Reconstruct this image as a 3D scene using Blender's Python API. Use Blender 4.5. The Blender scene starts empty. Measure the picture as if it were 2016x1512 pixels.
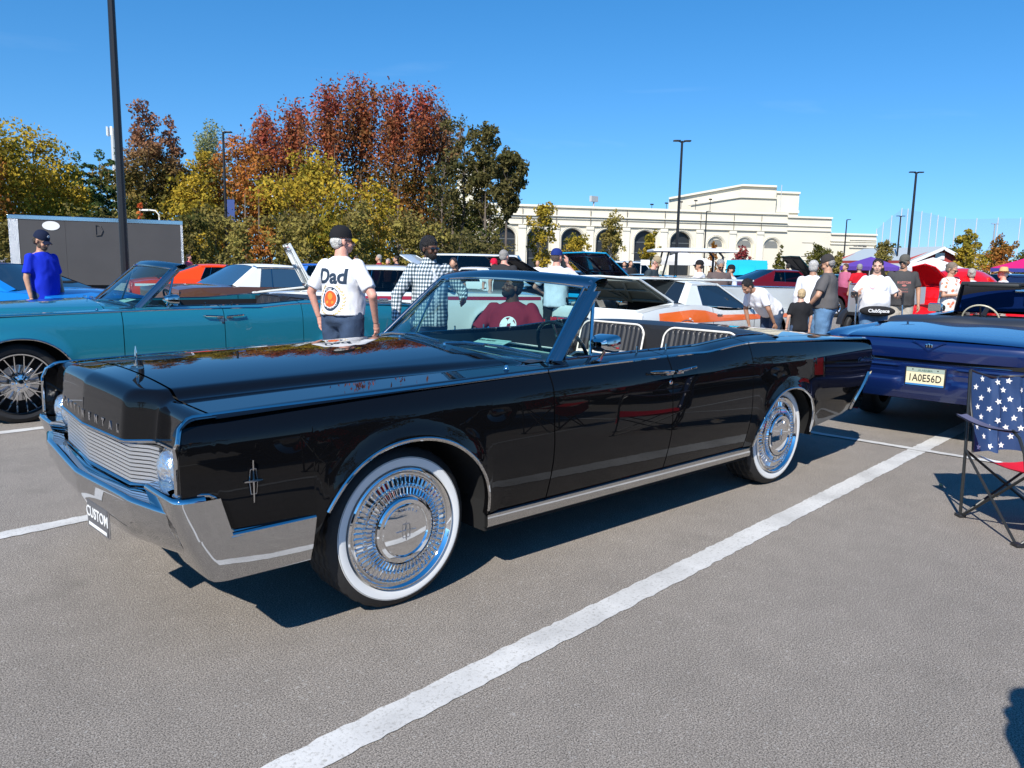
import bpy, bmesh, math, random
from mathutils import Vector, Matrix, Euler
from mathutils.bvhtree import BVHTree
from math import sin, cos, pi, radians, sqrt, atan2, exp
random.seed(7)
SC = bpy.context.scene
COL = SC.collection
# ---------------------------------------------------------------- camera
CP = Vector((1.848, 3.621, 1.481)); FPX = 1548.0
YAW, PITCH, ROLL = radians(-132.484), radians(8.654), radians(1.177)
_f = Vector((cos(YAW)*cos(PITCH), sin(YAW)*cos(PITCH), -sin(PITCH)))
_r0 = Vector((sin(YAW), -cos(YAW), 0)); _u0 = _r0.cross(_f)
_r = _r0*cos(ROLL) + _u0*sin(ROLL); _u = -_r0*sin(ROLL) + _u0*cos(ROLL)
cam = bpy.data.objects.new('camera', bpy.data.cameras.new('camera'))
cam.matrix_world = Matrix(((_r.x, _u.x, -_f.x, CP.x), (_r.y, _u.y, -_f.y, CP.y), (_r.z, _u.z, -_f.z, CP.z), (0, 0, 0, 1)))
cam.data.sensor_width = 36.0; cam.data.lens = FPX/2016*36
cam.data.clip_start = 0.05; cam.data.clip_end = 4000
COL.objects.link(cam); SC.camera = cam
# ---------------------------------------------------------------- sky, sun, exposure
SUN_AZ = atan2(0.431, 0.882); SUN_EL = radians(41.6)      # towards the sun
w = bpy.data.worlds.new('World'); SC.world = w; w.use_nodes = True
nt = w.node_tree; bg = nt.nodes['Background']
sky = nt.nodes.new('ShaderNodeTexSky'); sky.sky_type = 'NISHITA'; sky.sun_disc = False
sky.sun_elevation = SUN_EL; sky.sun_rotation = pi/2 - SUN_AZ
sky.altitude = 200; sky.air_density = 1.0; sky.dust_density = 0.0; sky.ozone_density = 2.2
# clear dry air: the pale band at the horizon is thin, so directions are lifted a little before the sky is read
_tc = nt.nodes.new('ShaderNodeTexCoord'); _ad = nt.nodes.new('ShaderNodeVectorMath'); _ad.operation = 'ADD'; _ad.inputs[1].default_value = (0, 0, 0.125)
_nm = nt.nodes.new('ShaderNodeVectorMath'); _nm.operation = 'NORMALIZE'
nt.links.new(_tc.outputs['Generated'], _ad.inputs[0]); nt.links.new(_ad.outputs[0], _nm.inputs[0]); nt.links.new(_nm.outputs[0], sky.inputs[0])
hs = nt.nodes.new('ShaderNodeHueSaturation'); hs.inputs['Saturation'].default_value = 1.37; hs.inputs['Value'].default_value = 0.93
nt.links.new(sky.outputs[0], hs.inputs['Color']); # a trace of high cirrus
_mp = nt.nodes.new('ShaderNodeMapping'); _mp.inputs['Scale'].default_value = (1.2, 2.6, 14); _mp.inputs['Rotation'].default_value = (.12, .05, .4)
_nz = nt.nodes.new('ShaderNodeTexNoise'); _nz.inputs['Scale'].default_value = 1.6; _nz.inputs['Detail'].default_value = 7; _nz.inputs['Distortion'].default_value = .6
_cr = nt.nodes.new('ShaderNodeMapRange'); _cr.inputs['From Min'].default_value = .64; _cr.inputs['From Max'].default_value = .84; _cr.inputs['To Max'].default_value = .09
_mx = nt.nodes.new('ShaderNodeMix'); _mx.data_type = 'RGBA'; _mx.inputs[7].default_value = (4.6, 5.6, 6.6, 1)
nt.links.new(_tc.outputs['Generated'], _mp.inputs[0]); nt.links.new(_mp.outputs[0], _nz.inputs['Vector']); nt.links.new(_nz.outputs['Fac'], _cr.inputs['Value'])
nt.links.new(_cr.outputs[0], _mx.inputs[0]); nt.links.new(hs.outputs[0], _mx.inputs[6]); nt.links.new(_mx.outputs[2], bg.inputs[0])
bg.inputs[1].default_value = 0.14
sl = bpy.data.lights.new('sun', 'SUN'); sl.energy = 4.6; sl.angle = radians(0.53); sl.color = (1.0, 0.955, 0.88)
so = bpy.data.objects.new('sun', sl); COL.objects.link(so)
so.rotation_euler = Vector((cos(SUN_AZ)*cos(SUN_EL), sin(SUN_AZ)*cos(SUN_EL), sin(SUN_EL))).to_track_quat('Z', 'Y').to_euler()
so.location = (0, 0, 30)
SC.view_settings.view_transform = 'Standard'; SC.view_settings.look = 'None'
SC.view_settings.exposure = 0.56; SC.view_settings.gamma = 1.0; SC.view_settings.use_curve_mapping = False
try:
    SC.cycles.max_bounces = 10; SC.cycles.glossy_bounces = 5; SC.cycles.transparent_max_bounces = 16
    SC.cycles.caustics_reflective = False; SC.cycles.caustics_refractive = False; SC.cycles.use_denoising = True
except Exception: pass

# ---------------------------------------------------------------- places, told by viewing direction (photo column) and depth
def gp(px, D, z=0.0):
    f = Vector((cos(YAW), sin(YAW), 0)); r = _r0
    p = CP + f*D + r*(D*(px-1008)/FPX)
    return Vector((p.x, p.y, z))
def hz(px, py, D):                      # height above ground of a photo row at a depth
    hy = 520 + (px-1008)*0.0205
    return CP.z - (py-hy)/FPX*D
def head(deg):                          # heading: 0 = to the picture's right, 90 = straight away
    return math.atan2(_r0.y, _r0.x) + radians(deg)

# ---------------------------------------------------------------- materials
MATS = {}
def mat(name, col, rough=0.5, metal=0.0, coat=0.0, spec=0.5, emis=None, trans=0.0, ior=1.45, alpha=1.0, bump=0.0, bscale=60, var=0.0, vscale=8, sss=0.0):
    if name in MATS: return MATS[name]
    m = bpy.data.materials.new(name); m.use_nodes = True
    n = m.node_tree.nodes; l = m.node_tree.links; b = n['Principled BSDF']
    b.inputs['Base Color'].default_value = (*col, 1); b.inputs['Roughness'].default_value = rough
    b.inputs['Metallic'].default_value = metal; b.inputs['Coat Weight'].default_value = coat
    b.inputs['Coat Roughness'].default_value = 0.015; b.inputs['Specular IOR Level'].default_value = spec
    b.inputs['Transmission Weight'].default_value = trans; b.inputs['IOR'].default_value = ior
    b.inputs['Alpha'].default_value = alpha
    if sss: b.inputs['Subsurface Weight'].default_value = sss; b.inputs['Subsurface Radius'].default_value = (.01, .004, .002)
    if emis: b.inputs['Emission Color'].default_value = (*emis[:3], 1); b.inputs['Emission Strength'].default_value = emis[3]
    if bump or var:
        tc = n.new('ShaderNodeTexCoord')
    if bump:
        t = n.new('ShaderNodeTexNoise'); t.inputs['Scale'].default_value = bscale; t.inputs['Detail'].default_value = 4
        bp = n.new('ShaderNodeBump'); bp.inputs['Strength'].default_value = bump; bp.inputs['Distance'].default_value = 0.02
        l.new(tc.outputs['Object'], t.inputs['Vector']); l.new(t.outputs['Fac'], bp.inputs['Height']); l.new(bp.outputs[0], b.inputs['Normal'])
    if var:
        t = n.new('ShaderNodeTexNoise'); t.inputs['Scale'].default_value = vscale; t.inputs['Detail'].default_value = 5
        r = n.new('ShaderNodeMapRange'); r.inputs['From Min'].default_value = .3; r.inputs['From Max'].default_value = .7
        r.inputs['To Min'].default_value = 1-var; r.inputs['To Max'].default_value = 1+var
        mx = n.new('ShaderNodeMix'); mx.data_type = 'RGBA'; mx.blend_type = 'MULTIPLY'; mx.inputs[0].default_value = 1
        mx.inputs[6].default_value = (*col, 1)
        l.new(tc.outputs['Object'], t.inputs['Vector']); l.new(t.outputs['Fac'], r.inputs['Value']); l.new(r.outputs[0], mx.inputs[7]); l.new(mx.outputs[2], b.inputs['Base Color'])
    MATS[name] = m; return m
def paint(name, col, flake=0.0):
    return mat('paint_'+name, col, rough=0.012 if not flake else .30, metal=flake, coat=0.0 if not flake else 1.0, spec=.40)
CHROME = mat('chrome', (.57, .565, .56), rough=.035, metal=1)
CHROMEW = mat('chrome_bright', (.80, .80, .80), rough=.04, metal=1)
CHROME2 = mat('brushed_trim', (.60, .60, .61), rough=.16, metal=1)
RUBBER = mat('tyre_rubber', (.018, .018, .019), rough=.62, bump=.15, bscale=90)
WHITEWALL = mat('white_wall_rubber', (.78, .78, .76), rough=.5)
BLACKM = mat('matte_black', (.012, .012, .013), rough=.7)
UNDER = mat('underbody', (.008, .008, .008), rough=.9)
BLKTRIM = mat('black_trim', (.02, .02, .022), rough=.35)
DARKGLASS = mat('dark_glass', (.012, .016, .018), rough=.03, spec=.8, coat=.5)
def glassmat(name, tint, mixf=.0):
    if name in MATS: return MATS[name]
    m = bpy.data.materials.new(name); m.use_nodes = True
    n = m.node_tree.nodes; l = m.node_tree.links; n.clear()
    o = n.new('ShaderNodeOutputMaterial'); t = n.new('ShaderNodeBsdfTransparent'); g = n.new('ShaderNodeBsdfGlossy')
    t.inputs[0].default_value = (*tint, 1); g.inputs['Roughness'].default_value = .01; g.inputs[0].default_value = (1, 1, 1, 1)
    fr = n.new('ShaderNodeFresnel'); fr.inputs['IOR'].default_value = 1.45; mx = n.new('ShaderNodeMixShader')
    l.new(fr.outputs[0], mx.inputs[0]); l.new(t.outputs[0], mx.inputs[1]); l.new(g.outputs[0], mx.inputs[2]); l.new(mx.outputs[0], o.inputs[0])
    MATS[name] = m; return m
GLASS = glassmat('tinted_glass', (.42, .66, .64))
GLASSC = glassmat('clear_glass', (.8, .88, .86))
GLASSD = glassmat('smoke_glass', (.12, .15, .17))
REDLENS = mat('red_lens', (.45, .008, .012), rough=.08, coat=1)
AMBER = mat('amber_lens', (.6, .18, .02), rough=.1, coat=1)
LENS = mat('headlamp_glass', (.74, .75, .76), rough=.09, metal=.88, coat=1, bump=.8, bscale=30)
WHITEP = mat('white_plastic', (.75, .75, .73), rough=.35)

# ---------------------------------------------------------------- mesh helpers
def mk(name, vf, m, parent=None, smooth=True, loc=None, rot=None, sharp=35, **kw):
    v, f = vf
    me = bpy.data.meshes.new(name); me.from_pydata([tuple(p) for p in v], [], f); me.update()
    ms = m if isinstance(m, (list, tuple)) else [m]
    for x in ms: me.materials.append(x)
    if 'mi' in kw:
        me.polygons.foreach_set('material_index', kw['mi'])
    if smooth:
        me.polygons.foreach_set('use_smooth', [True]*len(me.polygons))
        try: me.set_sharp_from_angle(angle=radians(sharp))
        except Exception: pass
    o = bpy.data.objects.new(name, me); COL.objects.link(o)
    if parent is not None: o.parent = parent
    if loc is not None: o.location = loc
    if rot is not None: o.rotation_euler = rot
    return o
def thing(name, label, cat, loc=(0, 0, 0), rz=0.0, group=None):
    o = bpy.data.objects.new(name, None); COL.objects.link(o); o.empty_display_size = .2
    o.location = loc; o.rotation_euler = (0, 0, rz); o['label'] = label; o['category'] = cat
    if group: o['group'] = group
    return o
def tag(o, label=None, cat=None, group=None, kind=None):
    if label: o['label'] = label
    if cat: o['category'] = cat
    if group: o['group'] = group
    if kind: o['kind'] = kind
    return o
def join(*vfs):
    V = []; F = []
    for v, f in vfs:
        k = len(V); V += [tuple(p) for p in v]; F += [tuple(i+k for i in q) for q in f]
    return V, F
def xf(vf, M=None, t=(0, 0, 0), rz=0, ry=0, rx=0, s=1):
    if M is None:
        M = Matrix.Translation(t) @ Euler((rx, ry, rz)).to_matrix().to_4x4() @ (Matrix.Scale(s, 4) if not isinstance(s, (tuple, list)) else Matrix.Diagonal((*s, 1)))
    v, f = vf
    return [tuple(M @ Vector(p)) for p in v], [tuple(reversed(q)) for q in f] if M.determinant() < 0 else f
def mirY(vf): return [(x, -y, z) for x, y, z in vf[0]], [tuple(reversed(q)) for q in vf[1]]
def box(x0, x1, y0, y1, z0, z1, b=0.0):
    if b <= 0:
        V = [(x0, y0, z0), (x1, y0, z0), (x1, y1, z0), (x0, y1, z0), (x0, y0, z1), (x1, y0, z1), (x1, y1, z1), (x0, y1, z1)]
        return V, [(0, 3, 2, 1), (4, 5, 6, 7), (0, 1, 5, 4), (1, 2, 6, 5), (2, 3, 7, 6), (3, 0, 4, 7)]
    bm = bmesh.new(); vf = box(x0, x1, y0, y1, z0, z1)
    vs = [bm.verts.new(p) for p in vf[0]]
    for q in vf[1]: bm.faces.new([vs[i] for i in q])
    bmesh.ops.bevel(bm, geom=bm.edges[:], offset=b, segments=2, affect='EDGES', profile=.5)
    bm.verts.index_update()
    r = ([tuple(v.co) for v in bm.verts], [tuple(v.index for v in f.verts) for f in bm.faces]); bm.free(); return r
def grid(fn, nu, nv, flip=False):
    V = [fn(i/(nu-1), j/(nv-1)) for i in range(nu) for j in range(nv)]
    F = []
    for i in range(nu-1):
        for j in range(nv-1):
            a = i*nv+j; q = (a, a+nv, a+nv+1, a+1)
            F.append(tuple(reversed(q)) if flip else q)
    return V, F
def gridx(fn, us, vs, flip=False):
    nu, nv = len(us), len(vs)
    V = [fn(u, v) for u in us for v in vs]; F = []
    for i in range(nu-1):
        for j in range(nv-1):
            a = i*nv+j; q = (a, a+nv, a+nv+1, a+1)
            F.append(tuple(reversed(q)) if flip else q)
    return V, F
def tube(pts, r, n=8, closed=False, cap=True, sx=1.0, up=None):
    pts = [Vector(p) for p in pts]; m = len(pts)
    rs = r if isinstance(r, (list, tuple)) else [r]*m
    V = []; F = []; prevu = Vector(up) if up else None
    for i, p in enumerate(pts):
        a = pts[i-1] if (i > 0 or closed) else p; b = pts[(i+1) % m] if (i < m-1 or closed) else p
        t = (b-a); t = t.normalized() if t.length > 1e-9 else Vector((0, 0, 1))
        if prevu is None: prevu = Vector((0, 0, 1)) if abs(t.z) < .9 else Vector((1, 0, 0))
        s = t.cross(prevu); s = s.normalized() if s.length > 1e-6 else t.orthogonal().normalized()
        u = s.cross(t).normalized()
        if up is None: prevu = u
        for k in range(n):
            an = 2*pi*(k+.5)/n
            V.append(tuple(p + s*(cos(an)*rs[i]*sx) + u*(sin(an)*rs[i])))
    seg = m if closed else m-1
    for i in range(seg):
        for k in range(n):
            a = i*n+k; b = i*n+(k+1) % n; c = ((i+1) % m)*n+(k+1) % n; d = ((i+1) % m)*n+k
            F.append((a, b, c, d))
    if cap and not closed:
        F.append(tuple(range(n-1, -1, -1))); F.append(tuple(range((m-1)*n, m*n)))
    return V, F
def lathe(prof, n=32, axis='z', closed=False):   # prof: (r, h)
    V = []; F = []; m = len(prof)
    for k in range(n):
        a = 2*pi*k/n
        for r, h in prof:
            p = (r*cos(a), r*sin(a), h)
            V.append(p if axis == 'z' else ((p[0], h, p[1]) if axis == 'y' else (h, p[0], p[1])))
    for k in range(n):
        for j in range(m-1):
            a = k*m+j; b = ((k+1) % n)*m+j
            F.append((a, b, b+1, a+1) if axis != 'y' else (a, a+1, b+1, b))
    return V, F
def prism(poly, h0, h1, axis='z'):     # poly list of 2D
    n = len(poly)
    def P(a, b, h): return (a, b, h) if axis == 'z' else ((a, h, b) if axis == 'y' else (h, a, b))
    V = [P(a, b, h0) for a, b in poly] + [P(a, b, h1) for a, b in poly]
    F = [tuple(range(n-1, -1, -1)), tuple(range(n, 2*n))] + [(i, (i+1) % n, n+(i+1) % n, n+i) for i in range(n)]
    return V, F
def lerp(a, b, t): return a+(b-a)*t
def sst(a, b, x):
    t = min(1, max(0, (x-a)/(b-a))) if a != b else float(x > a)
    return t*t*(3-2*t)
def pl(tab, x):                        # piecewise linear
    if x <= tab[0][0]: return tab[0][1]
    for (a, b), (c, d) in zip(tab, tab[1:]):
        if x <= c: return b+(d-b)*(x-a)/(c-a)
    return tab[-1][1]
def ps(tab, x):                        # piecewise smooth (catmull)
    n = len(tab)
    if x <= tab[0][0]: return tab[0][1]
    if x >= tab[-1][0]: return tab[-1][1]
    for i in range(n-1):
        if x <= tab[i+1][0]: break
    x0, y0 = tab[i]; x1, y1 = tab[i+1]; h = x1-x0
    m0 = (y1-tab[i-1][1])/(x1-tab[i-1][0]) if i > 0 else (y1-y0)/h
    m1 = (tab[i+2][1]-y0)/(tab[i+2][0]-x0) if i+2 < n else (y1-y0)/h
    t = (x-x0)/h
    return (2*t**3-3*t*t+1)*y0+(t**3-2*t*t+t)*h*m0+(-2*t**3+3*t*t)*y1+(t**3-t*t)*h*m1
def text_vf(s, size, depth=0.0, bold=0.0, shear=0.0, align='CENTER', res=3):
    c = bpy.data.curves.new('lettering', 'FONT'); c.body = s; c.size = size; c.extrude = depth; c.offset = bold; c.shear = shear
    c.align_x = align; c.align_y = 'CENTER'; c.resolution_u = res
    o = bpy.data.objects.new('lettering', c)
    me = bpy.data.meshes.new_from_object(o)
    r = ([tuple(v.co) for v in me.vertices], [tuple(p.vertices) for p in me.polygons])
    bpy.data.objects.remove(o); bpy.data.meshes.remove(me); bpy.data.curves.remove(c); return r
def basis(o, x, y):                    # matrix with x, y axes, origin o
    x = Vector(x).normalized(); y = Vector(y).normalized(); z = x.cross(y).normalized(); y = z.cross(x)
    return Matrix(((x.x, y.x, z.x, o[0]), (x.y, y.y, z.y, o[1]), (x.z, y.z, z.z, o[2]), (0, 0, 0, 1)))
def copy_tree(o, parent=None, label=None):
    c = o.copy(); COL.objects.link(c); c.parent = parent
    if label: c['label'] = label
    for ch in list(o.children): copy_tree(ch, c)
    return c
# ---------------------------------------------------------------- wheels (built facing +y, centre at origin)
def tyre_vf(R=.355, rb=.272, wd=.235, n=96, bulge=.018, tread=True):
    h = wd/2
    prof = [(rb, -h+.02), (rb+.01, -h-.004), ((rb+R)/2, -h-bulge*.5), (R-.018, -h+.004), (R-.004, -h+.02)]
    if tread:
        for k in range(5):
            c = -h+.03+(wd-.06)*k/4
            if k: prof += [(R-.011, c-(wd-.06)/8-.005), (R-.011, c-(wd-.06)/8+.005)]
            prof += [(R, c-(wd-.06)/8+.010 if k else c-.006), (R, c+(wd-.06)/8-.010 if k < 4 else c+.006)]
    else: prof += [(R, -h+.04), (R, h-.04)]
    prof += [(R-.004, h-.02), (R-.018, h-.004), ((rb+R)/2, h+bulge*.5), (rb+.01, h+.004), (rb, h-.02)]
    V, F = lathe(prof, n, 'y')
    if tread:                           # sipes across the tread shoulders
        m = len(prof); W = []
        for i, p in enumerate(V):
            k = i//m; j = i % m
            if prof[j][0] > R-.002 and k % 3 == 0: s = (R-.007)/R; p = (p[0]*s, p[1], p[2]*s)
            W.append(p)
        V = W
    return V, F
def corrug(r0, r1, h0, h1, N, amp, y0=0, sub=8, nr=7):
    def fn(u, v):
        a = 2*pi*u; r = lerp(r0, r1, v); h = lerp(h0, h1, v)
        t = (a*N/(2*pi)) % 1.0
        saw = min(1, max(0, (.5-abs(t-.5)-.10)/.12))
        e = min(1, min(v, 1-v)*10)
        return (r*cos(a), y0+h+amp*saw*e, r*sin(a))
    return grid(fn, N*sub+1, nr)
def continental_wheel(parent, x, side, style='cover'):
    y = .80*side
    w = thing_part('wheel', parent, (x, y, .352), 0 if side > 0 else pi)
    Y = .118
    mk('tyre', tyre_vf(R=.352, rb=.268), RUBBER, w, sharp=30)
    if style == 'cover':
        mk('whitewall', lathe([(.267, Y-.004), (.273, Y+.0045), (.295, Y+.0095), (.312, Y+.0080), (.318, Y+.001)], 96, 'y'), WHITEWALL, w)
        cov = join(lathe([(.269, Y-.006), (.266, Y+.012), (.259, Y+.016), (.249, Y+.006), (.243, Y-.004), (.240, Y+.002), (.236, Y+.002), (.233, Y-.010)], 96, 'y'),
                   corrug(.233, .192, -.008, .000, 60, .007, Y), lathe([(.192, Y+.000), (.189, Y+.010), (.188, Y+.020)], 96, 'y'),
                   corrug(.188, .150, .020, .026, 60, -.012, Y),
                   lathe([(.152, Y+.018), (.148, Y+.008), (.144, Y+.008), (.142, Y+.030), (.134, Y+.036), (.118, Y+.036), (.113, Y+.028)], 96, 'y'),
                   lathe([(.113, Y+.028), (.109, Y+.031), (.08, Y+.035), (.04, Y+.038), (.0001, Y+.039)], 64, 'y'))
        mk('wheel_cover', cov, CHROMEW, w, sharp=18)
        # centre emblem: four pointed star in a frame, and a ring of letters
        e = Y+.0415
        star = join(xf(prism([(-.05, 0), (-.004, .004), (0, .006), (.004, .004), (.05, 0), (.004, -.004), (0, -.006), (-.004, -.004)], e-.004, e, 'y'), rx=0),
                    prism([(0, -.042), (.004, -.004), (.006, 0), (.004, .004), (0, .042), (-.004, .004), (-.006, 0), (-.004, -.004)], e-.004, e+.001, 'y'))
        fr = [(-.017, -.030), (.017, -.030), (.020, 0), (.017, .030), (-.017, .030), (-.020, 0)]
        star = join(star, tube([(a, e, b) for a, b in fr], .0013, 6, closed=True))
        mk('emblem', star, CHROME2, w)
        L = []
        for i, ch in enumerate('LINCOLN'):
            a = radians(90+36-12*i); M = basis((.091*cos(a), Y+.0345, .091*sin(a)), (-sin(a)*-1, 0, cos(a)*-1), (cos(a), .0, sin(a)))
            v, f = text_vf(ch, .018, .001)
            L.append(xf((v, f), M @ Matrix.Diagonal((1, 1, 1, 1))))
        mk('lettering', join(*L), CHROME2, w, smooth=False)
    else:
        R1 = .262
        mk('rim', join(lathe([(.268, Y-.03), (.272, Y+.002), (.266, Y+.010), (.256, Y+.008), (.248, Y-.02), (.235, Y-.11), (.23, -.10)], 72, 'y')), CHROMEW, w)
        sp = []
        for k in range(10):
            a = 2*pi*k/10
            for d in (-.10, .10):
                p0 = (.05*cos(a), Y-.012, .05*sin(a)); p1 = (.13*cos(a+d*.5), Y-.012, .13*sin(a+d*.5)); p2 = (.25*cos(a+d*1.6), Y+.0, .25*sin(a+d*1.6))
                sp.append(tube([p0, p1, p2], [.011, .008, .0075], 6))
        mk('spokes', join(*sp), CHROMEW, w)
        hubp = [lathe([(.0001, Y+.012), (.03, Y+.008), (.04, Y-.002), (.075, Y-.008), (.082, Y-.03)], 40, 'y')]
        for k in range(5):
            a = 2*pi*k/5; hubp.append(xf(lathe([(.0001, .012), (.009, .010), (.011, 0)], 10, 'y'), t=(.058*cos(a), Y-.006, .058*sin(a))))
        mk('hub', join(*hubp), CHROMEW, w)
        mk('brake_disc', lathe([(.0001, .02), (.16, .02), (.16, 0)], 40, 'y'), CHROME2, w)
    mk('wheel_well', lathe([(.0001, -.05), (.26, -.05), (.262, .05)], 32, 'y'), UNDER, w)
    return w
def thing_part(name, parent, loc, rz=0):
    o = bpy.data.objects.new(name, None); COL.objects.link(o); o.empty_display_size = .1
    o.parent = parent; o.location = loc; o.rotation_euler = (0, 0, rz); return o
# ---------------------------------------------------------------- the long four door convertible (local: front axle at x=0, forward +x, left +y)
BELT = [(-4.48, .951), (-4.2, .966), (-3.6, .985), (-3.1, 1.000), (-2.72, 1.012), (-2.60, 1.010), (-2.45, 1.000), (-2.2, .978), (-2.0, .980), (-1.0, .970), (0, .950), (.93, .930)]
def c_belt(x):
    z = pl([(-2.60, 0), (-2.2, 0)], x)+ps(BELT, x)
    if x > .855: z -= .075-sqrt(max(0, .075**2-(x-.855)**2))
    if x < -4.43: z -= .05-sqrt(max(0, .05**2-(x+4.43)**2))
    return z
def c_W(x): return 1.004-.030*abs((x+1.85)/2.75)**3.2-(.012*sst(-3.6, -4.5, x))
def c_side(x, z):
    zt = c_belt(min(x, .85)); zc = pl([(-4.5, .88), (-3, .87), (.9, .852)], x)-.0; W = c_W(x)
    if z > zc:
        t = (z-zc)/max(.01, zt-zc); y = W-.014-.018*t-.030*t**2.2
    elif z > .60:
        t = (z-.60)/(zc-.60); y = W-.014*t**1.25
    else:
        t = (.60-z)/.30; y = W-.064*t**1.55
    return y
def arc_f(x):   # front wheel opening: lower edge height
    if -.447 < x < .437:
        u = (x+.005)/.442; return .325+.432*(max(0, 1-abs(u)**2.15))**.5
    return None
def arc_r(x):
    if -3.52 < x < -2.735:
        u = (x+3.1275)/.3925; return .30+.388*(max(0, 1-abs(u)**2.25))**.5
    return None
def c_bottom(x):
    a = arc_f(x)
    if a: return a
    a = arc_r(x)
    if a: return a
    if x >= .437: return pl([(.437, .505), (.765, .518), (.80, .585), (.826, .668), (.93, .672)], x)
    if x > -2.74: return .335
    return pl([(-4.48, .425), (-4.2, .415), (-3.52, .345)], x)
def c_slant(x, z): return .27*sst(.80, .40, z)*min(1, max(0, (-4.05-x)/.43))
def c_ybump(x, z):   # slight flare round the wheel openings
    y = c_side(x, z)
    for cx, cz, r, zf in ((-.005, .325, .437, .3), (-3.1275, .30, .39, .3)):
        d = sqrt((x-cx)**2+(z-cz)**2)-r
        if z > zf-.05 and d < .14: y += .014*exp(-(max(0, d)/.045)**2)
    return y
def xs_range(a, b):
    pts = set([a, b]); n = max(2, int((b-a)/.06))
    for i in range(n+1): pts.add(a+(b-a)*i/n)
    for cx, hw in ((-.005, .442), (-3.1275, .3925)):
        for k in range(33):
            x = cx+hw*cos(pi*k/32)*.9999
            if a < x < b: pts.add(x)
        for e in (cx-hw-.002, cx+hw+.002):
            if a < e < b: pts.add(e)
    for e in (.765, .80, .826, .86, .88, .90, .915, .925, -2.2, -2.6, -4.44, -4.455, -4.465, -4.473):
        if a < e < b: pts.add(e)
    return sorted(pts)
def side_panel(a, b, s):
    xs = xs_range(a, b)
    vs = [0, .04, .1, .2, .32, .45, .56, .66, .74, .80, .85, .89, .93, .965, 1.0]
    def fn(x, v):
        zb, zt = c_bottom(x), c_belt(x)
        z = lerp(zb, zt, v)
        return (x+c_slant(x, z), s*c_ybump(x, z), z)
    g = gridx(fn, xs, vs, flip=(s > 0))
    V, F = g
    # returned lip at the bottom edge (thickness)
    k = len(V); nv = len(vs)
    for i, x in enumerate(xs):
        p = V[i*nv]; V.append((p[0], p[1]-s*.03, p[2]+.004))
    for i in range(len(xs)-1):
        q = (i*nv, k+i, k+i+1, (i+1)*nv); F.append(q if s > 0 else tuple(reversed(q)))
    # close the two ends inward
    for i, rev in ((0, False), (len(xs)-1, True)):
        k = len(V)
        for j in range(nv):
            p = V[i*nv+j]; V.append((p[0], p[1]-s*.022, p[2]))
        for j in range(nv-1):
            q = (i*nv+j, i*nv+j+1, k+j+1, k+j); F.append(tuple(reversed(q)) if rev == (s > 0) else q)
    return V, F
def nose_x(y):
    y = abs(y)
    x = pl([(0, .972), (.47, .946)], y)
    return x-sst(.445, .565, y)*.086 + sst(.6, .93, y)*.006
def yd(x): return pl([(-.8, .72), (-.6, .70), (.1, .61), (.8, .56), (1.0, .50)], x)
def c_top(x, y):
    ya = abs(y); d = yd(x); b = ps(BELT, min(x, .85))
    zf = b+.012*sst(.945, .90, ya)+.012*(.945-ya)/(.945-d) if ya > d else b+.024
    zr = 0.020+.036*(1-(ya/.66)**2)
    z = b+.012*sst(.945, .915, ya)+.010*max(0, (.945-ya))/.35
    z = min(z, b+.024)
    z += zr*sst(d+.045, d-.035, ya)
    z += .010*sst(.2, -.8, x)*(1-(ya/.945)**2)-.016*max(0, (x+.1)/1.0)**1.6*(1-.6*(ya/.945)**2)
    return z
def top_patch(x0, x1, yf0, yf1, nx, ny):
    return grid(lambda u, v: (lerp(x0, x1, u), lerp(yf0(lerp(x0, x1, u)), yf1(lerp(x0, x1, u)), v), c_top(lerp(x0, x1, u), lerp(yf0(lerp(x0, x1, u)), yf1(lerp(x0, x1, u)), v))), nx, ny)
def nose_patch():
    ys = []
    n = 92
    for i in range(n+1): ys.append(-.93+1.86*i/n)
    r = .058
    def fn(y, v):
        xn = nose_x(y); x0 = .806
        rr = min(r, xn-x0-.01)
        zt = c_top(xn-rr, y)
        if v <= 1: x = lerp(x0, xn-rr, v); return (x, y, c_top(x, y))
        if v <= 2:
            a = (v-1)*pi/2*.93
            return (xn-rr+rr*sin(a), y, zt-rr*(1-cos(a))*.95)
        a = pi/2*.93; x1 = xn-rr+rr*sin(a); z1 = zt-rr*(1-cos(a))*.95; zz = pl([(0, .782), (.47, .787), (.62, .795), (.93, .805)], abs(y))
        t = v-2; return (x1+.014*t, y, lerp(z1, zz, t))
    return gridx(fn, ys, [0, .33, .66, 1, 1.12, 1.25, 1.4, 1.55, 1.7, 1.85, 2, 2.25, 2.5, 2.75, 3])
def ring_path(fn, ys): return [fn(y) for y in ys]
FRAMEM = mat('screen_frame_metal', (.36, .35, .35), rough=.16, metal=1)
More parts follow.
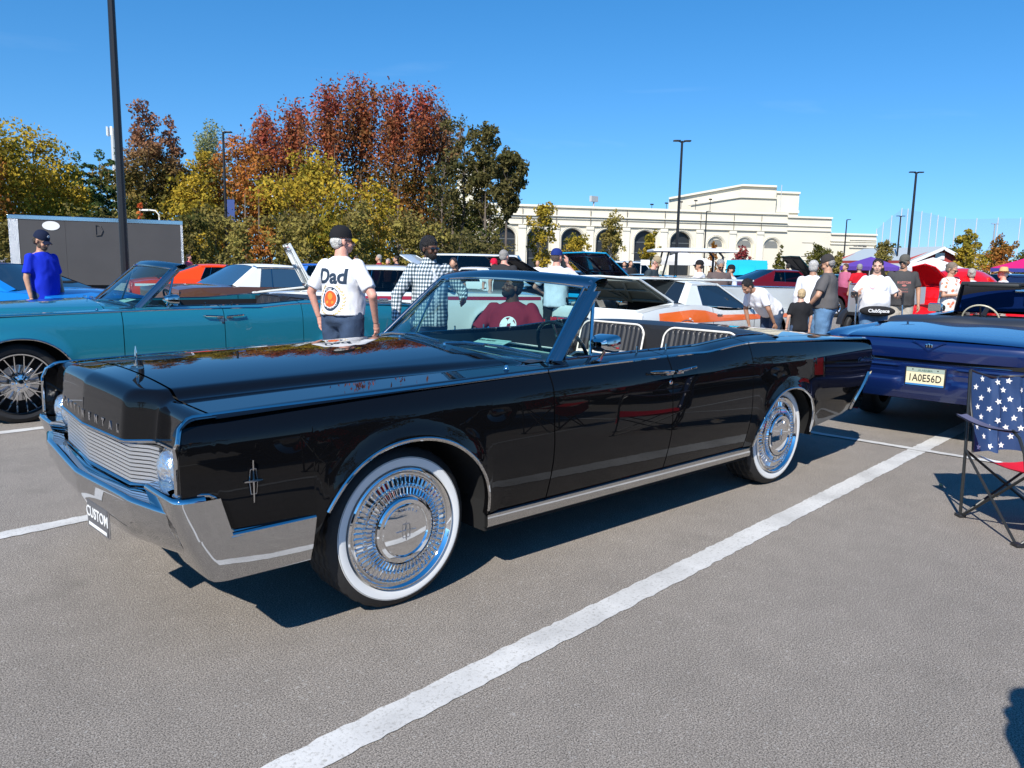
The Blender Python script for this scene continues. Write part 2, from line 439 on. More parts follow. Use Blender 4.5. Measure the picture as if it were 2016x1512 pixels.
def continental(label, PM, loc=(0, 0, 0), rz=0, wheel='cover', seatmat=None, seatwhite=None, plate=True, full=True):
    t = thing('convertible_car', label, 'car', loc, rz, 'long four door convertibles')
    # ---- side skins
    for s in (1, -1):
        mk('front_fender', side_panel(-.838, .93, s), PM, t, sharp=50)
        d = mk('door', side_panel(-1.790, -.846, s), PM, t, sharp=50)
        d2 = mk('door', side_panel(-2.640, -1.798, s), PM, t, sharp=50)
        mk('rear_quarter', side_panel(-4.48, -2.648, s), PM, t, sharp=50)
        # chrome belt line (in pieces, cut at the shut lines), wheel arch and sill mouldings
        for a, b in ((-.838, .93), (-1.790, -.846), (-2.640, -1.798), (-4.48, -2.648)):
            xs = [x for x in xs_range(a, b)][::2]
            if xs[-1] != b: xs.append(b)
            pts = [(x, s*(c_side(x, c_belt(x))-.003) if x < .9 else s*(c_side(.9, c_belt(x))-.003), c_belt(x)+.003) for x in xs]
            if b == .93:
                pts += [(.934, s*.943, z) for z in (.84, .80, .74, .68)]
            mk('belt_moulding', tube(pts, .0085, 8, up=(0, s*.3, 1)), CHROME, t)
        for fn, x0, x1, zs in ((arc_f, -.446, .436, .325), (arc_r, -3.519, -2.736, .30)):
            pts = []
            for k in range(49):
                x = (x0+x1)/2+(x1-x0)/2*cos(pi*k/48)*.9995
                z = fn(x) or zs
                if fn is arc_f and x > 0 and z < .505: continue
                pts.append((x, s*(c_ybump(x, z)+.002), z-.002))
            mk('arch_moulding', tube(pts, .009, 8, up=(0, 1, 0)), CHROME, t)
        mk('sill_moulding', gridx(lambda x, v: (x, s*(c_side(x, .33)+[.0, .012, .014, .004, -.02][int(v)]-.0), [.332, .326, .275, .262, .262][int(v)]), [-.455+(-2.72+.455)*i/24 for i in range(25)], [0, 1, 2, 3, 4], flip=(s < 0)), CHROME, t, sharp=60)
        # fender chrome line above the bumper
        pts = [(.932, s*.945, .676), (.84, s*(c_side(.84, .67)+.004), .668), (.82, s*(c_side(.82, .66)+.004), .655), (.772, s*(c_side(.77, .53)+.004), .534), (.755, s*(c_side(.75, .51)+.004), .518), (.44, s*(c_side(.44, .5)+.004), .505)]
        mk('fender_moulding', tube(pts, .008, 8, up=(0, 1, 0)), CHROME, t)
        # inner face of the blade in front of the lamps
        mk('blade_inner', gridx(lambda x, v: (x, s*(c_side(.9, .8)-.030-.012*v), lerp(.672, c_belt(x)-.002, v)), [.78, .85, .88, .90, .915, .926], [0, .5, .9, 1], flip=(s < 0)), PM, t)
        mk('blade_edge', gridx(lambda u, v: (.929, s*(c_side(.9, .8)-.030*u), lerp(.672, .875, v)), [0, 1], [0, 1], flip=(s > 0)), PM, t)
        # front bumper guard: wraps the corner
        def guard(z0, z1, xb, zs):
            def fn(z, k):
                xf_ = ps([(.345, .835), (.40, .865), (.535, .925), (.66, .965)], z)
                yo = .992-.010*(1-sst(.34, .42, z))
                path = [(xf_-.10, .70), (xf_+.002, .70), (xf_+.002, .86), (xf_, .93), (xf_-.008, .965), (xf_-.028, yo-.006), (xf_-.055, yo), (lerp(xf_-.06, xb(z), .5), yo+.003), (xb(z), yo+.002), (xb(z), yo-.05)]
                x, y = path[k]; return (x, s*y, z)
            return gridx(fn, zs, list(range(10)), flip=(s < 0))
        g1 = guard(.51, .665, lambda z: pl([(.51, .764), (.665, .808)], z), [.512, .55, .60, .64, .655])
        g2 = guard(.345, .51, lambda z: pl([(.345, .462), (.512, .438)], z), [.345, .352, .37, .40, .45, .49, .50, .512])
        V, F = g1
        top = []
        def capz(zr, xb0, xb1):           # rounded top return
            def fn(k, v):
                z = zr+.016*sin(v*pi/2); ins = .016*(1-cos(v*pi/2))+.10*max(0, v-1)
                xf_ = .965; yo = .992
                path = [(xf_-.10, .70), (xf_+.002, .70), (xf_+.002, .86), (xf_, .93), (xf_-.008, .965), (xf_-.028, yo-.006), (xf_-.055, yo), ((xf_-.06+xb1)/2, yo+.003), (xb1, yo+.002)]
                x, y = path[k]
                nx = [1, 1, .95, .7, .3, 0, 0, 0][k]; ny = [0, 0, .3, .7, .95, 1, 1, 1][k]
                return (x-nx*ins, s*(y-ny*ins), z if v <= 1 else zr+.016)
            return gridx(fn, list(range(8)), [0, .25, .5, .75, 1, 2], flip=(s > 0))
        top = capz(.655, .80, .808)
        low = gridx(lambda x, v: (x, s*(.994-.016*(1-cos(min(1, v)*pi/2))-.05*max(0, v-1)), .505+.016*sin(min(1, v)*pi/2)), [.438, .55, .66, .77], [0, .25, .5, .75, 1, 2], flip=(s > 0))
        mk('bumper_guard', join(g1, g2, top, low), CHROME, t, sharp=50)
        # lamps
        for yy in (.690, .835):
            o = thing_part('headlight', t, (.862, s*yy, .706))
            mk('lens', lathe([(.078, 0), (.076, .014), (.065, .030), (.045, .042), (.02, .048), (.0001, .05)], 32, 'x'), LENS, o)
            mk('bezel', lathe([(.090, -.02), (.091, .004), (.086, .010), (.078, .006), (.076, -.01)], 32, 'x'), CHROME, o)
        # mudguard inners
    mk('lamp_panel', gridx(lambda y, z: (.845, y, z), [-.93, .93], [.615, .80]), BLKTRIM, t, smooth=False)
    # ---- upper skins
    Z = lambda x: 0
    mk('hood', top_patch(-.74, .795, lambda x: -(yd(x)+.065), lambda x: yd(x)+.065, 60, 72), PM, t, sharp=60)
    for s in (1, -1):
        a = (lambda x, s=s: s*(yd(x)+.071)); b = (lambda x: .948) if s > 0 else (lambda x: -.948)
        g = top_patch(-1.0, .795, a, b, 60, 14) if s > 0 else top_patch(-1.0, .795, b, a, 60, 14)
        mk('fender_top', g, PM, t, sharp=60)
    mk('nose_panel', nose_patch(), PM, t, sharp=75)
    for s in (1, -1):
        mk('blade_top', gridx(lambda x, y: (x, s*y, c_belt(x)+.0015+.004*(.948-y)/.05), [.79, .82, .85, .865, .88, .89, .90, .91, .92, .928], [.905, .925, .94, .949], flip=(s > 0)), PM, t)
    mk('hood_gap', join(box(-.73, .80, -.8, .8, .80, .915)), UNDER, t, smooth=False)
    # nose lower chrome lip and grille
    ysn = [-.93+1.86*i/80 for i in range(81)]
    def lipz(y): return pl([(0, .778), (.47, .783), (.62, .791), (.93, .801)], abs(y))
    mk('grille_lip', tube([(nose_x(y)+.012, y, lipz(y)) for y in ysn], .0085, 8, up=(0, 0, 1)), CHROME, t)
    def gx(y):
        y = abs(y); return pl([(0, .958), (.46, .930), (.56, .868), (.62, .866)], y)
    ysg = [-.60, -.54, -.46, 0, .46, .54, .60]
    bar = tube([(gx(y), y, 0) for y in ysg], .0078, 4, sx=1.9, up=(0, 0, 1)); bmesh_ = None
    for k in range(10):
        o = mk('grille_bar', bar, mat('grille_silver', (.85, .86, .87), rough=.30, metal=.9), t) if k == 0 else None
        if k == 0: g0 = o
        else:
            o = g0.copy(); COL.objects.link(o)
        o.location = (0, 0, .766-.0155*k)
    mk('grille_back', gridx(lambda y, z: (gx(y)-.045, y, z), [-.66, -.56, -.46, 0, .46, .56, .66], [.60, .79]), BLACKM, t, smooth=False)
    for k, (dz, r) in enumerate(((.612, .008), (.600, .006))):
        mk('lower_grille_trim', tube([(nose_x(y)-.004+.012*k, y, dz-.004*k) for y in [-.86, -.7, -.6, -.5, -.46, 0, .46, .5, .6, .7, .86]], r, 8, up=(0, 0, 1)), CHROME, t)
    mk('lower_valance', gridx(lambda y, v: (nose_x(y)-.02+.02*v, y, lerp(.600, .585, v)), [-.86, -.6, -.46, 0, .46, .6, .86], [0, 1]), CHROME2, t)
    # centre bumper: a shallow V with a rolled top edge and a pan below
    def bx(y): y = abs(y); return pl([(0, 1.028), (.62, .998), (.80, .960), (.90, .93)], y)
    prof = [(-.075, .588), (-.020, .592), (-.006, .590), (.002, .582), (.004, .572), (.0, .560), (-.006, .52), (-.012, .485), (-.028, .455), (-.055, .425), (-.085, .40), (-.13, .375)]
    def bfn(y, k):
        dx, z = prof[int(k)]; ya = abs(y)
        zz = z+ (.0 if k > 5 else .014*sst(.0, .6, ya)); k2 = max(0, k-6)
        dent = -.02*sst(.42, .62, ya)*min(1, k2)
        return (bx(y)+dx+dent, y, zz-(.02*sst(.9, .3, ya) if k > 8 else 0))
    mk('front_bumper', gridx(bfn, [-.86+1.72*i/48 for i in range(49)], list(range(len(prof)))), CHROME, t, sharp=40)
    # letters on the nose
    for i, ch in enumerate('CONTINENTAL'):
        y = -.40+.80*i/10
        M = basis((nose_x(y)+.006, y, .822), (-(nose_x(y+.01)-nose_x(y-.01))/.02*-1, 1, 0), (.0, 0, 1))
        mk('letter', xf(text_vf(ch, .040, .006, .0030), M), CHROME, t, smooth=False)
    mk('front_seam', tube([(nose_x(0)-.05, 0, .948), (nose_x(0)+.0045, 0, .89), (nose_x(0)+.010, 0, .79)], .0025, 6), BLACKM, t)
    if plate:
        pz = thing_part('licence_plate', t, (1.000, .215, .425)); pz.scale = (1, .80, .82); pz.rotation_euler = (0, 0, radians(3))
        mk('plate', box(-.004, .004, -.155, .155, -.075, .075, .002), CHROME2, pz, smooth=False)
        mk('plate_face', box(.0042, .0052, -.147, .147, -.067, .067), mat('plate_dark', (.10, .10, .105), .4), pz, smooth=False)
        mk('plate_number', xf(text_vf('CUSTOM', .078, .0006, .001), basis((.0062, 0, .008), (0, 1, 0), (0, 0, 1))), WHITEP, pz, smooth=False)
        mk('plate_strip', box(.0054, .006, -.13, .13, -.062, -.045), WHITEP, pz, smooth=False)
    # fender emblems
    for s in (1, -1):
        e = thing_part('emblem', t, (.68, s*(c_side(.68, .69)+.004), .692))
        parts = [prism([(-.0022, -.078), (.0022, -.078), (.003, 0), (.0022, .078), (-.0022, .078), (-.003, 0)], -.002, .004, 'y'),
                 prism([(-.034, .004), (0, .0065), (.034, .004), (.034, .0), (0, -.0025), (-.034, .0)], -.002, .005, 'y')]
        for a in (-1, 1): parts.append(tube([(a*.010, .002, -.046), (a*.015, .002, 0), (a*.010, .002, .046)], .0018, 6))
        for b in (-1, 1): parts.append(tube([(-.010, .002, b*.046), (.010, .002, b*.046)], .0018, 6))
        mk('emblem_cross', join(*parts), CHROME, e)
        v = text_vf('Continental', .060, .0025, .0006, shear=.5)
        x = -4.34; M = basis((x, s*(c_side(x, .80)+.004), .80), (-s, 0, -.0), (0, 0, 1))
        mk('script', xf(v, M), CHROME, t, smooth=False)
    # hood ornament
    mk('hood_ornament', join(prism([(-.03, 0), (.03, 0), (.022, .008), (-.022, .008)], -.006, .006, 'y'), tube([(0, 0, .0), (0, 0, .03), (0, 0, .05)], [.007, .004, .008], 8), tube([(0, 0, .05), (0, 0, .095)], [.006, .002], 6), tube([(0, -.014, .055), (0, .014, .055)], .0025, 6), tube([(0, -.010, .032), (0, -.013, .055), (0, -.010, .078), (0, .010, .078), (0, .013, .055), (0, .010, .032)], .0022, 6, closed=True)), CHROME, t, loc=(.76, 0, c_top(.76, 0)))
    # ---- cowl and windscreen
    def wb(y): return (-.865-.16*(abs(y)/.80)**2.2, y, 1.012-.030*(abs(y)/.8)**2)
    def wt(y): y2 = y; return (-1.315-.10*(abs(y)/.66)**2.2, y2, 1.395-.030*(abs(y)/.66)**2)
    mk('cowl', gridx(lambda y, v: ((lerp(-.75, wb(y)[0]-.02, v)), y, lerp(c_top(-.75, y)-.006, wb(y)[2], v**1.3) if abs(y) < .80 else lerp(c_top(-.75, y)-.004, .985, v)), [-.80+1.6*i/40 for i in range(41)], [0, .2, .4, .6, .8, 1]), PM, t)
    for k in range(9): pass
    mk('cowl_vent', join(*[box(-.84, -.83, -.5+.11*k, -.41+.11*k, .998, 1.003) for k in range(9)]), BLKTRIM, t)
    mk('windscreen', grid(lambda u, v: tuple(lerp(wb(-.775+1.55*u)[i], wt(-.655+1.31*u)[i], v) for i in range(3)), 25, 9), GLASS, t, sharp=80)
    fp = []
    # frame path: base left, up the pillar, across the header, down
    L0 = Vector((-1.015, .800, .985)); L1 = Vector((-1.405, .700, 1.350))
    fp += [L0.lerp(L1, i/8) for i in range(8)]
    fp += [Vector((-1.435, .688, 1.372)), Vector((-1.440, .665, 1.392))]
    hd = [Vector(wt(.64-1.28*i/20))+Vector((-.015, 0, .020)) for i in range(21)]
    fp2 = fp+hd+[Vector((p.x, -p.y, p.z)) for p in reversed(fp)]
    rr = []
    [mk('windscreen_frame', tube([Vector((p.x, s*p.y, p.z)) for p in fp], .020, 10), FRAMEM, t, sharp=70) for s in (1, -1)]
    mk('header_panel', gridx(lambda y, v: (wt(y)[0]+[.018, .016, -.008, -.035, -.070, -.11, -.125, -.09][int(v)], y*(1+.035*(v > 1)), wt(y)[2]+[-.006, .006, .026, .040, .050, .050, .030, .0][int(v)]), [-.675+1.35*i/24 for i in range(25)], list(range(8)), flip=False), FRAMEM, t, sharp=60)
    for s in (1, -1):
        mk('pillar_panel', gridx(lambda k, v: tuple(Vector((L0.x, s*L0.y, L0.z)).lerp(Vector((L1.x, s*L1.y, L1.z)), k*.985)+Vector(([.028, .010, -.026, -.066][int(v)], s*[-.032, .022, .034, .014][int(v)], 0))), [i/8 for i in range(9)], list(range(4)), flip=(s > 0)), FRAMEM, t, sharp=60)
    gp_ = [Vector(wb(.775-1.55*i/20))+Vector((.012, 0, .004)) for i in range(21)]
    mk('screen_trim', tube(gp_, .007, 6), CHROME, t)
    mk('screen_trim', tube([Vector(wt(.655-1.31*i/20))+Vector((.014, 0, .002)) for i in range(21)], .006, 6), CHROME, t)
    for s in (1, -1):
        mk('screen_trim', tube([Vector((wb(.775)[0], s*.775, wb(.775)[2]))+Vector((.02, 0, 0)), Vector((wt(.655)[0], s*.655, wt(.655)[2]))+Vector((.02, 0, 0))], .0065, 6), CHROME, t)
        # vent window
        A = Vector((-1.06, s*.800, 1.008)); B = Vector((-1.392, s*.712, 1.318)); Cc = Vector((-1.235, s*.795, 1.004)); T = Vector((-1.405, s*.712, 1.312))
        Cb = Vector((-1.300, s*.800, 1.000)); Tt = Vector((-1.398, s*.718, 1.315))
        vw = thing_part('vent_window', t, (0, 0, 0))
        mk('pane', ([A, Cb, Tt, B.lerp(Tt, .5)], [(0, 1, 2, 3)] if s > 0 else [(3, 2, 1, 0)]), GLASSC, vw, smooth=False)
        mk('post', tube([Cb, Tt+Vector((-.004, 0, .005))], .011, 8), CHROME, vw)
        mk('frame', tube([Cb, A, A.lerp(Tt, .5)+Vector((.006, 0, .0)), Tt], .006, 6), CHROME, vw)
    # wipers
    for (y0, y1, xx) in ((-.50, -.02, 0), (.14, .66, 0)):
        wp = thing_part('wiper', t, (0, 0, 0))
        p0 = Vector((-.825, y0, 1.034)); p1 = Vector(wb(y1))+Vector((.040, 0, .034)); m1 = p0.lerp(p1, .55)+Vector((0.012, 0, .020))
        mk('wiper_arm', tube([p0, p0.lerp(m1, .5)+Vector((0, 0, .008)), m1], [.013, .010, .008], 6), CHROME2, wp)
        a = Vector(wb(y0+.12))+Vector((.02, 0, .048)); b = Vector(wb(y1+.10))+Vector((.035, 0, .034))
        mk('wiper_blade', join(tube([a, a.lerp(b, .5)+Vector((0, 0, .010)), b], [.004, .009, .004], 6), tube([a+Vector((0, 0, -.008)), b+Vector((0, 0, -.008))], .003, 4)), CHROME2, wp)
        mk('pivot', lathe([(.0001, .02), (.012, .018), (.016, 0)], 12), CHROME, wp, loc=(p0.x, p0.y, p0.z-.012))
    for y in (-.12, .30): mk('washer_nozzle', lathe([(.0001, .012), (.006, .010), (.008, 0)], 10), CHROME, t, loc=(-.70, y, c_top(-.70, y)+.004))
    # antenna base
    mk('antenna_base', lathe([(.0001, .022), (.008, .02), (.012, .006), (.016, 0)], 12), CHROME, t, loc=(-.66, .84, c_top(-.66, .84)))
    # ---- door tops and body sides inside
    SM = seatmat or mat('seat_black', (.018, .018, .02), .42); SW = seatwhite or mat('seat_white', (.72, .69, .62), .45)
    for s in (1, -1):
        def shelf(x, v):
            zb = c_belt(x); yo = c_side(x, zb)-.006; yi = pl([(-1.0, .80), (-2.4, .80), (-2.7, .78), (-3.0, .70)], -(-x)) if False else .800
            zi = pl([(-3.1, 1.045), (-2.75, 1.045), (-2.55, 1.030), (-2.25, 1.006), (-1.0, .998)], x)
            t_ = v
            if v <= 1: return (x, s*lerp(yo, yi, v), lerp(zb+.002, zi, 1-(1-v)**1.6))
            return (x, s*yi, zi-.30*(v-1))
        for nm, a, b in (('door_top', -1.790, -.99), ('door_top', -2.640, -1.798), ('quarter_top', -3.05, -2.648)):
            n = 14; mk(nm, gridx(shelf, [a+(b-a)*i/n for i in range(n+1)], [0, .25, .5, .75, 1, 1.04, 1.1, 2], flip=(s > 0)), PM, t, sharp=40)
            pts = [Vector(shelf(a+(b-a)*i/n, 1))+Vector((0, s*.004, .004)) for i in range(n+1)]
            mk('sill_trim', tube(pts, .006, 6), CHROME, t)
        mk('door_card', gridx(lambda x, v: (x, s*.775, lerp(.35, .985, v)), [-3.0, -.95], [0, 1], flip=(s > 0)), SM, t, smooth=False)
        for x in (-1.66, -1.93):
            mk('lock_button', lathe([(.0001, .035), (.006, .033), (.006, 0)], 8), CHROME, t, loc=(x, s*.83, pl([(-2.25, 1.006), (-1, .998)], x)))
        # handles: two bars meeting at the shut line
        for x0, x1 in ((-1.775, -1.60), (-1.81, -1.985)):
            h = thing_part('door_handle', t, (0, 0, 0)); yy = c_side(-1.8, .90)+.0; z = .905
            mk('handle_bar', tube([(x0, s*(yy+.026), z), (lerp(x0, x1, .35), s*(yy+.030), z+.004), (x1, s*(yy+.026), z+.010), (x1+(x1-x0)*.10, s*(yy+.010), z+.010)], [.007, .009, .009, .004], 8), CHROME, h)
            mk('handle_mount', join(box(min(x0, lerp(x0, x1, .35)), max(x0, lerp(x0, x1, .35)), s*yy if s > 0 else s*yy-.026, s*yy+.026 if s > 0 else s*yy, z-.018, z-.002, .003)), CHROME, h)
        mk('door_lock', lathe([(.0001, .006), (.011, .005), (.014, 0)], 16, 'y'), CHROME, t, loc=(-1.775, s*c_side(-1.775, .84), .842), rot=(0, 0, 0 if s > 0 else pi))
        # mirror
    mr = thing_part('wing_mirror', t, (-1.31, .885, .975))
    mk('mirror_stalk', tube([(.045, .0, .0), (.02, .002, .03), (-.02, .004, .075)], [.014, .009, .008], 8), CHROME, mr)
    mk('mirror_foot', box(.0, .10, -.018, .018, -.004, .006, .003), CHROME, mr)
    hv = join(gridx(lambda k, v: ([.075, .06, -.035, -.04, -.04][int(k)], lerp(-.075, .075, v)*[.45, .7, 1, 1, .92][int(k)], .10+[.0, .0, .0, 0, 0][int(k)]+0), [0, 1], [0, 1]))
    def mh(k, a):
        r = [(.070, .30), (.055, .62), (.0, .92), (-.045, 1.0), (-.050, .95), (-.040, .88)][k]
        c_, s_ = cos(a), sin(a); ex = (abs(c_)**.45)*(1 if c_ > 0 else -1); ez = (abs(s_)**.45)*(1 if s_ > 0 else -1)
        return (r[0], ex*.078*r[1], .10+ez*.048*r[1])
    mk('mirror_shell', gridx(mh, list(range(6)), [2*pi*i/32 for i in range(33)], flip=True), CHROME, mr, sharp=30, rot=(0, 0, radians(14)))
    mk('mirror_glass', ([(-.042, -.066, .058), (-.042, .066, .058), (-.042, .066, .142), (-.042, -.066, .142)], [(0, 1, 2, 3)]), CHROME, mr, smooth=False, rot=(0, 0, radians(14)))
    # ---- interior
    mk('floor_pan', box(-3.0, -.8, -.78, .78, .30, .34), mat('carpet', (.02, .02, .022), .9), t, smooth=False)
    mk('dashboard', join(gridx(lambda y, v: ([-.88, -1.10, -1.30, -1.36, -1.37, -1.30][int(v)], y, [.990, 1.000, .985, .965, .90, .70][int(v)]), [-.775+1.55*i/10 for i in range(11)], list(range(6)))), SM, t, sharp=50)
    mk('dash_trim', tube([(-1.362, -.2, .975), (-1.362, .3, .978), (-1.362, .75, .97)], .006, 6), SW, t)
    cd = thing_part('dash_card', t, (-1.07, .24, 1.036)); cd.scale = (.8, .82, 1)
    cardm = mat('card_paper', (.80, .86, .84), .6)
    cd.rotation_euler = (0, radians(14), radians(6))
    mk('paper', box(-.075, .085, -.14, .14, 0, .002), cardm, cd, smooth=False)
    mk('paper_print', xf(text_vf('CAR SHOW', .030, 0, .0012), basis((-.035, -.055, .0035), (0, 1, 0), (-1, 0, 0))), BLACKM, cd, smooth=False)
    mk('paper_lines', join(box(.0, .001, -.02, .12, .0025, .003), box(-.05, -.049, .0, .12, .0025, .003), box(.05, .051, -.12, .12, .0025, .003)), mat('ink_grey', (.2, .22, .25), .6), cd, smooth=False)
    sw = thing_part('steering_wheel', t, (-1.50, .40, .985)); sw.rotation_euler = (0, radians(-62), 0)
    ring = [(.19*cos(2*pi*k/36), .19*sin(2*pi*k/36), 0) for k in range(36)]
    mk('rim', tube(ring, .011, 8, closed=True), mat('wheel_rim_black', (.03, .03, .035), .25, coat=.5), sw)
    mk('hub', join(lathe([(.0001, .03), (.04, .025), (.05, -.02)], 16), tube([(-.19, 0, 0), (0, 0, -.01), (.19, 0, 0)], .009, 6), tube([(0, 0, -.02), (0, 0, -.30)], .03, 8)), CHROME2, sw)
    def seatback(name, x, y0, y1, zb, zt, lean, npl, par=t, th=.12, pipe=True, roundr=.09, lowwhite=True):
        st = thing_part(name, par, (0, 0, 0)); w_ = y1-y0
        zsplit = zb+.32*(zt-zb) if lowwhite else zb
        def top(y):           # rounded upper corners
            d = min(y-y0, y1-y)
            return zt-(roundr-sqrt(max(0, roundr**2-(roundr-d)**2)) if d < roundr else 0)-.03*((y-(y0+y1)/2)/(w_/2))**2*0
        def fn(y, v):
            zt_ = top(y); z = lerp(zsplit, zt_, v); ph = ((y-y0)/w_*npl) % 1.0
            pu = .016*abs(sin(pi*ph))**.6*(1-max(0, (v-.93)/.07)**2)
            return (x+lean*(z-zb)+pu*1.0, y, z)
        mk('pleats', gridx(fn, [y0+.012+(w_-.024)*i/(npl*6) for i in range(npl*6+1)], [0, .1, .3, .5, .7, .85, .94, 1], flip=True), SM, st, sharp=60)
        pts = [Vector((x+lean*(top(y)-zb)+.008, y, top(y)+.004)) for y in [y0+.002]+[y0+w_*(1-cos(pi*i/30))/2 for i in range(1, 30)]+[y1-.002]]
        pts = [Vector((x+lean*0+.008, y0, zb))]+pts+[Vector((x+.008, y1, zb))]
        mk('piping', tube(pts, .0075, 6), SW, st)
        # shell behind
        mk('seat_shell', join(gridx(lambda y, v: (x-th*[0, .25, 1, 1][int(v)]+lean*(top(y)-zb)*(1 if v < 3 else 0), y, [top(y)-.003, top(y)+.008, top(y)-.03, zb-.2][int(v)]), [y0-.01+(w_+.02)*i/24 for i in range(25)], [0, 1, 2, 3], flip=True)), SM, st)
        if lowwhite: mk('lower_panel', gridx(lambda y, v: (x+.012+lean*(lerp(zb-.1, zsplit, v)-zb), y, lerp(zb-.1, zsplit, v)), [y0+.006, y1-.006], [0, 1], flip=True), SW, st, smooth=False)
        return st
    seatback('rear_seat_back', -2.80, -.70, -.06, .72, 1.045, -.25, 14)
    seatback('rear_seat_back', -2.80, .12, .74, .72, 1.045, -.25, 14)
    mk('rear_seat_cushion', box(-2.85, -2.20, -.74, .74, .40, .72, .05), SW, t)
    mk('armrest', xf(lathe([(.0001, .06), (.06, .055), (.09, .03), (.095, -.3)], 20), s=(1.3, .9, 1), t=(-2.45, .03, .83)), SW, t)
    seatback('front_seat_back', -1.92, -.70, -.02, .66, .915, -.2, 14, lowwhite=True)
    seatback('front_seat_back', -1.92, .02, .70, .66, .915, -.2, 14, lowwhite=True)
    mk('front_seat_cushion', box(-2.02, -1.45, -.72, .72, .38, .66, .05), SW, t)
    # leather surround behind the rear seat and the folded top well
    def sur(y, v):
        k = int(v); X = [-2.90, -2.93, -3.06, -3.25, -3.34][k]; Zz = [.86, 1.052, 1.072, 1.060, 1.038][k]
        return (X+.05*(abs(y)/.8)**3, y, Zz-.030*(abs(y)/.8)**3)
    mk('top_boot', gridx(sur, [-.80+1.6*i/32 for i in range(33)], list(range(5)), flip=False), SM, t, sharp=70)
    mk('seat_surround', gridx(lambda y, v: (-2.865, y, lerp(.6, 1.03, v)), [-.8, .8], [0, 1], flip=True), SM, t, smooth=False)
    # ---- rear deck
    def deck(x, y):
        e = ps(BELT, x)-(.045*sst(-4.40, -4.475, x)**2); ya = abs(y)
        z = e+.034*(1-(ya/.95)**2.6)*sst(-4.6, -3.8, x) + .010*(1-(ya/.95)**2)
        z -= .010*sst(.62, .70, ya)*sst(.80, .74, ya)*0
        return z
    mk('rear_deck', grid(lambda u, v: (lerp(-4.475, -3.36, u), lerp(-.76, .76, v), deck(lerp(-4.475, -3.36, u), lerp(-.76, .76, v))), 30, 24), PM, t)
    for s in (1, -1):
        y0, y1 = (.766, .948) if s > 0 else (-.948, -.766)
        mk('quarter_top', grid(lambda u, v: (lerp(-4.475, -3.04, u), lerp(y0, y1, v), deck(lerp(-4.475, -3.04, u), lerp(y0, y1, v))-.001), 36, 8), PM, t)
    mk('rear_panel', gridx(lambda y, z: (-4.478+.27*sst(.80, .40, z), y, z), [-.94, -.5, 0, .5, .94], [.42, .5, .6, .66, .72, .78, .84, .90], flip=True), PM, t, smooth=True)
    for s in (1, -1):
        zz = [.70, .64, .58, .52, .47, .43, .40]
        mk('rear_bumper_end', gridx(lambda i, v: (-4.478+.27*sst(.80, .40, zz[int(i)])+[.045, .018, -.035, -.05][int(v)]*(1-.3*(i/6)), s*(c_side(-4.45, zz[int(i)])+[.004, .014, .004, -.06][int(v)]), zz[int(i)]), list(range(7)), [0, 1, 2, 3], flip=(s > 0)), CHROME, t)
        mk('tail_light', box(-4.50, -4.47, *((s*.62, s*.92) if s > 0 else (s*.92, s*.62)), .76, .83, .004), REDLENS, t)
    mk('rear_bumper', gridx(lambda y, v: (-4.40-[.0, .06, .07, .0][int(v)]*1.0+.04*(abs(y)/.93)**4, y, [.60, .58, .46, .40][int(v)]), [-.93+1.86*i/16 for i in range(17)], [0, 1, 2, 3], flip=True), CHROME, t, sharp=45)
    # ---- underbody: closed dark tub with wheel wells
    tub = join(box(-2.72, -.46, -.93, .93, .24, .60), box(-4.15, -3.56, -.90, .90, .38, .80), box(-3.56, -2.72, -.60, .60, .30, .80), box(-.46, .44, -.60, .60, .28, .84), box(.44, .82, -.90, .90, .40, .62))
    mk('underbody', tub, UNDER, t, smooth=False)
    for s in (1, -1):
        for cx, cz, hw, rt in ((-.005, .325, .46, .45), (-3.1275, .30, .41, .405)):
            mk('wheel_house', gridx(lambda a, y: (cx+hw*cos(a), s*y, cz+rt*sin(a)), [pi*i/20-.0 for i in range(21)], [.55, .965], flip=(s < 0)), UNDER, t)
    for x in (0, -3.124):
        for s in (1, -1): continental_wheel(t, x, s, wheel)
    mk('axle', join(tube([(0, -.75, .3), (0, .75, .3)], .04, 8), tube([(-3.124, -.75, .3), (-3.124, .75, .3)], .05, 8)), UNDER, t)
    return t
BLACKP = paint('black', (.0035, .0035, .004))
# ---------------------------------------------------------------- other classic cars (local: centre on the ground, forward +x)
INTR = mat('car_interior', (.02, .02, .022), .8)
def simple_wheel(parent, x, y, R=.33, rim='slots'):
    w = thing_part('wheel', parent, (x, y, R), 0 if y > 0 else pi)
    mk('tyre', tyre_vf(R=R, rb=R*.64, wd=.21, n=40, tread=False), RUBBER, w)
    k = R*.64
    if rim == 'disc':
        mk('rim', lathe([(k, .09), (k*.98, .105), (k*.85, .09), (k*.6, .075), (k*.4, .10), (.0001, .11)], 32, 'y'), CHROME, w)
    else:
        sp = [lathe([(k, .09), (k*.99, .105), (k*.88, .08), (k*.86, .0)], 32, 'y'), lathe([(.0001, .085), (k*.28, .08), (k*.3, .04)], 20, 'y')]
        for i in range(5):
            a = 2*pi*i/5+.3; sp.append(tube([(k*.2*cos(a), .07, k*.2*sin(a)), (k*.9*cos(a), .075, k*.9*sin(a))], [.03, .042], 6))
        mk('rim', join(*sp), CHROME2 if rim == 'slots' else BLKTRIM, w)
        mk('brake', lathe([(.0001, .03), (k*.85, .03)], 24, 'y'), UNDER, w)
    return w
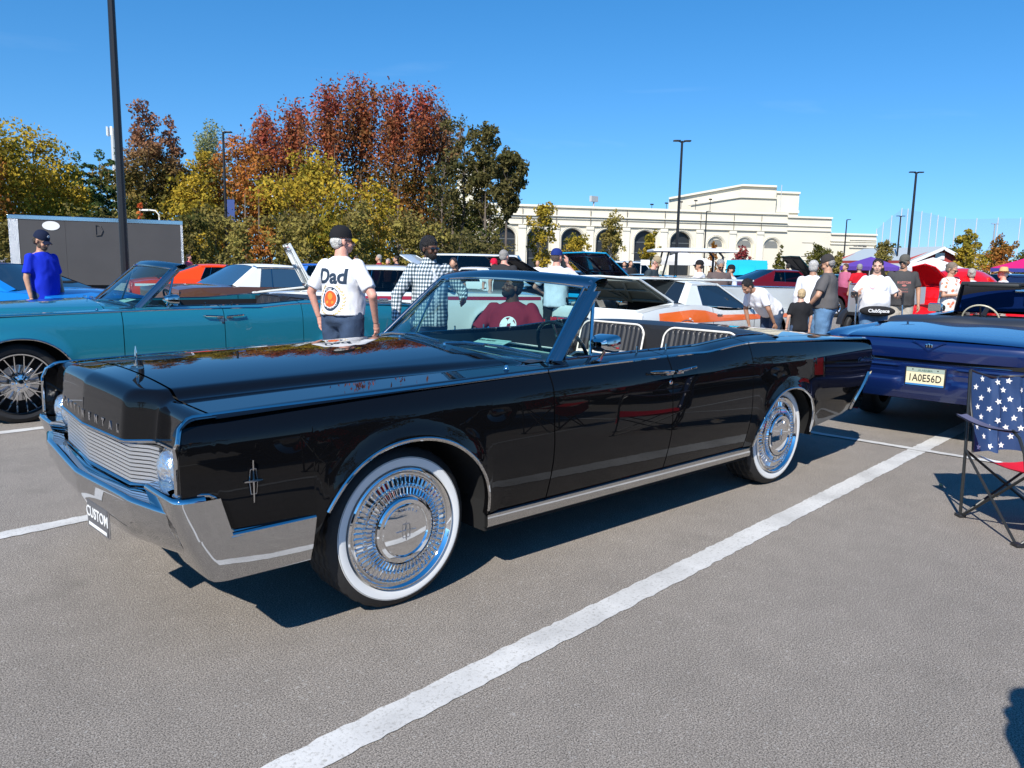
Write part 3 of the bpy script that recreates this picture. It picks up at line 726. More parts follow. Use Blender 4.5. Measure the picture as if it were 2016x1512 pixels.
def classic(label, PM, loc, rz, L=4.8, W=1.88, wb=2.8, H=1.33, belt=None, cab=(.55, -.05, -.95, -1.65), qx=-.75, roofm=None, conv=False, hood_open=None, trunk_open=None,
            rim='slots', glass=None, stripes=(), tails='bar', wz=.33, name='parked_car', group='classic cars on show', fx=.0, plain=False, nose=0, lidm=None, lidpx=None, wr=.33, seam=(.62, -.62)):
    t = thing(name, label, 'car', loc, rz, group)
    belt = belt or [(-L/2, .80), (-L/2+.5, .86), (-.9, .90), (.6, .86), (L/2-.3, .82), (L/2, .76)]
    hw = W/2; G = glass or GLASSD; roofm = roofm or PM
    ax = (wb/2+fx, -wb/2+fx)
    def bz(x): return ps(belt, x)
    def Wx(x): return hw*(1-.05*abs(2*x/L)**4)
    def side(x, z):
        zt = bz(x); u = (z-.25)/max(.1, zt-.25)
        return Wx(x)-.035*max(0, (u-.62)/.38)**2-.055*max(0, (.55-u)/.55)**1.6
    def bot(x):
        for a in ax:
            u = (x-a)/(wr+.07)
            if abs(u) < 1: return .26+(wr+wr+.055-.26)*max(0, 1-abs(u)**2.3)**.5
        return .24+.10*sst(L/2-.5, L/2, abs(x))
    def ysd(x, z):
        y = side(x, z)
        for a in ax:
            d = sqrt((x-a)**2+(z-wr)**2)-(wr+.07)
            if z > .25 and d < .12: y += .018*exp(-(max(0, d)/.04)**2)
        return y
    xs = set(-L/2+L*i/44 for i in range(45))
    for a in ax:
        for k in range(17): xs.add(a+(wr+.07)*cos(pi*k/16)*.999)
        xs.add(a-wr-.072); xs.add(a+wr+.072)
    xs = sorted(x for x in xs if -L/2 <= x <= L/2)
    vs = [0, .05, .15, .3, .45, .6, .72, .82, .9, .96, 1]
    for s in (1, -1):
        mk('body_side', gridx(lambda x, v: (x, s*ysd(x, lerp(bot(x), bz(x), v)), lerp(bot(x), bz(x), v)), xs, vs, flip=(s > 0)), PM, t)
        for a, b, z0, z1, sm in stripes:
            n = 24; mk('stripe', gridx(lambda x, v: (x, s*(ysd(x, lerp(z0(x), z1(x), v))+.004), lerp(z0(x), z1(x), v)), [a+(b-a)*i/n for i in range(n+1)], [0, .25, .5, .75, 1], flip=(s > 0)), sm, t)
        if not plain:
            for x in seam:
                mk('door_seam', tube([(x, s*(ysd(x, z)+.0005), z) for z in [.28+(bz(x)-.28)*i/8 for i in range(9)]], .0045, 4), BLACKM, t)
            mk('door_handle', box(seam[1]+.10, seam[1]+.24, s*(side(seam[1], .74))-.015, s*(side(seam[1], .74))+.02, bz(seam[1])-.13, bz(seam[1])-.105, .006), CHROME, t)
            mk('arch_trim', join(*[tube([(a+(wr+.065)*cos(pi*k/20), s*(ysd(a+(wr+.065)*cos(pi*k/20), .26+(wr+wr+.05-.26)*sin(pi*k/20)**.87)+.003), .26+(wr+wr+.05-.26)*sin(pi*k/20)**.87) for k in range(21)], .006, 6) for a in ax]), CHROME if plain is False else PM, t)
            mk('rocker', box(ax[1]+wr+.08, ax[0]-wr-.08, min(s*(hw-.05), s*(hw-.02)), max(s*(hw-.05), s*(hw-.02)), .22, .27, .008), CHROME2, t)
            mk('side_marker', box(L/2-.45, L/2-.33, s*Wx(L/2-.4)-.012, s*Wx(L/2-.4)+.006, .52, .56), AMBER, t)
        mk('wing_mirror', join(xf(lathe([(.0001, .03), (.045, .025), (.055, 0), (.03, -.05), (.0001, -.06)], 14, 'x'), t=(cab[0]-.25, s*(hw+.02), bz(cab[0])+.10)), tube([(cab[0]-.22, s*(hw+.02), bz(cab[0])+.10), (cab[0]-.15, s*(hw-.06), bz(cab[0])+.01)], .012, 6)), CHROME, t)
        for a in ax: simple_wheel(t, a, s*(hw-.12), wr, rim)
    def topz(x, y):
        u = abs(y)/(Wx(x)-.035); return bz(x)+.045*(1-u**2.4)
    def patch(nm, x0, x1, f0, f1, m, nx=14, ny=17):
        return mk(nm, grid(lambda u, v: (lerp(x0, x1, u), lerp(f0(lerp(x0, x1, u)), f1(lerp(x0, x1, u)), v), topz(lerp(x0, x1, u), lerp(f0(lerp(x0, x1, u)), f1(lerp(x0, x1, u)), v))), nx, ny), m, t)
    e = lambda x: Wx(x)-.033
    hx0, hx1 = cab[0]+.08, L/2-.10; tx0, tx1 = -L/2+.06, cab[3]-.10
    if hood_open is None: patch('hood', hx0, L/2, lambda x: -e(x)+.14, lambda x: e(x)-.14, lidm or PM)
    if trunk_open is None: patch('trunk_lid', -L/2, tx1, lambda x: -e(x)+.14, lambda x: e(x)-.14, lidm or PM)
    for s in (1, -1):
        for x0, x1 in ((cab[0]-.10 if hood_open is None else hx0-.2, L/2), (-L/2, cab[3]+.10)):
            a, b = (lambda x: e(x)-.146), (lambda x: e(x)+.002)
            patch('wing_top', x0, x1, a if s > 0 else (lambda x: -e(x)-.002), b if s > 0 else (lambda x: -e(x)+.146), PM, 14, 5)
    patch('cowl', cab[0]-.12, cab[0]+.075, lambda x: -e(x)+.14, lambda x: e(x)-.14, PM, 4, 9)
    patch('rear_shelf', cab[3]-.10, cab[3]+.12, lambda x: -e(x)+.14, lambda x: e(x)-.14, PM, 4, 9)
    # ends
    for sgn, nm in ((1, 'nose'), (-1, 'tail')):
        X = sgn*L/2
        def ef(y, v):
            u = abs(y)/(hw*.95); z = lerp(.36, topz(X, y*.96), v); bulge = .05*(1-u**3)+(.03 if sgn > 0 else .0)*sin(pi*v)
            return (X+sgn*bulge*(1 if 0 < v < 1 else .4), y, z)
        mk(nm+'_panel', gridx(ef, [-hw*.95+hw*1.9*i/16 for i in range(17)], [0, .2, .4, .6, .8, .93, 1], flip=(sgn < 0)), PM, t)
        mk('front_bumper' if sgn > 0 else 'rear_bumper', gridx(lambda y, v: (X+sgn*([.05, .115, .12, .05][int(v)]*(1-.6*(abs(y)/hw)**4)-.03), y, [.40, .42, .53, .55][int(v)]), [-hw*.99+hw*1.98*i/20 for i in range(21)], [0, 1, 2, 3], flip=(sgn < 0)), CHROME, t, sharp=50)
    xr = -L/2-.052
    if tails == 'bar':
        mk('tail_panel', box(xr-.008, xr+.01, -hw*.80, hw*.80, .585, .70, .003), CHROME2, t)
        for s in (1, -1):
            for k in range(3): mk('tail_light', box(xr-.018, xr, *sorted((s*(hw*.38+.16*k), s*(hw*.38+.16*k+.13))), .60, .685, .004), REDLENS, t)
    else:
        for s in (1, -1): mk('tail_light', xf(lathe([(.0001, .03), (.05, .022), (.062, 0)], 18, 'x'), s=(-1, 1, 1), t=(xr, s*hw*.74, .64)), REDLENS, t)
    pl_ = mk('licence_plate', box(xr-.07, xr-.06, -.152, .152, .40, .55), mat('plate_white', (.6, .6, .55), .5), t, smooth=False)
    for s in (1, -1):
        hl = thing_part('headlight', t, (L/2+.075, s*hw*.74, .64)); mk('lens', lathe([(.07, 0), (.06, .02), (.0001, .035)], 18, 'x'), LENS, hl); mk('bezel', lathe([(.085, -.02), (.085, .008), (.07, .004)], 18, 'x'), CHROME, hl)
    mk('grille', join(box(L/2+.05, L/2+.075, -hw*.6, hw*.6, .57, .72), *[box(L/2+.075, L/2+.085, -hw*.6, hw*.6, .58+.03*k, .588+.03*k) for k in range(5)]), BLKTRIM, t, smooth=False)
    # cabin
    zr = H; yr = hw*.66; yb = hw-.10
    x0, x1, x2, x3 = cab
    zb0, zb1 = topz(x0, 0)-.02, topz(x3, 0)-.02
    if not conv:
        def roof(u, v):
            x = lerp(x1+.03, x2-.03, u); k = 2*v-1
            return (x-.0, k*(yr+.04), zr-.055*abs(k)**3-.02*(2*u-1)**2-(.03 if abs(k) == 1 else 0))
        mk('roof', grid(roof, 13, 15), roofm, t, sharp=60)
        def quad(P0, P1, Q0, Q1, nm, m, n=7, bow=.05):  # P base line, Q top line
            P0, P1, Q0, Q1 = map(Vector, (P0, P1, Q0, Q1))
            ax_ = Vector((1, 0, 0)) if P0.x > 0 else Vector((-1, 0, 0))
            return mk(nm, grid(lambda u, v: tuple(P0.lerp(P1, u).lerp(Q0.lerp(Q1, u), v)+ax_*bow*(1-(2*u-1)**2)+Vector((0, 0, .03*(1-(2*u-1)**2)*v))), n, 5), m, t)
        zrr = zr-.055
        quad((x0, -yb, zb0-.03), (x0, yb, zb0-.03), (x1, -yr, zrr), (x1, yr, zrr), 'windscreen', G, bow=.09)
        quad((x3, yb*.9, zb1-.0), (x3, -yb*.9, zb1-.0), (x2, yr*.9, zrr), (x2, -yr*.9, zrr), 'rear_window', G)
        for s in (1, -1):
            def ln(x, top): return (x, s*(yr+.02 if top else side(min(max(x, -L/2), L/2), bz(x))-.03), (zrr-.02) if top else bz(x)+.0)
            fq = (x0-x1)*.0
            qt = lerp(x2, x1, .28) if qx is None else qx
            A = ln(x0-.12, 0); B = ln(x1-.05, 1); Cc = ln(qx+.12, 1); D = ln(qx-.05, 0)
            mk('side_window', ([A, B, Cc, D], [(0, 1, 2, 3)] if s < 0 else [(3, 2, 1, 0)]), G, t, smooth=False)
            D2 = (D[0]-.008, D[1]+s*.004, D[2]); C2 = (Cc[0]-.008, Cc[1]+s*.004, Cc[2])
            E_ = ln(x2+.02, 1); F_ = (x3+.06, s*(side(x3, bz(x3))-.04), bz(x3)+.005); Gv = (x3+.02, s*yb*.9, zb1+.01); Hh = (x2-.01, s*yr*.9, zrr+.01)
            mk('rear_pillar', ([D2, C2, E_, F_, Gv, Hh], [(0, 1, 2, 3), (3, 2, 5, 4)] if s < 0 else [(3, 2, 1, 0), (4, 5, 2, 3)]), roofm, t, smooth=False)
            mk('front_pillar', tube([A, B], .022, 6), roofm, t)
            mk('roof_rail', tube([B, Cc, E_, Hh], .018, 6), roofm if roofm is PM else CHROME, t)
            mk('window_trim', tube([B, A, D, Cc], .007, 5), CHROME, t)
            mk('window_divider', tube([(lerp(x2, x1, .35)-.12, s*side(0, .8)-s*.03, bz(0)), (lerp(x2, x1, .35), s*(yr+.02), zrr-.02)], .008, 5), CHROME, t)
        [mk('seat', b_, INTR, t) for b_ in (box(-.9, -.75, -.55, .55, .4, 1.0, .05), box(.05, .2, -.6, -.08, .4, 1.08, .05), box(.05, .2, .08, .6, .4, 1.08, .05))]
    mk('floor_pan', box(ax[1]+.45, ax[0]-.45, -hw+.09, hw-.09, .2, .3), INTR, t, smooth=False)
    mk('inner_tub', join(box(ax[0]-.4, L/2-.04, -hw*.62, hw*.62, .25, .60), box(-L/2+.04, ax[1]+.4, -hw*.62, hw*.62, .25, .55), box(-L/2+.05, ax[1]-wr-.08, -hw*.88, hw*.88, .3, .45), box(ax[0]+wr+.08, L/2-.05, -hw*.88, hw*.88, .3, .45), box(ax[1]+wr+.08, ax[0]-wr-.08, -hw*.93, hw*.93, .24, .5)), UNDER, t, smooth=False)
    def lid(nm, xh, ln_, ang, wid, dirn, m, um):
        zz = topz(xh, 0)
        o = thing_part(nm, t, (xh, 0, zz)); o.rotation_euler = (0, radians(-ang*dirn), 0)
        mk('lid_skin', grid(lambda u, v: (dirn*ln_*u, (2*v-1)*wid*(1-.04*u), .03*(1-(2*v-1)**2)*(1-.3*u)-.02*u**4), 9, 13), m, o)
        mk('lid_edge', tube([(0, -wid, 0), (dirn*ln_, -wid*.96, -.02), (dirn*ln_*1.0, 0, .005), (dirn*ln_, wid*.96, -.02), (0, wid, 0)], .016, 6), m, o)
        mk('lid_underside', grid(lambda u, v: (dirn*ln_*(.02+.96*u), (2*v-1)*wid*.95, -.022), 2, 2), um, o, smooth=False)
        rb = [box(min(0, dirn*ln_), max(0, dirn*ln_), y-.03, y+.03, -.045, -.024, .006) for y in (-wid*.85, 0, wid*.85)]+[box(*sorted((dirn*ln_*u-.035, dirn*ln_*u+.035)), -wid*.9, wid*.9, -.047, -.026, .006) for u in (.08, .52, .92)]
        rb += [xf(box(0, ln_*1.0, -.025, .025, -.046, -.025, .006), t=(0 if dirn > 0 else 0, 0, 0), rz=(0 if dirn > 0 else pi)+q) for q in (.45, -.45)]
        mk('lid_ribs', join(*rb), um, o)
        return o
    if hood_open is not None:
        mk('engine_bay', box(hx0, hx1, -hw*.72, hw*.72, .5, .62), INTR, t, smooth=False)
        mk('engine', join(box(hx0+.35, hx1-.3, -.28, .28, .6, .78, .03), xf(lathe([(.0001, .09), (.18, .08), (.19, 0)], 20), t=((hx0+hx1)/2, 0, .80))), CHROME2, t)
        lid('hood', hx0, hx1-hx0+.04, hood_open, hw*.80, 1, PM, lidpx or mat('lid_under_black', (.02, .02, .022), .5))
        mk('prop_rod', tube([(hx0+.5, hw*.7, .82), (hx0+.35*(hx1-hx0), hw*.72, .82+sin(radians(hood_open))*.45*(hx1-hx0))], .006, 5), CHROME2, t)
    if trunk_open is not None:
        mk('trunk_floor', box(tx0, tx1+.1, -hw*.72, hw*.72, .5, .58), mat('trunk_mat', (.10, .10, .09), .9), t, smooth=False)
        mk('trunk_lip', tube([(tx1, -hw*.80, topz(tx1, hw*.8)), (tx0, -hw*.78, bz(tx0)+.01), (tx0, hw*.78, bz(tx0)+.01), (tx1, hw*.80, topz(tx1, hw*.8))], .02, 6), PM, t)
        lid('trunk_lid', tx1, (tx1-tx0+.02)*(.86 if trunk_open > 60 else 1), trunk_open, hw*.80, -1, lidm or PM, lidpx or PM)
    return t, dict(bz=bz, side=ysd, top=topz, hw=hw)
# ---------------------------------------------------------------- people (local: facing +x, left +y, feet on z = 0)
from mathutils import noise as mnoise
def ell(c, r, n=14, rot=None):
    V = []; F = []; m = n//2+1
    for j in range(m):
        ph = pi*j/(m-1)
        for k in range(n):
            p = Vector((r[0]*sin(ph)*cos(2*pi*k/n), r[1]*sin(ph)*sin(2*pi*k/n), r[2]*cos(ph)))
            if rot: p = Euler(rot).to_matrix() @ p
            V.append((c[0]+p.x, c[1]+p.y, c[2]+p.z))
    for j in range(m-1):
        for k in range(n):
            F.append((j*n+k, (j+1)*n+k, (j+1)*n+(k+1) % n, j*n+(k+1) % n))
    return V, F
def limb(pts, rs, n=12, sx=1.0):
    out = [tube(pts, rs, n, sx=sx)]
    for p, r in zip(pts, rs): out.append(ell(p, (r, r, r), 12))
    return join(*out)
def remeshed(vf, vox, smooth=2, wr=0.0, wscale=(9, 9, 5), seed=0, fac=.5):
    me = bpy.data.meshes.new('tmp'); me.from_pydata(vf[0], [], vf[1]); me.update()
    o = bpy.data.objects.new('tmp', me); COL.objects.link(o)
    m = o.modifiers.new('r', 'REMESH'); m.mode = 'VOXEL'; m.voxel_size = vox; m.adaptivity = 0
    if smooth: s = o.modifiers.new('s', 'SMOOTH'); s.iterations = smooth; s.factor = fac
    dg = bpy.context.evaluated_depsgraph_get(); dg.update()
    r = bpy.data.meshes.new_from_object(o.evaluated_get(dg))
    bpy.data.objects.remove(o); bpy.data.meshes.remove(me)
    if wr:
        off = Vector((seed*3.1, seed*1.7, 0))
        co = [v.co.copy() for v in r.vertices]; no = [v.normal.copy() for v in r.vertices]
        for v, c, nn in zip(r.vertices, co, no):
            q = Vector((c.x*wscale[0], c.y*wscale[1], (c.z+.5*abs(c.y))*wscale[2]))+off
            f = 1-abs(mnoise.noise(q))*2.4
            v.co = c+nn*(wr*f+wr*.5*mnoise.noise(q*2.7))
    return r
def mesh_obj(name, me, m, parent):
    me.materials.clear(); me.materials.append(m)
    me.polygons.foreach_set('use_smooth', [True]*len(me.polygons)); me.name = name
    o = bpy.data.objects.new(name, me); COL.objects.link(o); o.parent = parent; return o
def hand_vf(w, d, pn, curl=.5, s=1.0, thumb=None):
    """w wrist, d direction of fingers, pn palm normal"""
    w = Vector(w); d = Vector(d).normalized(); pn = Vector(pn).normalized(); a = d.cross(pn).normalized(); pn = a.cross(d)
    out = [limb([w, w+d*.03*s, w+d*.085*s], [.022*s, .026*s, .027*s], 10, sx=1.0)]
    out.append(ell(w+d*.055*s, (.03*s,)*3))
    for i, (off, L) in enumerate(((-.030, .062), (-.010, .074), (.011, .070), (.030, .054))):
        p = w+d*.082*s+a*off*s; q = p; dirn = d.copy(); pts = [p]; rr = [.0098*s]
        for k in range(3):
            dirn = (dirn*cos(curl*(.5+.3*k))+pn*sin(curl*(.5+.3*k))).normalized()
            q = q+dirn*L*s*(.42, .33, .25)[k]; pts.append(q); rr.append((.0095, .0088, .0078)[k]*s)
        out.append(limb(pts, rr, 8))
    sgn = thumb if thumb else -1
    t0 = w+d*.025*s+a*sgn*.022*s; t1 = t0+(d*.6+a*sgn*.75+pn*.25).normalized()*.038*s; t2 = t1+(d*.9+a*sgn*.15+pn*.35*min(1, curl*1.5)).normalized()*.032*s
    out.append(limb([t0, t1, t2], [.014*s, .0115*s, .009*s], 8))
    return join(*out)
SKINS = {'pale': (.56, .33, .24), 'tan': (.46, .25, .16), 'rosy': (.62, .31, .23), 'brown': (.10, .045, .026), 'olive': (.36, .19, .12)}
def cloth(name, col, rough=.85, var=.12): return mat('cloth_'+name, col, rough=rough, bump=.25, bscale=220, var=var, vscale=3, spec=.2)
PEOPLE = []
def person(label, px, D, face, H=1.75, fat=1.0, skin='tan', shirt=None, sleeve='short', pants=None, hair=None, hairstyle='short', hat=None, glasses=False, beard=None,
           arms=None, lean=0.0, headturn=0.0, headnod=0.0, voxel=None, seat=None, group='visitors at the car show', shirtlen=.0, belt=None, at=None, legs=True, female=False, hunch=0.0, hands=True, z0=0.0, bare=False):
    loc = at or gp(px, D); loc = (loc[0], loc[1], z0)
    t = thing('person', label, 'person', loc, head(face) if at is None or True else face, group)
    vox = voxel or (.011 if D < 10.5 else .016 if D < 16 else .024)
    s = H/1.75; S = lambda p: (p[0]*s, p[1]*s, p[2]*s)
    sk = mat('skin_'+skin, SKINS[skin], rough=.52, sss=.06, var=.08, vscale=14)
    hz_ = .93; sh = 1.43; g = fat
    # bend of the trunk forward about the hips
    def B(p, k=1.0):
        x, y, z = p
        if z > hz_:
            a = lean*k; dz = z-hz_; return (x*cos(a)+dz*sin(a), y, hz_+dz*cos(a)-x*sin(a))
        return p
    sw = (.190 if not female else .165)*(.7+.3*g)
    A = {'l': [(-.01, sw+.055*g, 1.14), (.05, sw+.06*g, .89)], 'r': [(-.01, -sw-.055*g, 1.14), (.05, -sw-.06*g, .89)]}
    if arms:
        for k in arms: A[k] = arms[k]
    parts = []; shirtp = []
    # torso
    tr = [((0, 0, .93), (.115*g, .155*g, .13)), ((.012*g, 0, 1.05), (.122*g*(1 if g < 1.1 else 1.12), .148*g, .13)), ((.012, 0, 1.20), (.122*(.5+.5*g), .155*(.4+.6*g), .14)), ((-.005, 0, 1.33), (.115*(.6+.4*g), .165*(.5+.5*g), .12)), ((-.02, 0, 1.42), (.075, .14, .06))]
    if female: tr.append(((.085, .07, 1.26), (.07*g, .075, .075))); tr.append(((.085, -.07, 1.26), (.07*g, .075, .075)))
    for c, r in tr: parts.append(ell(S(B(c)), S(r), rot=(0, lean, 0)))
    gap = .018
    hem = (.86-shirtlen)
    belly = 1.0+max(0, g-1.05)*.35
    prof = [(hem, .128*g+gap, .163*g+gap, 0), (.95, .132*g+gap, .160*g+gap, .004), (1.06, (.128*g+gap)*belly, .156*g+gap, .014*g), (1.18, (.126*(.4+.6*g)+gap)*belly**.6, .158*(.3+.7*g)+gap, .014), (1.29, .122*(.6+.4*g)+gap, .172*(.5+.5*g)+gap, .0), (1.37, .104*(.7+.3*g)+gap, .178*(.6+.4*g)+gap, -.010), (1.425, .078+gap, .140+gap, -.016), (1.462, .056+gap, .075+gap, -.014), (1.475, .045+gap, .050+gap, -.013)]
    def shf(u, a):
        z = lerp(prof[0][0], prof[-1][0], u); q = [ps([(p_[0], p_[i_]) for p_ in prof], z) for i_ in (1, 2, 3)]
        c_, s2 = cos(a), sin(a); e_ = .88
        return S(B((q[2]+q[0]*abs(c_)**e_*(1 if c_ > 0 else -1), q[1]*abs(s2)**e_*(1 if s2 > 0 else -1), z)))
    nA = 28; V_, F_ = gridx(shf, [i_/22 for i_ in range(23)], [2*pi*i_/nA for i_ in range(nA)])
    F_ = [(i_*nA+k_, (i_+1)*nA+k_, (i_+1)*nA+(k_+1) % nA, i_*nA+(k_+1) % nA) for i_ in range(22) for k_ in range(nA)]+[tuple(range(nA)), tuple(range(22*nA+nA-1, 22*nA-1, -1))]
    shirtp.append((V_, F_))
    if female:
        for yy in (.07, -.07): shirtp.append(ell(S(B((.075, yy, 1.26))), S((.088*g, .088, .085)), rot=(0, lean, 0)))
    # shoulders, arms
    for k, sg in (('l', 1), ('r', -1)):
        P0 = S(B((-.01, sg*sw*.93, 1.395))); P1 = S(B(A[k][0])); P2 = S(B(A[k][1]))
        parts.append(limb([P0, P1, P2], [.052*s*(.7+.3*g), .040*s*(.7+.3*g), .026*s], 12))
        V0, V1, V2 = Vector(P0), Vector(P1), Vector(P2)
        shirtp.append(ell(tuple(V0), (.060*s*(.7+.3*g),)*3))
        if sleeve == 'short':
            e = V0.lerp(V1, .78); r0 = .060*s*(.7+.3*g); shirtp.append(tube([V0, V0.lerp(V1, .4), e], [r0, r0*1.0, r0*1.04], 14))
        elif sleeve == 'long':
            shirtp.append(limb([P0, P1, tuple(V1.lerp(V2, .93))], [.068*s*(.65+.35*g), .056*s*(.65+.35*g), .040*s], 14))
        elif sleeve == 'cap':
            shirtp.append(tube([V0, V0.lerp(V1, .35)], [.06*s, .062*s], 14))
    # neck, head
    nb = Vector(B((-.012, 0, 1.43))); hc = Vector(B((.012+hunch*.5, 0, 1.615), 1.0+.0))+Vector((hunch, 0, -hunch*.35))
    nt_ = Vector(B((.0+hunch*.6, 0, 1.54)))+Vector((hunch*.4, 0, 0))
    parts.append(limb([S(nb), S(nt_)], [.062*s*(.6+.4*g), .054*s*(.7+.3*g)], 12))
    HM = Matrix.Translation(Vector(S(hc))) @ Euler((0, headnod+lean*.6, headturn)).to_matrix().to_4x4() @ Matrix.Scale(s, 4)
    def hd(vf): return xf(vf, HM)
    fw = .94+.06*g
    hp = [ell((-.012, 0, .030), (.092, .074*fw, .088)), ell((.022, 0, -.035), (.066, .058*fw, .072)), ell((.050, 0, -.080), (.034, .036*fw, .026)), ell((.060, 0, .012), (.030, .055, .020)),
          limb([(.082, 0, -.002), (.102, 0, -.032)], [.011, .014], 8), ell((.098, 0, -.034), (.012, .018, .010)), ell((.055, .036, -.035), (.028, .022, .026)), ell((.055, -.036, -.035), (.028, .022, .026)), ell((.086, 0, -.062), (.011, .023, .009)),
          ell((-.005, .076*fw, -.012), (.018, .009, .030)), ell((-.005, -.076*fw, -.012), (.018, .009, .030))]
    vh = .0065 if D < 10.5 else .009 if D < 16 else .016
    hm_ = remeshed(hd(join(*hp)), vh*s, 2)
    bodym = remeshed(join(*parts, hd(ell((.0, 0, -.03), (.05, .045, .06)))), vox, 2)
    # legs
    lp = []; pp = []
    if legs:
        for sg in (1, -1):
            if seat: j = [(0, sg*.10, seat), (.42, sg*.13, seat+.02), (.42, sg*.14, .09), (.54, sg*.15, .05)]
            else: j = [(0, sg*.095, .93), (.015, sg*.11, .49), (-.01, sg*.12, .09), (.12, sg*.135, .04)]
            lp.append(limb([S(q) for q in j], [.085*s*g, .055*s*(.6+.4*g), .038*s, .035*s], 12))
            sx_ = [.105*s*g, .075*s*(.6+.4*g), .062*s*(.7+.3*g)]
            pp.append(limb([S(j[0]), S(j[1]), S(j[2])], sx_, 14))
            mk('shoe', xf(join(ell((.06, 0, .045), (.14, .048, .045), 12), box(-.07, .19, -.045, .045, .0, .03, .008)), t=(S(j[2])[0]-.02, S(j[2])[1], 0), rz=sg*.15, s=s), cloth('shoe_dark', (.04, .04, .045)), t)
        pz = seat if seat else .93
        pp.append(ell(S((0, 0, pz)), S((.135*g, .165*g, .12)))); pp.append(tube([S((0, 0, pz)), S((0.004, 0, .985 if not seat else pz+.08))], [.16*s*g, .152*s*g], 20, sx=.80 if g < 1.2 else .86, up=(0, 1, 0)))
        legm = remeshed(join(*lp), vox*1.3, 1)
    ms = [bodym, hm_]+([legm] if legs else [])
    # hands
    hs_ = []
    if hands:
        for k, sg in (('l', 1), ('r', -1)):
            e = Vector(S(B(A[k][0]))); w_ = Vector(S(B(A[k][1]))); d = (w_-e).normalized()
            pn = Vector((0, -sg, 0)) if abs(d.y) < .8 else Vector((1, 0, 0))
            hs_.append(hand_vf(w_+d*.01, d if len(A[k]) < 3 else A[k][2], pn, .55, s*1.02, thumb=-sg if abs(d.z) > .5 else sg))
        ms.append(remeshed(join(*hs_), .0062 if D < 12 else .010, 1))
    V = []; F = []
    for m_ in ms:
        k = len(V); V += [tuple(v.co) for v in m_.vertices]; F += [tuple(i+k for i in p.vertices) for p in m_.polygons]
        bpy.data.meshes.remove(m_)
    b = mk('body', (V, F), sk, t, sharp=180)
    # clothes
    seed = len(PEOPLE)
    shc = shirt if shirt else cloth('white', (.74, .74, .74))
    V, F = join(*shirtp)
    sm = remeshed((V, F), vox, 3, wr=.0065 if D < 16 else .004, seed=seed)
    # cut the neck opening and flat hem
    so_ = mesh_obj('shirt', sm, shc, t)
    if pants is not None and legs:
        pm = remeshed(join(*pp), vox*1.2, 2, wr=.006, wscale=(7, 7, 9), seed=seed+.5); mesh_obj('trousers', pm, pants, t)
    if belt: mk('belt', xf(lathe([(.163*g, -.02), (.168*g, -.018), (.168*g, .018), (.163*g, .02)], 28), t=S((0.004, 0, .975)), s=(s*.82 if g < 1.2 else s*.88, s, s)), belt, t)
    # hair
    if hair and hairstyle != 'bald':
        hp2 = []
        hm = mat('hair_%02d' % int(hair[0]*1000), hair, rough=.55, bump=.9, bscale=130, var=.25, vscale=60)
        if hairstyle == 'short': hp2 = [ell((-.024, 0, .042), (.094, .083*fw, .086)), ell((-.048, 0, -.005), (.062, .076*fw, .070))]
        elif hairstyle == 'afro': hp2 = [ell((-.020, 0, .052), (.100, .088*fw, .088)), ell((-.040, 0, .02), (.085, .084*fw, .080))]
        elif hairstyle == 'fringe': hp2 = [ell((-.048, 0, .0), (.064, .080*fw, .060)), ell((-.055, 0, -.030), (.050, .072*fw, .045)), ell((-.02, .072*fw, .0), (.035, .012, .03)), ell((-.02, -.072*fw, .0), (.035, .012, .03))]
        elif hairstyle == 'long': hp2 = [ell((-.024, 0, .044), (.096, .086, .084)), ell((-.055, 0, -.03), (.055, .085, .10)), limb([(-.055, .055, -.03), (-.05, .085, -.17), (-.02, .095, -.22)], [.04, .035, .02], 10), limb([(-.055, -.055, -.03), (-.05, -.085, -.17), (-.02, -.095, -.22)], [.04, .035, .02], 10), limb([(-.07, 0, -.03), (-.08, 0, -.18)], [.06, .05], 10)]
        elif hairstyle == 'bun': hp2 = [ell((-.024, 0, .042), (.096, .084, .086)), ell((-.048, 0, -.01), (.064, .078, .075)), ell((-.11, 0, .03), (.035, .035, .035))]
        if hat and hairstyle in ('short', 'fringe'): hp2 = [ell((-.048, 0, -.004), (.062, .079*fw, .054)), ell((-.052, 0, -.034), (.046, .068*fw, .036))]
        me = remeshed(hd(join(*hp2)), .007 if D < 12 else .012, 2, wr=.004, wscale=(40, 40, 30), seed=seed); mesh_obj('hair', me, hm, t)
    if beard:
        me = remeshed(hd(join(ell((.050, 0, -.078), (.046, .050*fw, .038)), ell((.02, .052*fw, -.05), (.030, .014, .040)), ell((.02, -.052*fw, -.05), (.030, .014, .040)), ell((.088, 0, -.050), (.012, .026, .008)))), .0075, 1)
        mesh_obj('beard', me, mat('beard_%02d' % int(beard[0]*1000), beard, rough=.8, bump=.6, bscale=200), t)
    if not beard and D < 16: mk('mouth', hd(ell((.0945, 0, -.061), (.006, .021, .0035), 10)), mat('lips', (.32, .10, .08), .5), t)
    if not glasses and D < 16:
        for y in (.028, -.028):
            mk('eye', hd(ell((.079, y, -.004), (.006, .0095, .0042), 10)), mat('eye_dark', (.06, .04, .035), .2), t)
            mk('eyebrow', hd(tube([(.084, y-.017, .012), (.089, y, .017), (.083, y+.017, .012)], .0035, 6)), mat('brow', (.05, .035, .025), .8), t)
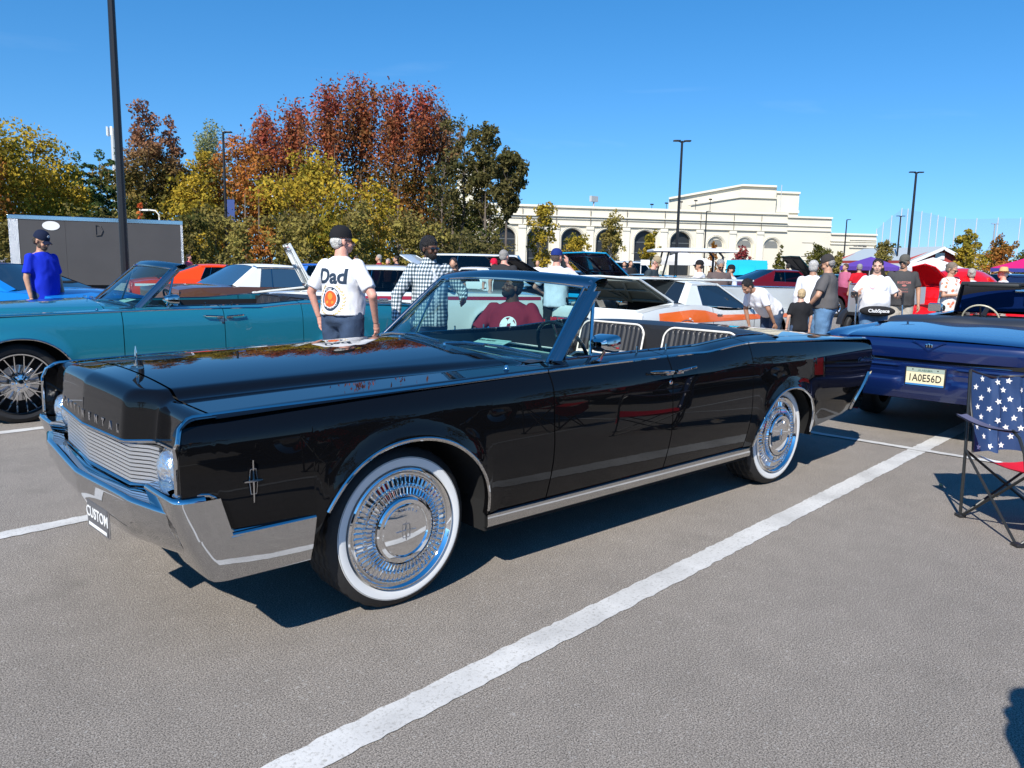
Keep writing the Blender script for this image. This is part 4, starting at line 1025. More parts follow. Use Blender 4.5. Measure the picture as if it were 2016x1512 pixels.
    if glasses:
        gl = []
        for y in (.031, -.031): gl.append(xf(ell((0, 0, 0), (.006, .027, .018), 14), t=(.094, y, -.004), rz=y*6))
        mk('sunglasses', hd(join(*gl)), mat('sunglass', (.008, .008, .01), .05, coat=1), t)
        mk('glasses_frame', hd(join(tube([(.10, -.006, .004), (.10, .006, .004)], .0025, 6), *[tube([(.088, sg*.056, .004), (.0, sg*.082*fw, .004), (-.012, sg*.080*fw, -.008)], .0028, 6) for sg in (1, -1)])), BLKTRIM, t)
    if hat:
        kind, hc_ = hat[0], hat[1]
        hm = cloth('hat_%s' % hat[2], hc_)
        if kind == 'cap':
            back = hat[3] if len(hat) > 3 else None
            crown = [(.0001, .138), (.03, .137), (.062, .122), (.085, .092), (.094, .055), (.096, .030), (.092, .028)]
            mk('cap_crown', hd(xf(lathe(crown, 28), s=(1.06, .92*fw, 1), t=(-.014, 0, .002))), hm, t, sharp=60)
            brim = gridx(lambda u, v: (.070+.072*v*cos(u*.0)*(1-(u*1.0)**2*.55)+.0, u*.074*(1-.12*v), .036-.020*v-.030*u*u), [-1+.2*i for i in range(11)], [0, .25, .5, .75, 1])
            b2 = xf(brim, t=(0, 0, -.005)); mk('cap_brim', hd(join(brim, b2)), hm if len(hat) < 5 else cloth('brim_'+hat[2], hat[4]), t)
            mk('cap_button', hd(ell((-.014, 0, .139), (.008, .008, .004), 8)), hm, t)
            if back: mk('cap_badge', hd(ell((.078, .0, .085), (.006, .022, .020), 10)), cloth('badge', back), t)
        if kind == 'straw':
            st = mat('straw', (.62, .42, .18), .8, bump=.6, bscale=160)
            mk('hat_crown', hd(xf(lathe([(.0001, .150), (.04, .155), (.066, .148), (.076, .12), (.090, .045), (.094, .035)], 28), s=(1.1, 1, 1), t=(-.01, 0, .0))), st, t)
            mk('hat_brim', hd(gridx(lambda a, r: ((-.01+(1.08)*(.090+.095*r)*cos(a)), (.090+.085*r)*sin(a), .036+.030*r*abs(sin(a))**2-.012*r), [2*pi*i/32 for i in range(33)], [0, .33, .66, 1])), st, t)
            mk('hat_band', hd(xf(lathe([(.0935, .035), (.0925, .062), (.0905, .062)], 28), s=(1.1, 1, 1), t=(-.01, 0, 0))), cloth('band', (.05, .03, .02)), t)
    PEOPLE.append(t)
    return t, dict(shirt=so_, S=S, B=B, HM=HM, s=s, loc=loc)
def project(name, vf, ob, origin, xdir, ydir, m, parent, off=.004, sub=None, maxd=.6):
    """lay a flat print onto a garment: points are dropped along the print's normal onto the cloth"""
    bm = bmesh.new(); vs = [bm.verts.new(p) for p in vf[0]]
    for q in vf[1]:
        try: bm.faces.new([vs[i] for i in q])
        except Exception: pass
    bmesh.ops.triangulate(bm, faces=bm.faces[:])
    for _ in range(3):
        lim = sub or .02
        es = [e for e in bm.edges if e.calc_length() > lim]
        if not es: break
        bmesh.ops.subdivide_edges(bm, edges=es, cuts=1); bmesh.ops.triangulate(bm, faces=bm.faces[:])
    M = basis(origin, xdir, ydir); n = Vector((M[0][2], M[1][2], M[2][2]))
    me = ob.data; bvh = BVHTree.FromPolygons([v.co for v in me.vertices], [tuple(p.vertices) for p in me.polygons])
    out = []; bm.verts.index_update()
    for v in bm.verts:
        p = M @ v.co; h = bvh.ray_cast(p+n*.25, -n, maxd)
        out.append(tuple((h[0]+n*off) if h[0] is not None else p))
    F = [tuple(v.index for v in f.verts) for f in bm.faces]; bm.free()
    return mk(name, (out, F), m, parent, smooth=True, sharp=180)
# ---------------------------------------------------------------- trees
import numpy as np
def leafmat(name, cols, hcols=None, nscale=.35, trans=.35):
    """leaf colour: patches of noise + leaf to leaf variation; hcols = species that turn colour from the top of the crown down"""
    if name in MATS: return MATS[name]
    m = bpy.data.materials.new(name); m.use_nodes = True; n = m.node_tree.nodes; l = m.node_tree.links; n.clear()
    o = n.new('ShaderNodeOutputMaterial'); tc = n.new('ShaderNodeTexCoord'); at = n.new('ShaderNodeAttribute'); at.attribute_name = 'leafvar'
    t = n.new('ShaderNodeTexNoise'); t.inputs['Scale'].default_value = nscale; t.inputs['Detail'].default_value = 3; l.new(tc.outputs['Object'], t.inputs['Vector'])
    a = n.new('ShaderNodeMath'); a.operation = 'MULTIPLY_ADD'; a.inputs[1].default_value = .55; l.new(at.outputs['Fac'], a.inputs[0])
    s = n.new('ShaderNodeMath'); s.operation = 'MULTIPLY_ADD'; s.inputs[1].default_value = 1.5; s.inputs[2].default_value = -.52; l.new(t.outputs['Fac'], s.inputs[0]); l.new(s.outputs[0], a.inputs[2])
    def ramp(cs):
        r = n.new('ShaderNodeValToRGB'); e = r.color_ramp.elements
        for i, c in enumerate(cs):
            p = i/(len(cs)-1)
            x = e[0] if i == 0 else e[1] if i == len(cs)-1 else e.new(p)
            x.position = p; x.color = (*c, 1)
        l.new(a.outputs[0], r.inputs[0]); return r.outputs[0]
    col = ramp(cols)
    if hcols:
        sx = n.new('ShaderNodeSeparateXYZ'); l.new(tc.outputs['Generated'], sx.inputs[0]); mr = n.new('ShaderNodeMapRange'); mr.inputs['From Min'].default_value = .40; mr.inputs['From Max'].default_value = .85
        ad = n.new('ShaderNodeMath'); ad.operation = 'ADD'; l.new(sx.outputs[2], ad.inputs[0]); q = n.new('ShaderNodeMath'); q.operation = 'MULTIPLY_ADD'; q.inputs[1].default_value = .5; q.inputs[2].default_value = -.25; l.new(t.outputs['Fac'], q.inputs[0]); l.new(q.outputs[0], ad.inputs[1]); l.new(ad.outputs[0], mr.inputs['Value'])
        mx = n.new('ShaderNodeMix'); mx.data_type = 'RGBA'; l.new(mr.outputs[0], mx.inputs[0]); l.new(col, mx.inputs[6]); l.new(ramp(hcols), mx.inputs[7]); col = mx.outputs[2]
    d = n.new('ShaderNodeBsdfDiffuse'); tr = n.new('ShaderNodeBsdfTranslucent'); ms = n.new('ShaderNodeMixShader'); ms.inputs[0].default_value = trans
    l.new(col, d.inputs[0]); l.new(col, tr.inputs[0]); l.new(d.outputs[0], ms.inputs[1]); l.new(tr.outputs[0], ms.inputs[2]); l.new(ms.outputs[0], o.inputs[0])
    MATS[name] = m; return m
BARK = mat('bark', (.14, .11, .085), .95, bump=.6, bscale=14, var=.3, vscale=2.5); BARKP = mat('bark_pale', (.34, .29, .24), .95, bump=.5, bscale=14, var=.25, vscale=2)
def leaves_mesh(name, C_, rad, n, size, m, parent, rg, up=.3, label=None):
    """C_: clump centres (k,3); rad: clump radii (k,3) ; n leaves"""
    k = len(C_); w_ = (rad[:, 0]*rad[:, 2]); w_ = w_/w_.sum(); idx = rg.choice(k, n, p=w_)
    d = rg.normal(size=(n, 3)); d /= np.linalg.norm(d, axis=1)[:, None]; r = rg.uniform(.25, 1, (n, 1))**.6
    P = C_[idx]+d*r*rad[idx]
    nrm = d*.7+rg.normal(size=(n, 3))*.8+np.array([0, 0, up]); nrm /= np.linalg.norm(nrm, axis=1)[:, None]
    a = np.cross(nrm, rg.normal(size=(n, 3))); a /= np.linalg.norm(a, axis=1)[:, None]+1e-9; b = np.cross(nrm, a)
    s = (size*rg.uniform(.55, 1.35, (n, 1)))
    V = np.stack([P-a*s, P-b*s*.55+a*s*.1, P+a*s, P+b*s*.6-a*s*.05], 1).reshape(-1, 3)
    me = bpy.data.meshes.new(name); me.vertices.add(4*n); me.vertices.foreach_set('co', V.ravel().astype(np.float32))
    me.loops.add(4*n); me.loops.foreach_set('vertex_index', np.arange(4*n, dtype=np.int32)); me.polygons.add(n)
    me.polygons.foreach_set('loop_start', np.arange(0, 4*n, 4, dtype=np.int32)); me.polygons.foreach_set('loop_total', np.full(n, 4, dtype=np.int32))
    at = me.attributes.new('leafvar', 'FLOAT', 'POINT'); at.data.foreach_set('value', np.repeat(rg.uniform(0, 1, n), 4).astype(np.float32))
    me.update(); me.validate(); me.materials.append(m)
    o = bpy.data.objects.new(name, me); COL.objects.link(o); o.parent = parent; return o
def tree(label, px, D, topy, wpx, m, kind='round', dens=1.0, leaf=.17, trunk=BARK, lean=0, base=0.0, group='autumn trees along the wood edge', crown0=.22, name='tree', seed=None, loc=None):
    rg = np.random.default_rng(seed if seed is not None else int(px*7+topy*3+wpx)); rr = random.Random(int(px+topy))
    p = gp(px, D); H = hz(px, topy, D)-base; R = wpx/FPX*D/2*(1.15 if kind in ('plume', 'round', 'pine', 'vine') else 1)
    t = thing(name, label, 'tree', (p.x, p.y, base), rr.uniform(0, 6), group)
    limbs = []; cl = []; rd = []
    r0 = max(.04, H*.013)
    tp = [Vector((0, 0, -.1))]; 
    for i in range(1, 7): tp.append(Vector((rr.uniform(-.02, .02)*H+lean*i/6*H, rr.uniform(-.02, .02)*H, H*.90*i/6)))
    limbs.append(tube(tp, [r0*(1-.14*i) for i in range(7)], 7))
    nl = {'round': 26, 'plume': 30, 'pine': 30, 'sparse': 20, 'bush': 16, 'cone': 26, 'vine': 26}[kind]
    for i in range(nl):
        f = crown0+(.97-crown0)*(i+.5)/nl; a = i*2.4+rr.uniform(-.4, .4); q = f*6; j = min(5, int(q)); o = tp[j].lerp(tp[j+1], q-j)
        u = (f-crown0)/(1-crown0)
        if kind == 'round': ln = R*(.55+.55*sin(pi*min(1, u*1.05+.12)))*rr.uniform(.7, 1.1); el = .5+.5*u
        elif kind == 'plume': ln = R*(.95-.35*u)*rr.uniform(.6, 1.15); el = 1.0
        elif kind == 'pine': ln = R*(1.0-.55*u)*rr.uniform(.7, 1.1); el = .15
        elif kind == 'sparse': ln = R*(1.0-.6*abs(u-.35))*rr.uniform(.5, 1.15); el = .9
        elif kind == 'cone': ln = R*(1.02-.92*u)*rr.uniform(.85, 1.05); el = .5
        elif kind == 'vine': ln = R*(.6+.4*sin(pi*u))*rr.uniform(.35, 1.1); el = .4
        else: ln = R*rr.uniform(.5, 1.0); el = .8
        d = Vector((cos(a)*cos(el), sin(a)*cos(el), sin(el))); d2 = (d+Vector((0, 0, .25))).normalized()
        m1 = o+d*ln*.5; e = m1+d2*ln*.5
        limbs.append(tube([o, m1, e], [r0*.42*(1-.5*u), r0*.25*(1-.5*u), r0*.08], 5))
        for k in range(4):
            c = (m1 if k < 1 else e if k < 3 else o.lerp(e, .7))+Vector((rr.uniform(-1, 1), rr.uniform(-1, 1), rr.uniform(-.6, .9)))*ln*.28
            if kind == 'pine': c = o.lerp(e, .3+.25*k); z_ = (ln*.34, ln*.34, ln*.18)
            elif kind == 'plume': z_ = (R*.26, R*.26, R*.50)
            elif kind == 'sparse': z_ = (R*.20, R*.20, R*.20)
            else: q_ = ln*rr.uniform(.28, .46); z_ = (q_, q_, q_*.8)
            cl.append(c); rd.append(z_)
    if kind == 'plume':   # upright leaders that give the flame like outline
        for i in range(16):
            a = rr.uniform(0, 6.3); r = R*rr.uniform(.1, .85); h0 = H*rr.uniform(.55, .68); h1 = H*(1.0-.22*(r/R)**1.5)*rr.uniform(.90, 1.0)
            b0 = Vector((cos(a)*r*.6, sin(a)*r*.6, h0)); b1 = Vector((cos(a)*r, sin(a)*r, h1)); limbs.append(tube([b0, b1], [r0*.22, r0*.05], 4))
            for k in range(5): cl.append(b0.lerp(b1, .3+.175*k)); rd.append((R*.17*(1.3-.2*k), R*.17*(1.3-.2*k), R*.30))
    cl.append(tp[-1]+Vector((0, 0, H*.05))); rd.append((R*.2, R*.2, H*.05))
    mk('trunk', join(*limbs), trunk, t)
    C_ = np.array([tuple(c) for c in cl]); rd = np.array(rd); area = R*2*H*.8
    n = int(min(12000, max(500, dens*area/(leaf*leaf)*2.6)))
    o = leaves_mesh('foliage', C_, rd, n, leaf, m, t, rg)
    return t
LM = dict(
    yel=leafmat('leaf_yellow_green', [(.087, .115, .022), (.249, .249, .035), (.576, .461, .057), (.692, .461, .057)]),
    org=leafmat('leaf_orange', [(.135, .124, .028), (.423, .268, .048), (.692, .327, .057), (.652, .211, .057)]),
    red=leafmat('leaf_red_top', [(.06, .07, .018), (.19, .15, .035), (.34, .17, .045), (.42, .17, .05)], [(.26, .13, .05), (.42, .13, .065), (.52, .20, .09), (.46, .085, .07)]),
    grn=leafmat('leaf_green', [(.022, .042, .012), (.068, .105, .022), (.144, .164, .035), (.249, .211, .048)]),
    grr=leafmat('leaf_green_red_top', [(.042, .068, .015), (.105, .124, .027), (.211, .192, .042), (.288, .211, .057)], [(.173, .096, .057), (.307, .135, .096), (.307, .115, .096), (.423, .192, .115)]),
    pine=leafmat('leaf_pine', [(.019, .042, .015), (.042, .087, .030), (.087, .135, .046), (.115, .164, .057)], trans=.15),
    pale=leafmat('leaf_pale', [(.115, .164, .068), (.231, .288, .135), (.384, .423, .231), (.461, .461, .231)]),
    vine=leafmat('leaf_vine', [(.03, .045, .016), (.08, .105, .035), (.15, .165, .05), (.20, .16, .06)]),
    tan=leafmat('leaf_tan', [(.16, .12, .045), (.38, .26, .11), (.62, .42, .22), (.42, .36, .09)]),
    bush=leafmat('leaf_bush', [(.028, .054, .015), (.076, .115, .028), (.173, .183, .048), (.307, .231, .076)]),
    flame=leafmat('leaf_flame', [(.615, .096, .039), (.750, .135, .057), (.750, .192, .057), (.750, .307, .076)]),
    gold=leafmat('leaf_gold', [(.384, .268, .039), (.750, .461, .057), (.750, .537, .057), (.576, .384, .076)]),
    maroon=leafmat('leaf_maroon', [(.231, .039, .057), (.423, .057, .076), (.537, .076, .096), (.423, .096, .076)]))
# ---------------------------------------------------------------- the dark blue convertible seen from behind (local: origin under the tail, forward +x)
def blue_convertible(label, loc, rz):
    PM = paint('royal_blue', (.003, .013, .075), .12); SM = mat('seat_black', (.018, .018, .02), .42)
    t = thing('blue_convertible', label, 'car', loc, rz, 'classic cars on show'); hw = .985
    def fz(x): return ps([(0, .895), (.2, .925), (1.3, .945), (2.0, .955), (3.9, .985), (4.0, .985), (5.5, .90)], x)
    def dz(x, y): u = abs(y)/.70; return ps([(0, .895), (.12, .918), (.5, .945), (1.35, .985)], x)+.012*(1-u**2)+(.012*(1-min(1, abs(y)/.06)) if x < 3 else 0)*0
    def sidey(x, z): return hw-.05*max(0, (z-.75)/.2)**2-.05*max(0, (.5-z)/.25)-(.05*(1-min(1, x/.4))**2)
    xs = [0, .03, .08, .15, .3, .5, .7]+[.86+.06*k for k in range(1)]+[1.1+.41*cos(pi*k/16)*-1+.17 for k in range(17)]+[1.8, 2.2, 2.8, 3.4, 4.0, 4.3]+[4.72+.41-.41-.41*cos(pi*k/16) for k in range(17)]+[5.2, 5.45]
    xs = sorted(set(round(x, 4) for x in xs))
    def bot(x):
        for c in (1.27, 4.72):
            u = (x-c)/.415
            if abs(u) < 1: return .28+.40*max(0, 1-abs(u)**2.3)**.5
        return .30 if x > .5 else .30+.10*(1-x/.5)
    vs = [0, .06, .2, .4, .6, .75, .86, .94, 1]
    for s in (1, -1):
        mk('side_panel', gridx(lambda x, v: (x, s*sidey(x, lerp(bot(x), fz(x), v)), lerp(bot(x), fz(x), v)), xs, vs, flip=(s > 0)), PM, t)
        def fin(x, k):      # from blade edge down into the valley and up to the deck
            y = [sidey(x, fz(x)), sidey(x, fz(x))-.03, .86, .80, .735, .715][k]; z = [fz(x), fz(x)+.006, fz(x)-.01, min(fz(x)-.025, .91), min(dz(x, .7)-.02, .93), dz(x, .7)-.012][k]
            return (x, s*y, z)
        mk('tail_fin', gridx(fin, [0, .1, .3, .6, .9, 1.2, 1.40], list(range(6)), flip=(s < 0)), PM, t, sharp=70)
        mk('quarter_top', gridx(lambda x, k: (x, s*[sidey(x, fz(x)), .90, .80, .74][k], [fz(x), fz(x)+.012, fz(x)+.03, fz(x)+.02][k]), [1.40, 1.8, 2.4, 3.0, 3.6, 3.9], list(range(4)), flip=(s < 0)), PM, t)
        mk('wing_top', gridx(lambda x, k: (x, s*[sidey(x, fz(x)), .85, .6, .3, 0][k], fz(x)+[0, .015, .02, .04, .045][k]), [3.9, 4.2, 4.6, 5.0, 5.45], list(range(5)), flip=(s < 0)), PM, t)
        mk('tail_light', box(-.035, .0, *sorted((s*.79, s*.90)), .58, .86, .01), REDLENS, t); mk('lamp_bezel', join(box(-.03, .02, *sorted((s*.775, s*.79)), .56, .89, .003), box(-.03, .02, *sorted((s*.90, s*.925)), .56, .89, .003)), CHROME, t)
        for x in (1.27, 4.72): simple_wheel(t, x, s*.84, .345, 'disc')
        for x in (2.55, 3.95): mk('door_seam', tube([(x, s*(sidey(x, z)+.001), z) for z in (.32, .5, .7, .85, fz(x))], .004, 4), BLACKM, t)
    mk('boot_lid', gridx(lambda x, y: (x, y, dz(x, y)), [.02, .05, .12, .25, .5, .8, 1.1, 1.38], [-.71+1.42*k/24 for k in range(25)], flip=True), PM, t, sharp=60)
    prof = [(.02, .896), (-.012, .882), (-.028, .86), (-.030, .80), (-.020, .735), (.02, .730), (.05, .728), (.05, .705), (.005, .700), (-.035, .694), (-.060, .684), (-.064, .668), (-.045, .655), (-.04, .625), (-.055, .615), (-.05, .600), (-.045, .575), (-.06, .565), (-.075, .552), (-.080, .53), (-.075, .50), (-.055, .44), (-.02, .38), (.05, .365)]
    def rf(k, y):
        dx, z = prof[k]; c = (abs(y)/.95)**5*.10
        if k > 8 and abs(y) < .24 and k < 20: dx = lerp(dx, -.055, .9*sst(.24, .20, abs(y)))
        if k < 5: dx += -.018*(1-min(1, abs(y)/.55))
        return (dx+c, y, z+(.0 if k > 5 else .0))
    mk('rear_bumper', gridx(lambda k, y: rf(k, y), list(range(7, len(prof))), [-.96+1.92*i/48 for i in range(49)], flip=False), PM, t, sharp=40)
    mk('lid_face', gridx(lambda k, y: rf(k, y), list(range(0, 6)), [-.72+1.44*i/32 for i in range(33)], flip=False), PM, t, sharp=50)
    mk('lid_shadow_gap', box(.0, .06, -.93, .93, .70, .74), UNDER, t, smooth=False)
    for s in (1, -1): mk('corner_face', gridx(lambda k, v: (prof[k][0]+.03, s*lerp(.72, .80, v), prof[k][1]), list(range(0, 6)), [0, 1]), PM, t)
    mk('lid_trim', tube([(-.012+(abs(y)/.95)**5*.1, y, .7055) for y in [-.93+.186*k for k in range(11)]], .004, 5), CHROME, t)
    v = prism([(-.14, .05), (0, -.045), (.14, .05), (.13, .05), (0, -.028), (-.13, .05)], -.052, -.044, 'x'); mk('vee_badge', xf(v, t=(0, .0, .85)), PM, t, sharp=20)
    mk('crest', join(*[xf(box(-.058, -.046, -.03+.02*i, -.014+.02*i, .845, .875+.005*(i % 2), .002), t=(0, 0, 0)) for i in range(3)]), CHROME, t)
    p = thing_part('licence_plate', t, (-.072, 0, .588)); MP = mat('plate_cream', (.70, .62, .40), .5)
    mk('plate_frame', box(-.004, .006, -.163, .163, -.083, .083, .004), BLKTRIM, p); mk('plate', box(-.0075, -.004, -.152, .152, -.076, .076), MP, p, smooth=False)
    mk('plate_top', box(-.0088, -.0078, -.152, .152, .040, .076), mat('plate_sage', (.30, .36, .30), .5), p, smooth=False); mk('plate_foot', box(-.0088, -.0078, -.152, .152, -.076, -.060), mat('plate_sea', (.04, .18, .42), .4), p, smooth=False)
    bb = lambda z, o: basis((o, 0, z), (0, -1, 0), (0, 0, 1))
    mk('plate_number', xf(text_vf('1A0E56D', .088, .0005, .0006), bb(-.012, -.010) @ Matrix.Diagonal((.78, 1, 1, 1))), BLACKM, p, smooth=False); mk('plate_state', xf(text_vf('ALABAMA', .026, .0003, .0003), bb(.056, -.0095)), mat('plate_ink', (.08, .14, .10), .5), p, smooth=False)
    mk('plate_bolt', join(ell((-.010, .10, .062), (.003, .006, .006), 8), ell((-.010, -.10, .062), (.003, .006, .006), 8)), BLACKM, p)
    # folded roof boot, wavy edge
    mk('roof_boot', gridx(lambda k, y: ([1.36, 1.37, 1.45, 1.62, 1.85, 2.05, 2.10][k]-.06*(1-(abs(y)/.8)**2), y, [.965, 1.005, 1.035, 1.045, 1.04, 1.02, .93][k]+.012*sin(y*9)*(k in (1, 2))+.010*sin(y*5+k)-.03*(abs(y)/.8)**4), list(range(7)), [-.80+1.6*i/40 for i in range(41)], flip=True), mat('boot_vinyl', (.022, .026, .035), .5), t, sharp=70)
    for y0, y1 in ((.06, .70), (-.70, -.06)):
        mk('front_seat_back', xf(box(2.55, 2.70, y0, y1, .45, 1.00, .06), t=(0, 0, 0)), SM, t)
    mk('rear_seat_back', box(2.08, 2.22, -.68, .68, .5, .96, .05), SM, t); mk('floor_pan', box(2.0, 4.3, -.85, .85, .3, .36), SM, t, smooth=False)
    mk('dashboard', box(3.72, 4.0, -.80, .80, .62, .955, .05), SM, t); mk('glove_panel', box(3.70, 3.725, -.65, -.05, .70, .90, .01), BLKTRIM, t)
    sw = thing_part('steering_wheel', t, (3.33, .36, .93)); sw.rotation_euler = (0, radians(65), 0); mk('rim', tube([(.20*cos(2*pi*k/32), .20*sin(2*pi*k/32), 0) for k in range(32)], .010, 8, closed=True), mat('wheel_ivory', (.50, .45, .32), .35), sw); mk('hub', join(tube([(-.2, 0, 0), (.2, 0, 0)], .01, 6), tube([(0, 0, 0), (0, 0, .35)], .03, 8)), SM, sw)
    wbp = lambda y: Vector((4.10+.12*(1-(y/.8)**2), y, .985)); wtp = lambda y: Vector((3.72+.10*(1-(y/.68)**2), y*.84, 1.36))
    mk('windscreen', grid(lambda u, v: tuple(wbp(-.8+1.6*u).lerp(wtp(-.8+1.6*u), v)), 17, 5), glassmat('tinted_blue_glass', (.30, .46, .55)), t)
    fr = [wbp(.82)]+[wbp(.82).lerp(wtp(.80), k/4) for k in range(1, 4)]+[wtp(.80-1.6*k/12) for k in range(13)]+[wbp(-.82).lerp(wtp(-.80), 1-k/4) for k in range(1, 4)]+[wbp(-.82)]
    mk('windscreen_frame', tube(fr, .028, 8), BLKTRIM, t)
    for y0, y1 in ((.05, .60), (-.60, -.05)): mk('sun_visor', box(3.60, 3.76, y0, y1, 1.325, 1.372, .018), mat('visor_black', (.02, .022, .022), .6), t)
    mm = thing_part('wing_mirror', t, (3.95, 1.04, 1.035)); mk('mirror_shell', box(0, .07, -.085, .085, -.055, .055, .02), CHROME, mm); mk('mirror_glass', box(-.004, 0, -.075, .075, -.045, .045), CHROME, mm, smooth=False); mk('mirror_stalk', tube([(.03, -.02, -.05), (.04, -.08, -.10)], .012, 6), CHROME, mm)
    mk('inner_mirror', box(3.66, 3.70, -.14, .10, 1.26, 1.31, .012), CHROME2, t)
    mk('underbody', join(box(.10, .80, -.86, .86, .36, .70), box(1.75, 4.2, -.88, .88, .30, .55), box(.8, 1.75, -.6, .6, .34, .75), box(4.2, 5.4, -.6, .6, .32, .75)), UNDER, t, smooth=False)
    mk('nose_panel', box(5.43, 5.47, -.92, .92, .34, .90), PM, t); mk('front_bumper', box(5.47, 5.58, -.95, .95, .42, .56, .03), CHROME, t)
    return t
# ---------------------------------------------------------------- rounded red car of the 1930s to 1960s with raised lid
def beetle(label, loc, rz):
    PM = paint('bright_red', (.62, .008, .012)); t = thing('red_beetle_car', label, 'car', loc, rz, 'classic cars on show')
    body = join(ell((-.15, 0, .98), (1.15, .66, .62), 24), ell((-1.0, 0, .72), (.95, .62, .42), 20), ell((.95, 0, .66), (.85, .58, .24), 20), box(-1.6, 1.5, -.55, .55, .35, .72), *[ell((x, s*.66, .46), (.52, .20, .36), 18) for x in (1.25, -1.22) for s in (1, -1)])
    me = remeshed(body, .022, 6, fac=.6); b = mesh_obj('body', me, PM, t)
    for x in (1.25, -1.22):
        for s in (1, -1): simple_wheel(t, x, s*.70, .31, 'disc')
    for s in (1, -1):
        mk('running_board', box(-.75, .80, *sorted((s*.62, s*.82)), .30, .34, .01), BLKTRIM, t)
        hl = thing_part('headlight', t, (1.66, s*.64, .66)); mk('lens', lathe([(.085, 0), (.07, .03), (.0001, .045)], 18, 'x'), LENS, hl); mk('bezel', lathe([(.10, -.04), (.10, .01), (.085, .01)], 18, 'x'), CHROME, hl)
        mk('side_glass', xf(prism([(-.85, .98), (-.75, 1.30), (-.3, 1.42), (.28, 1.40), (.52, 1.05), (.5, .98)], -.004, .004, 'y'), t=(0, s*.60, 0), rx=s*.16), DARKGLASS, t, smooth=False)
        mk('front_indicator', ell((1.30, s*.66, .85), (.06, .025, .02), 10), AMBER, t)
    fr = [(.50*cos(a)*.9 if False else lerp(-.50, .50, u), 0, 0) for u in (0,) for a in (0,)]
    def rr(w_, h_, r, n=6): return [(sx*(w_-r)+r*cos(a0+pi/2*k/n), sz*(h_-r)+r*sin(a0+pi/2*k/n)) for sx, sz, a0 in ((1, 1, 0), (-1, 1, pi/2), (-1, -1, pi), (1, -1, 3*pi/2)) for k in range(n+1)]
    Mw = basis((.83, 0, 1.24), (0, 1, 0), (-.42, 0, 1))
    mk('windscreen', xf(prism(rr(.46, .17, .07), -.006, .006), Mw), DARKGLASS, t, smooth=False); mk('windscreen_trim', xf(tube([(a, b_, .008) for a, b_ in rr(.47, .18, .07)], .010, 6, closed=True), Mw), CHROME, t)
    mk('show_card', xf(box(-.02, .24, -.09, .06, .009, .012), Mw), WHITEP, t, smooth=False); mk('card_print', xf(box(.0, .12, .02, .035, .0122, .014), Mw), BLACKM, t, smooth=False)
    lid = thing_part('front_lid', t, (.72, 0, .98)); lid.rotation_euler = (0, radians(-50), 0); lid.scale = (.82, .9, .9)
    mk('lid_skin', grid(lambda u, v: (1.0*u, (2*v-1)*(.46-.20*u**2), .10*sin(pi*u*.8)-.07*(2*v-1)**2), 12, 11), PM, lid); mk('lid_rim', tube([(0, -.46, -.07), (.5, -.41, .02), (1.0, -.26, -.02), (1.03, 0, .05), (1.0, .26, -.02), (.5, .41, .02), (0, .46, -.07)], .014, 6), PM, lid)
    mk('bumper', xf(tube([(.0, -.72, .42), (.10, -.5, .42), (.14, 0, .42), (.10, .5, .42), (.0, .72, .42)], .045, 8), t=(1.72, 0, 0)), CHROME, t)
    mk('front_well', box(.75, 1.5, -.4, .4, .80, .86), mat('well_dark_red', (.10, .004, .006), .5), t, smooth=False)
    return t
def golf_cart(label, loc, rz):
    t = thing('golf_cart', label, 'golf cart', loc, rz)
    mk('roof', gridx(lambda u, v: (u, v, 1.90+.05*(1-(v/.6)**4)-.04*(u/.95)**4), [-.92, -.9, -.8, -.5, 0, .5, .8, .95, .98], [-.6, -.58, -.5, -.25, 0, .25, .5, .58, .6]), WHITEP, t); mk('roof_edge', tube([(-.92, -.6, 1.88), (.98, -.58, 1.87), (.98, .58, 1.87), (-.92, .6, 1.88)], .028, 6, closed=True), WHITEP, t)
    for s in (1, -1): mk('roof_post', tube([(.85, s*.5, .8), (.62, s*.52, 1.88)], .022, 6), BLKTRIM, t); mk('rear_post', tube([(-.62, s*.52, .6), (-.62, s*.52, 1.75), (-.5, s*.52, 1.88)], .028, 6), BLKTRIM, t)
    mk('windscreen', ([(.86, -.5, .8), (.86, .5, .8), (.66, .5, 1.4), (.66, -.5, 1.4)], [(0, 1, 2, 3)]), GLASSC, t, smooth=False)
    mk('body', join(box(-1.1, -.35, -.58, .58, .35, .72, .06), box(.45, 1.15, -.55, .55, .35, .85, .08), box(-.35, .5, -.58, .58, .32, .38)), mat('cart_purple', (.10, .05, .22), .3, coat=.6), t)
    mk('bench', box(-.55, -.05, -.55, .55, .66, .78, .04), WHITEP, t); mk('bench_back', box(-.62, -.52, -.55, .55, .80, 1.15, .04), WHITEP, t); mk('steering_wheel', xf(tube([(.17*cos(2*pi*k/20), .17*sin(2*pi*k/20), 0) for k in range(20)], .014, 6, closed=True), t=(.42, .2, 1.1), ry=radians(-60)), BLKTRIM, t)
    for x in (.8, -.75):
        for s in (1, -1): simple_wheel(t, x, s*.52, .24, 'disc')
    return t
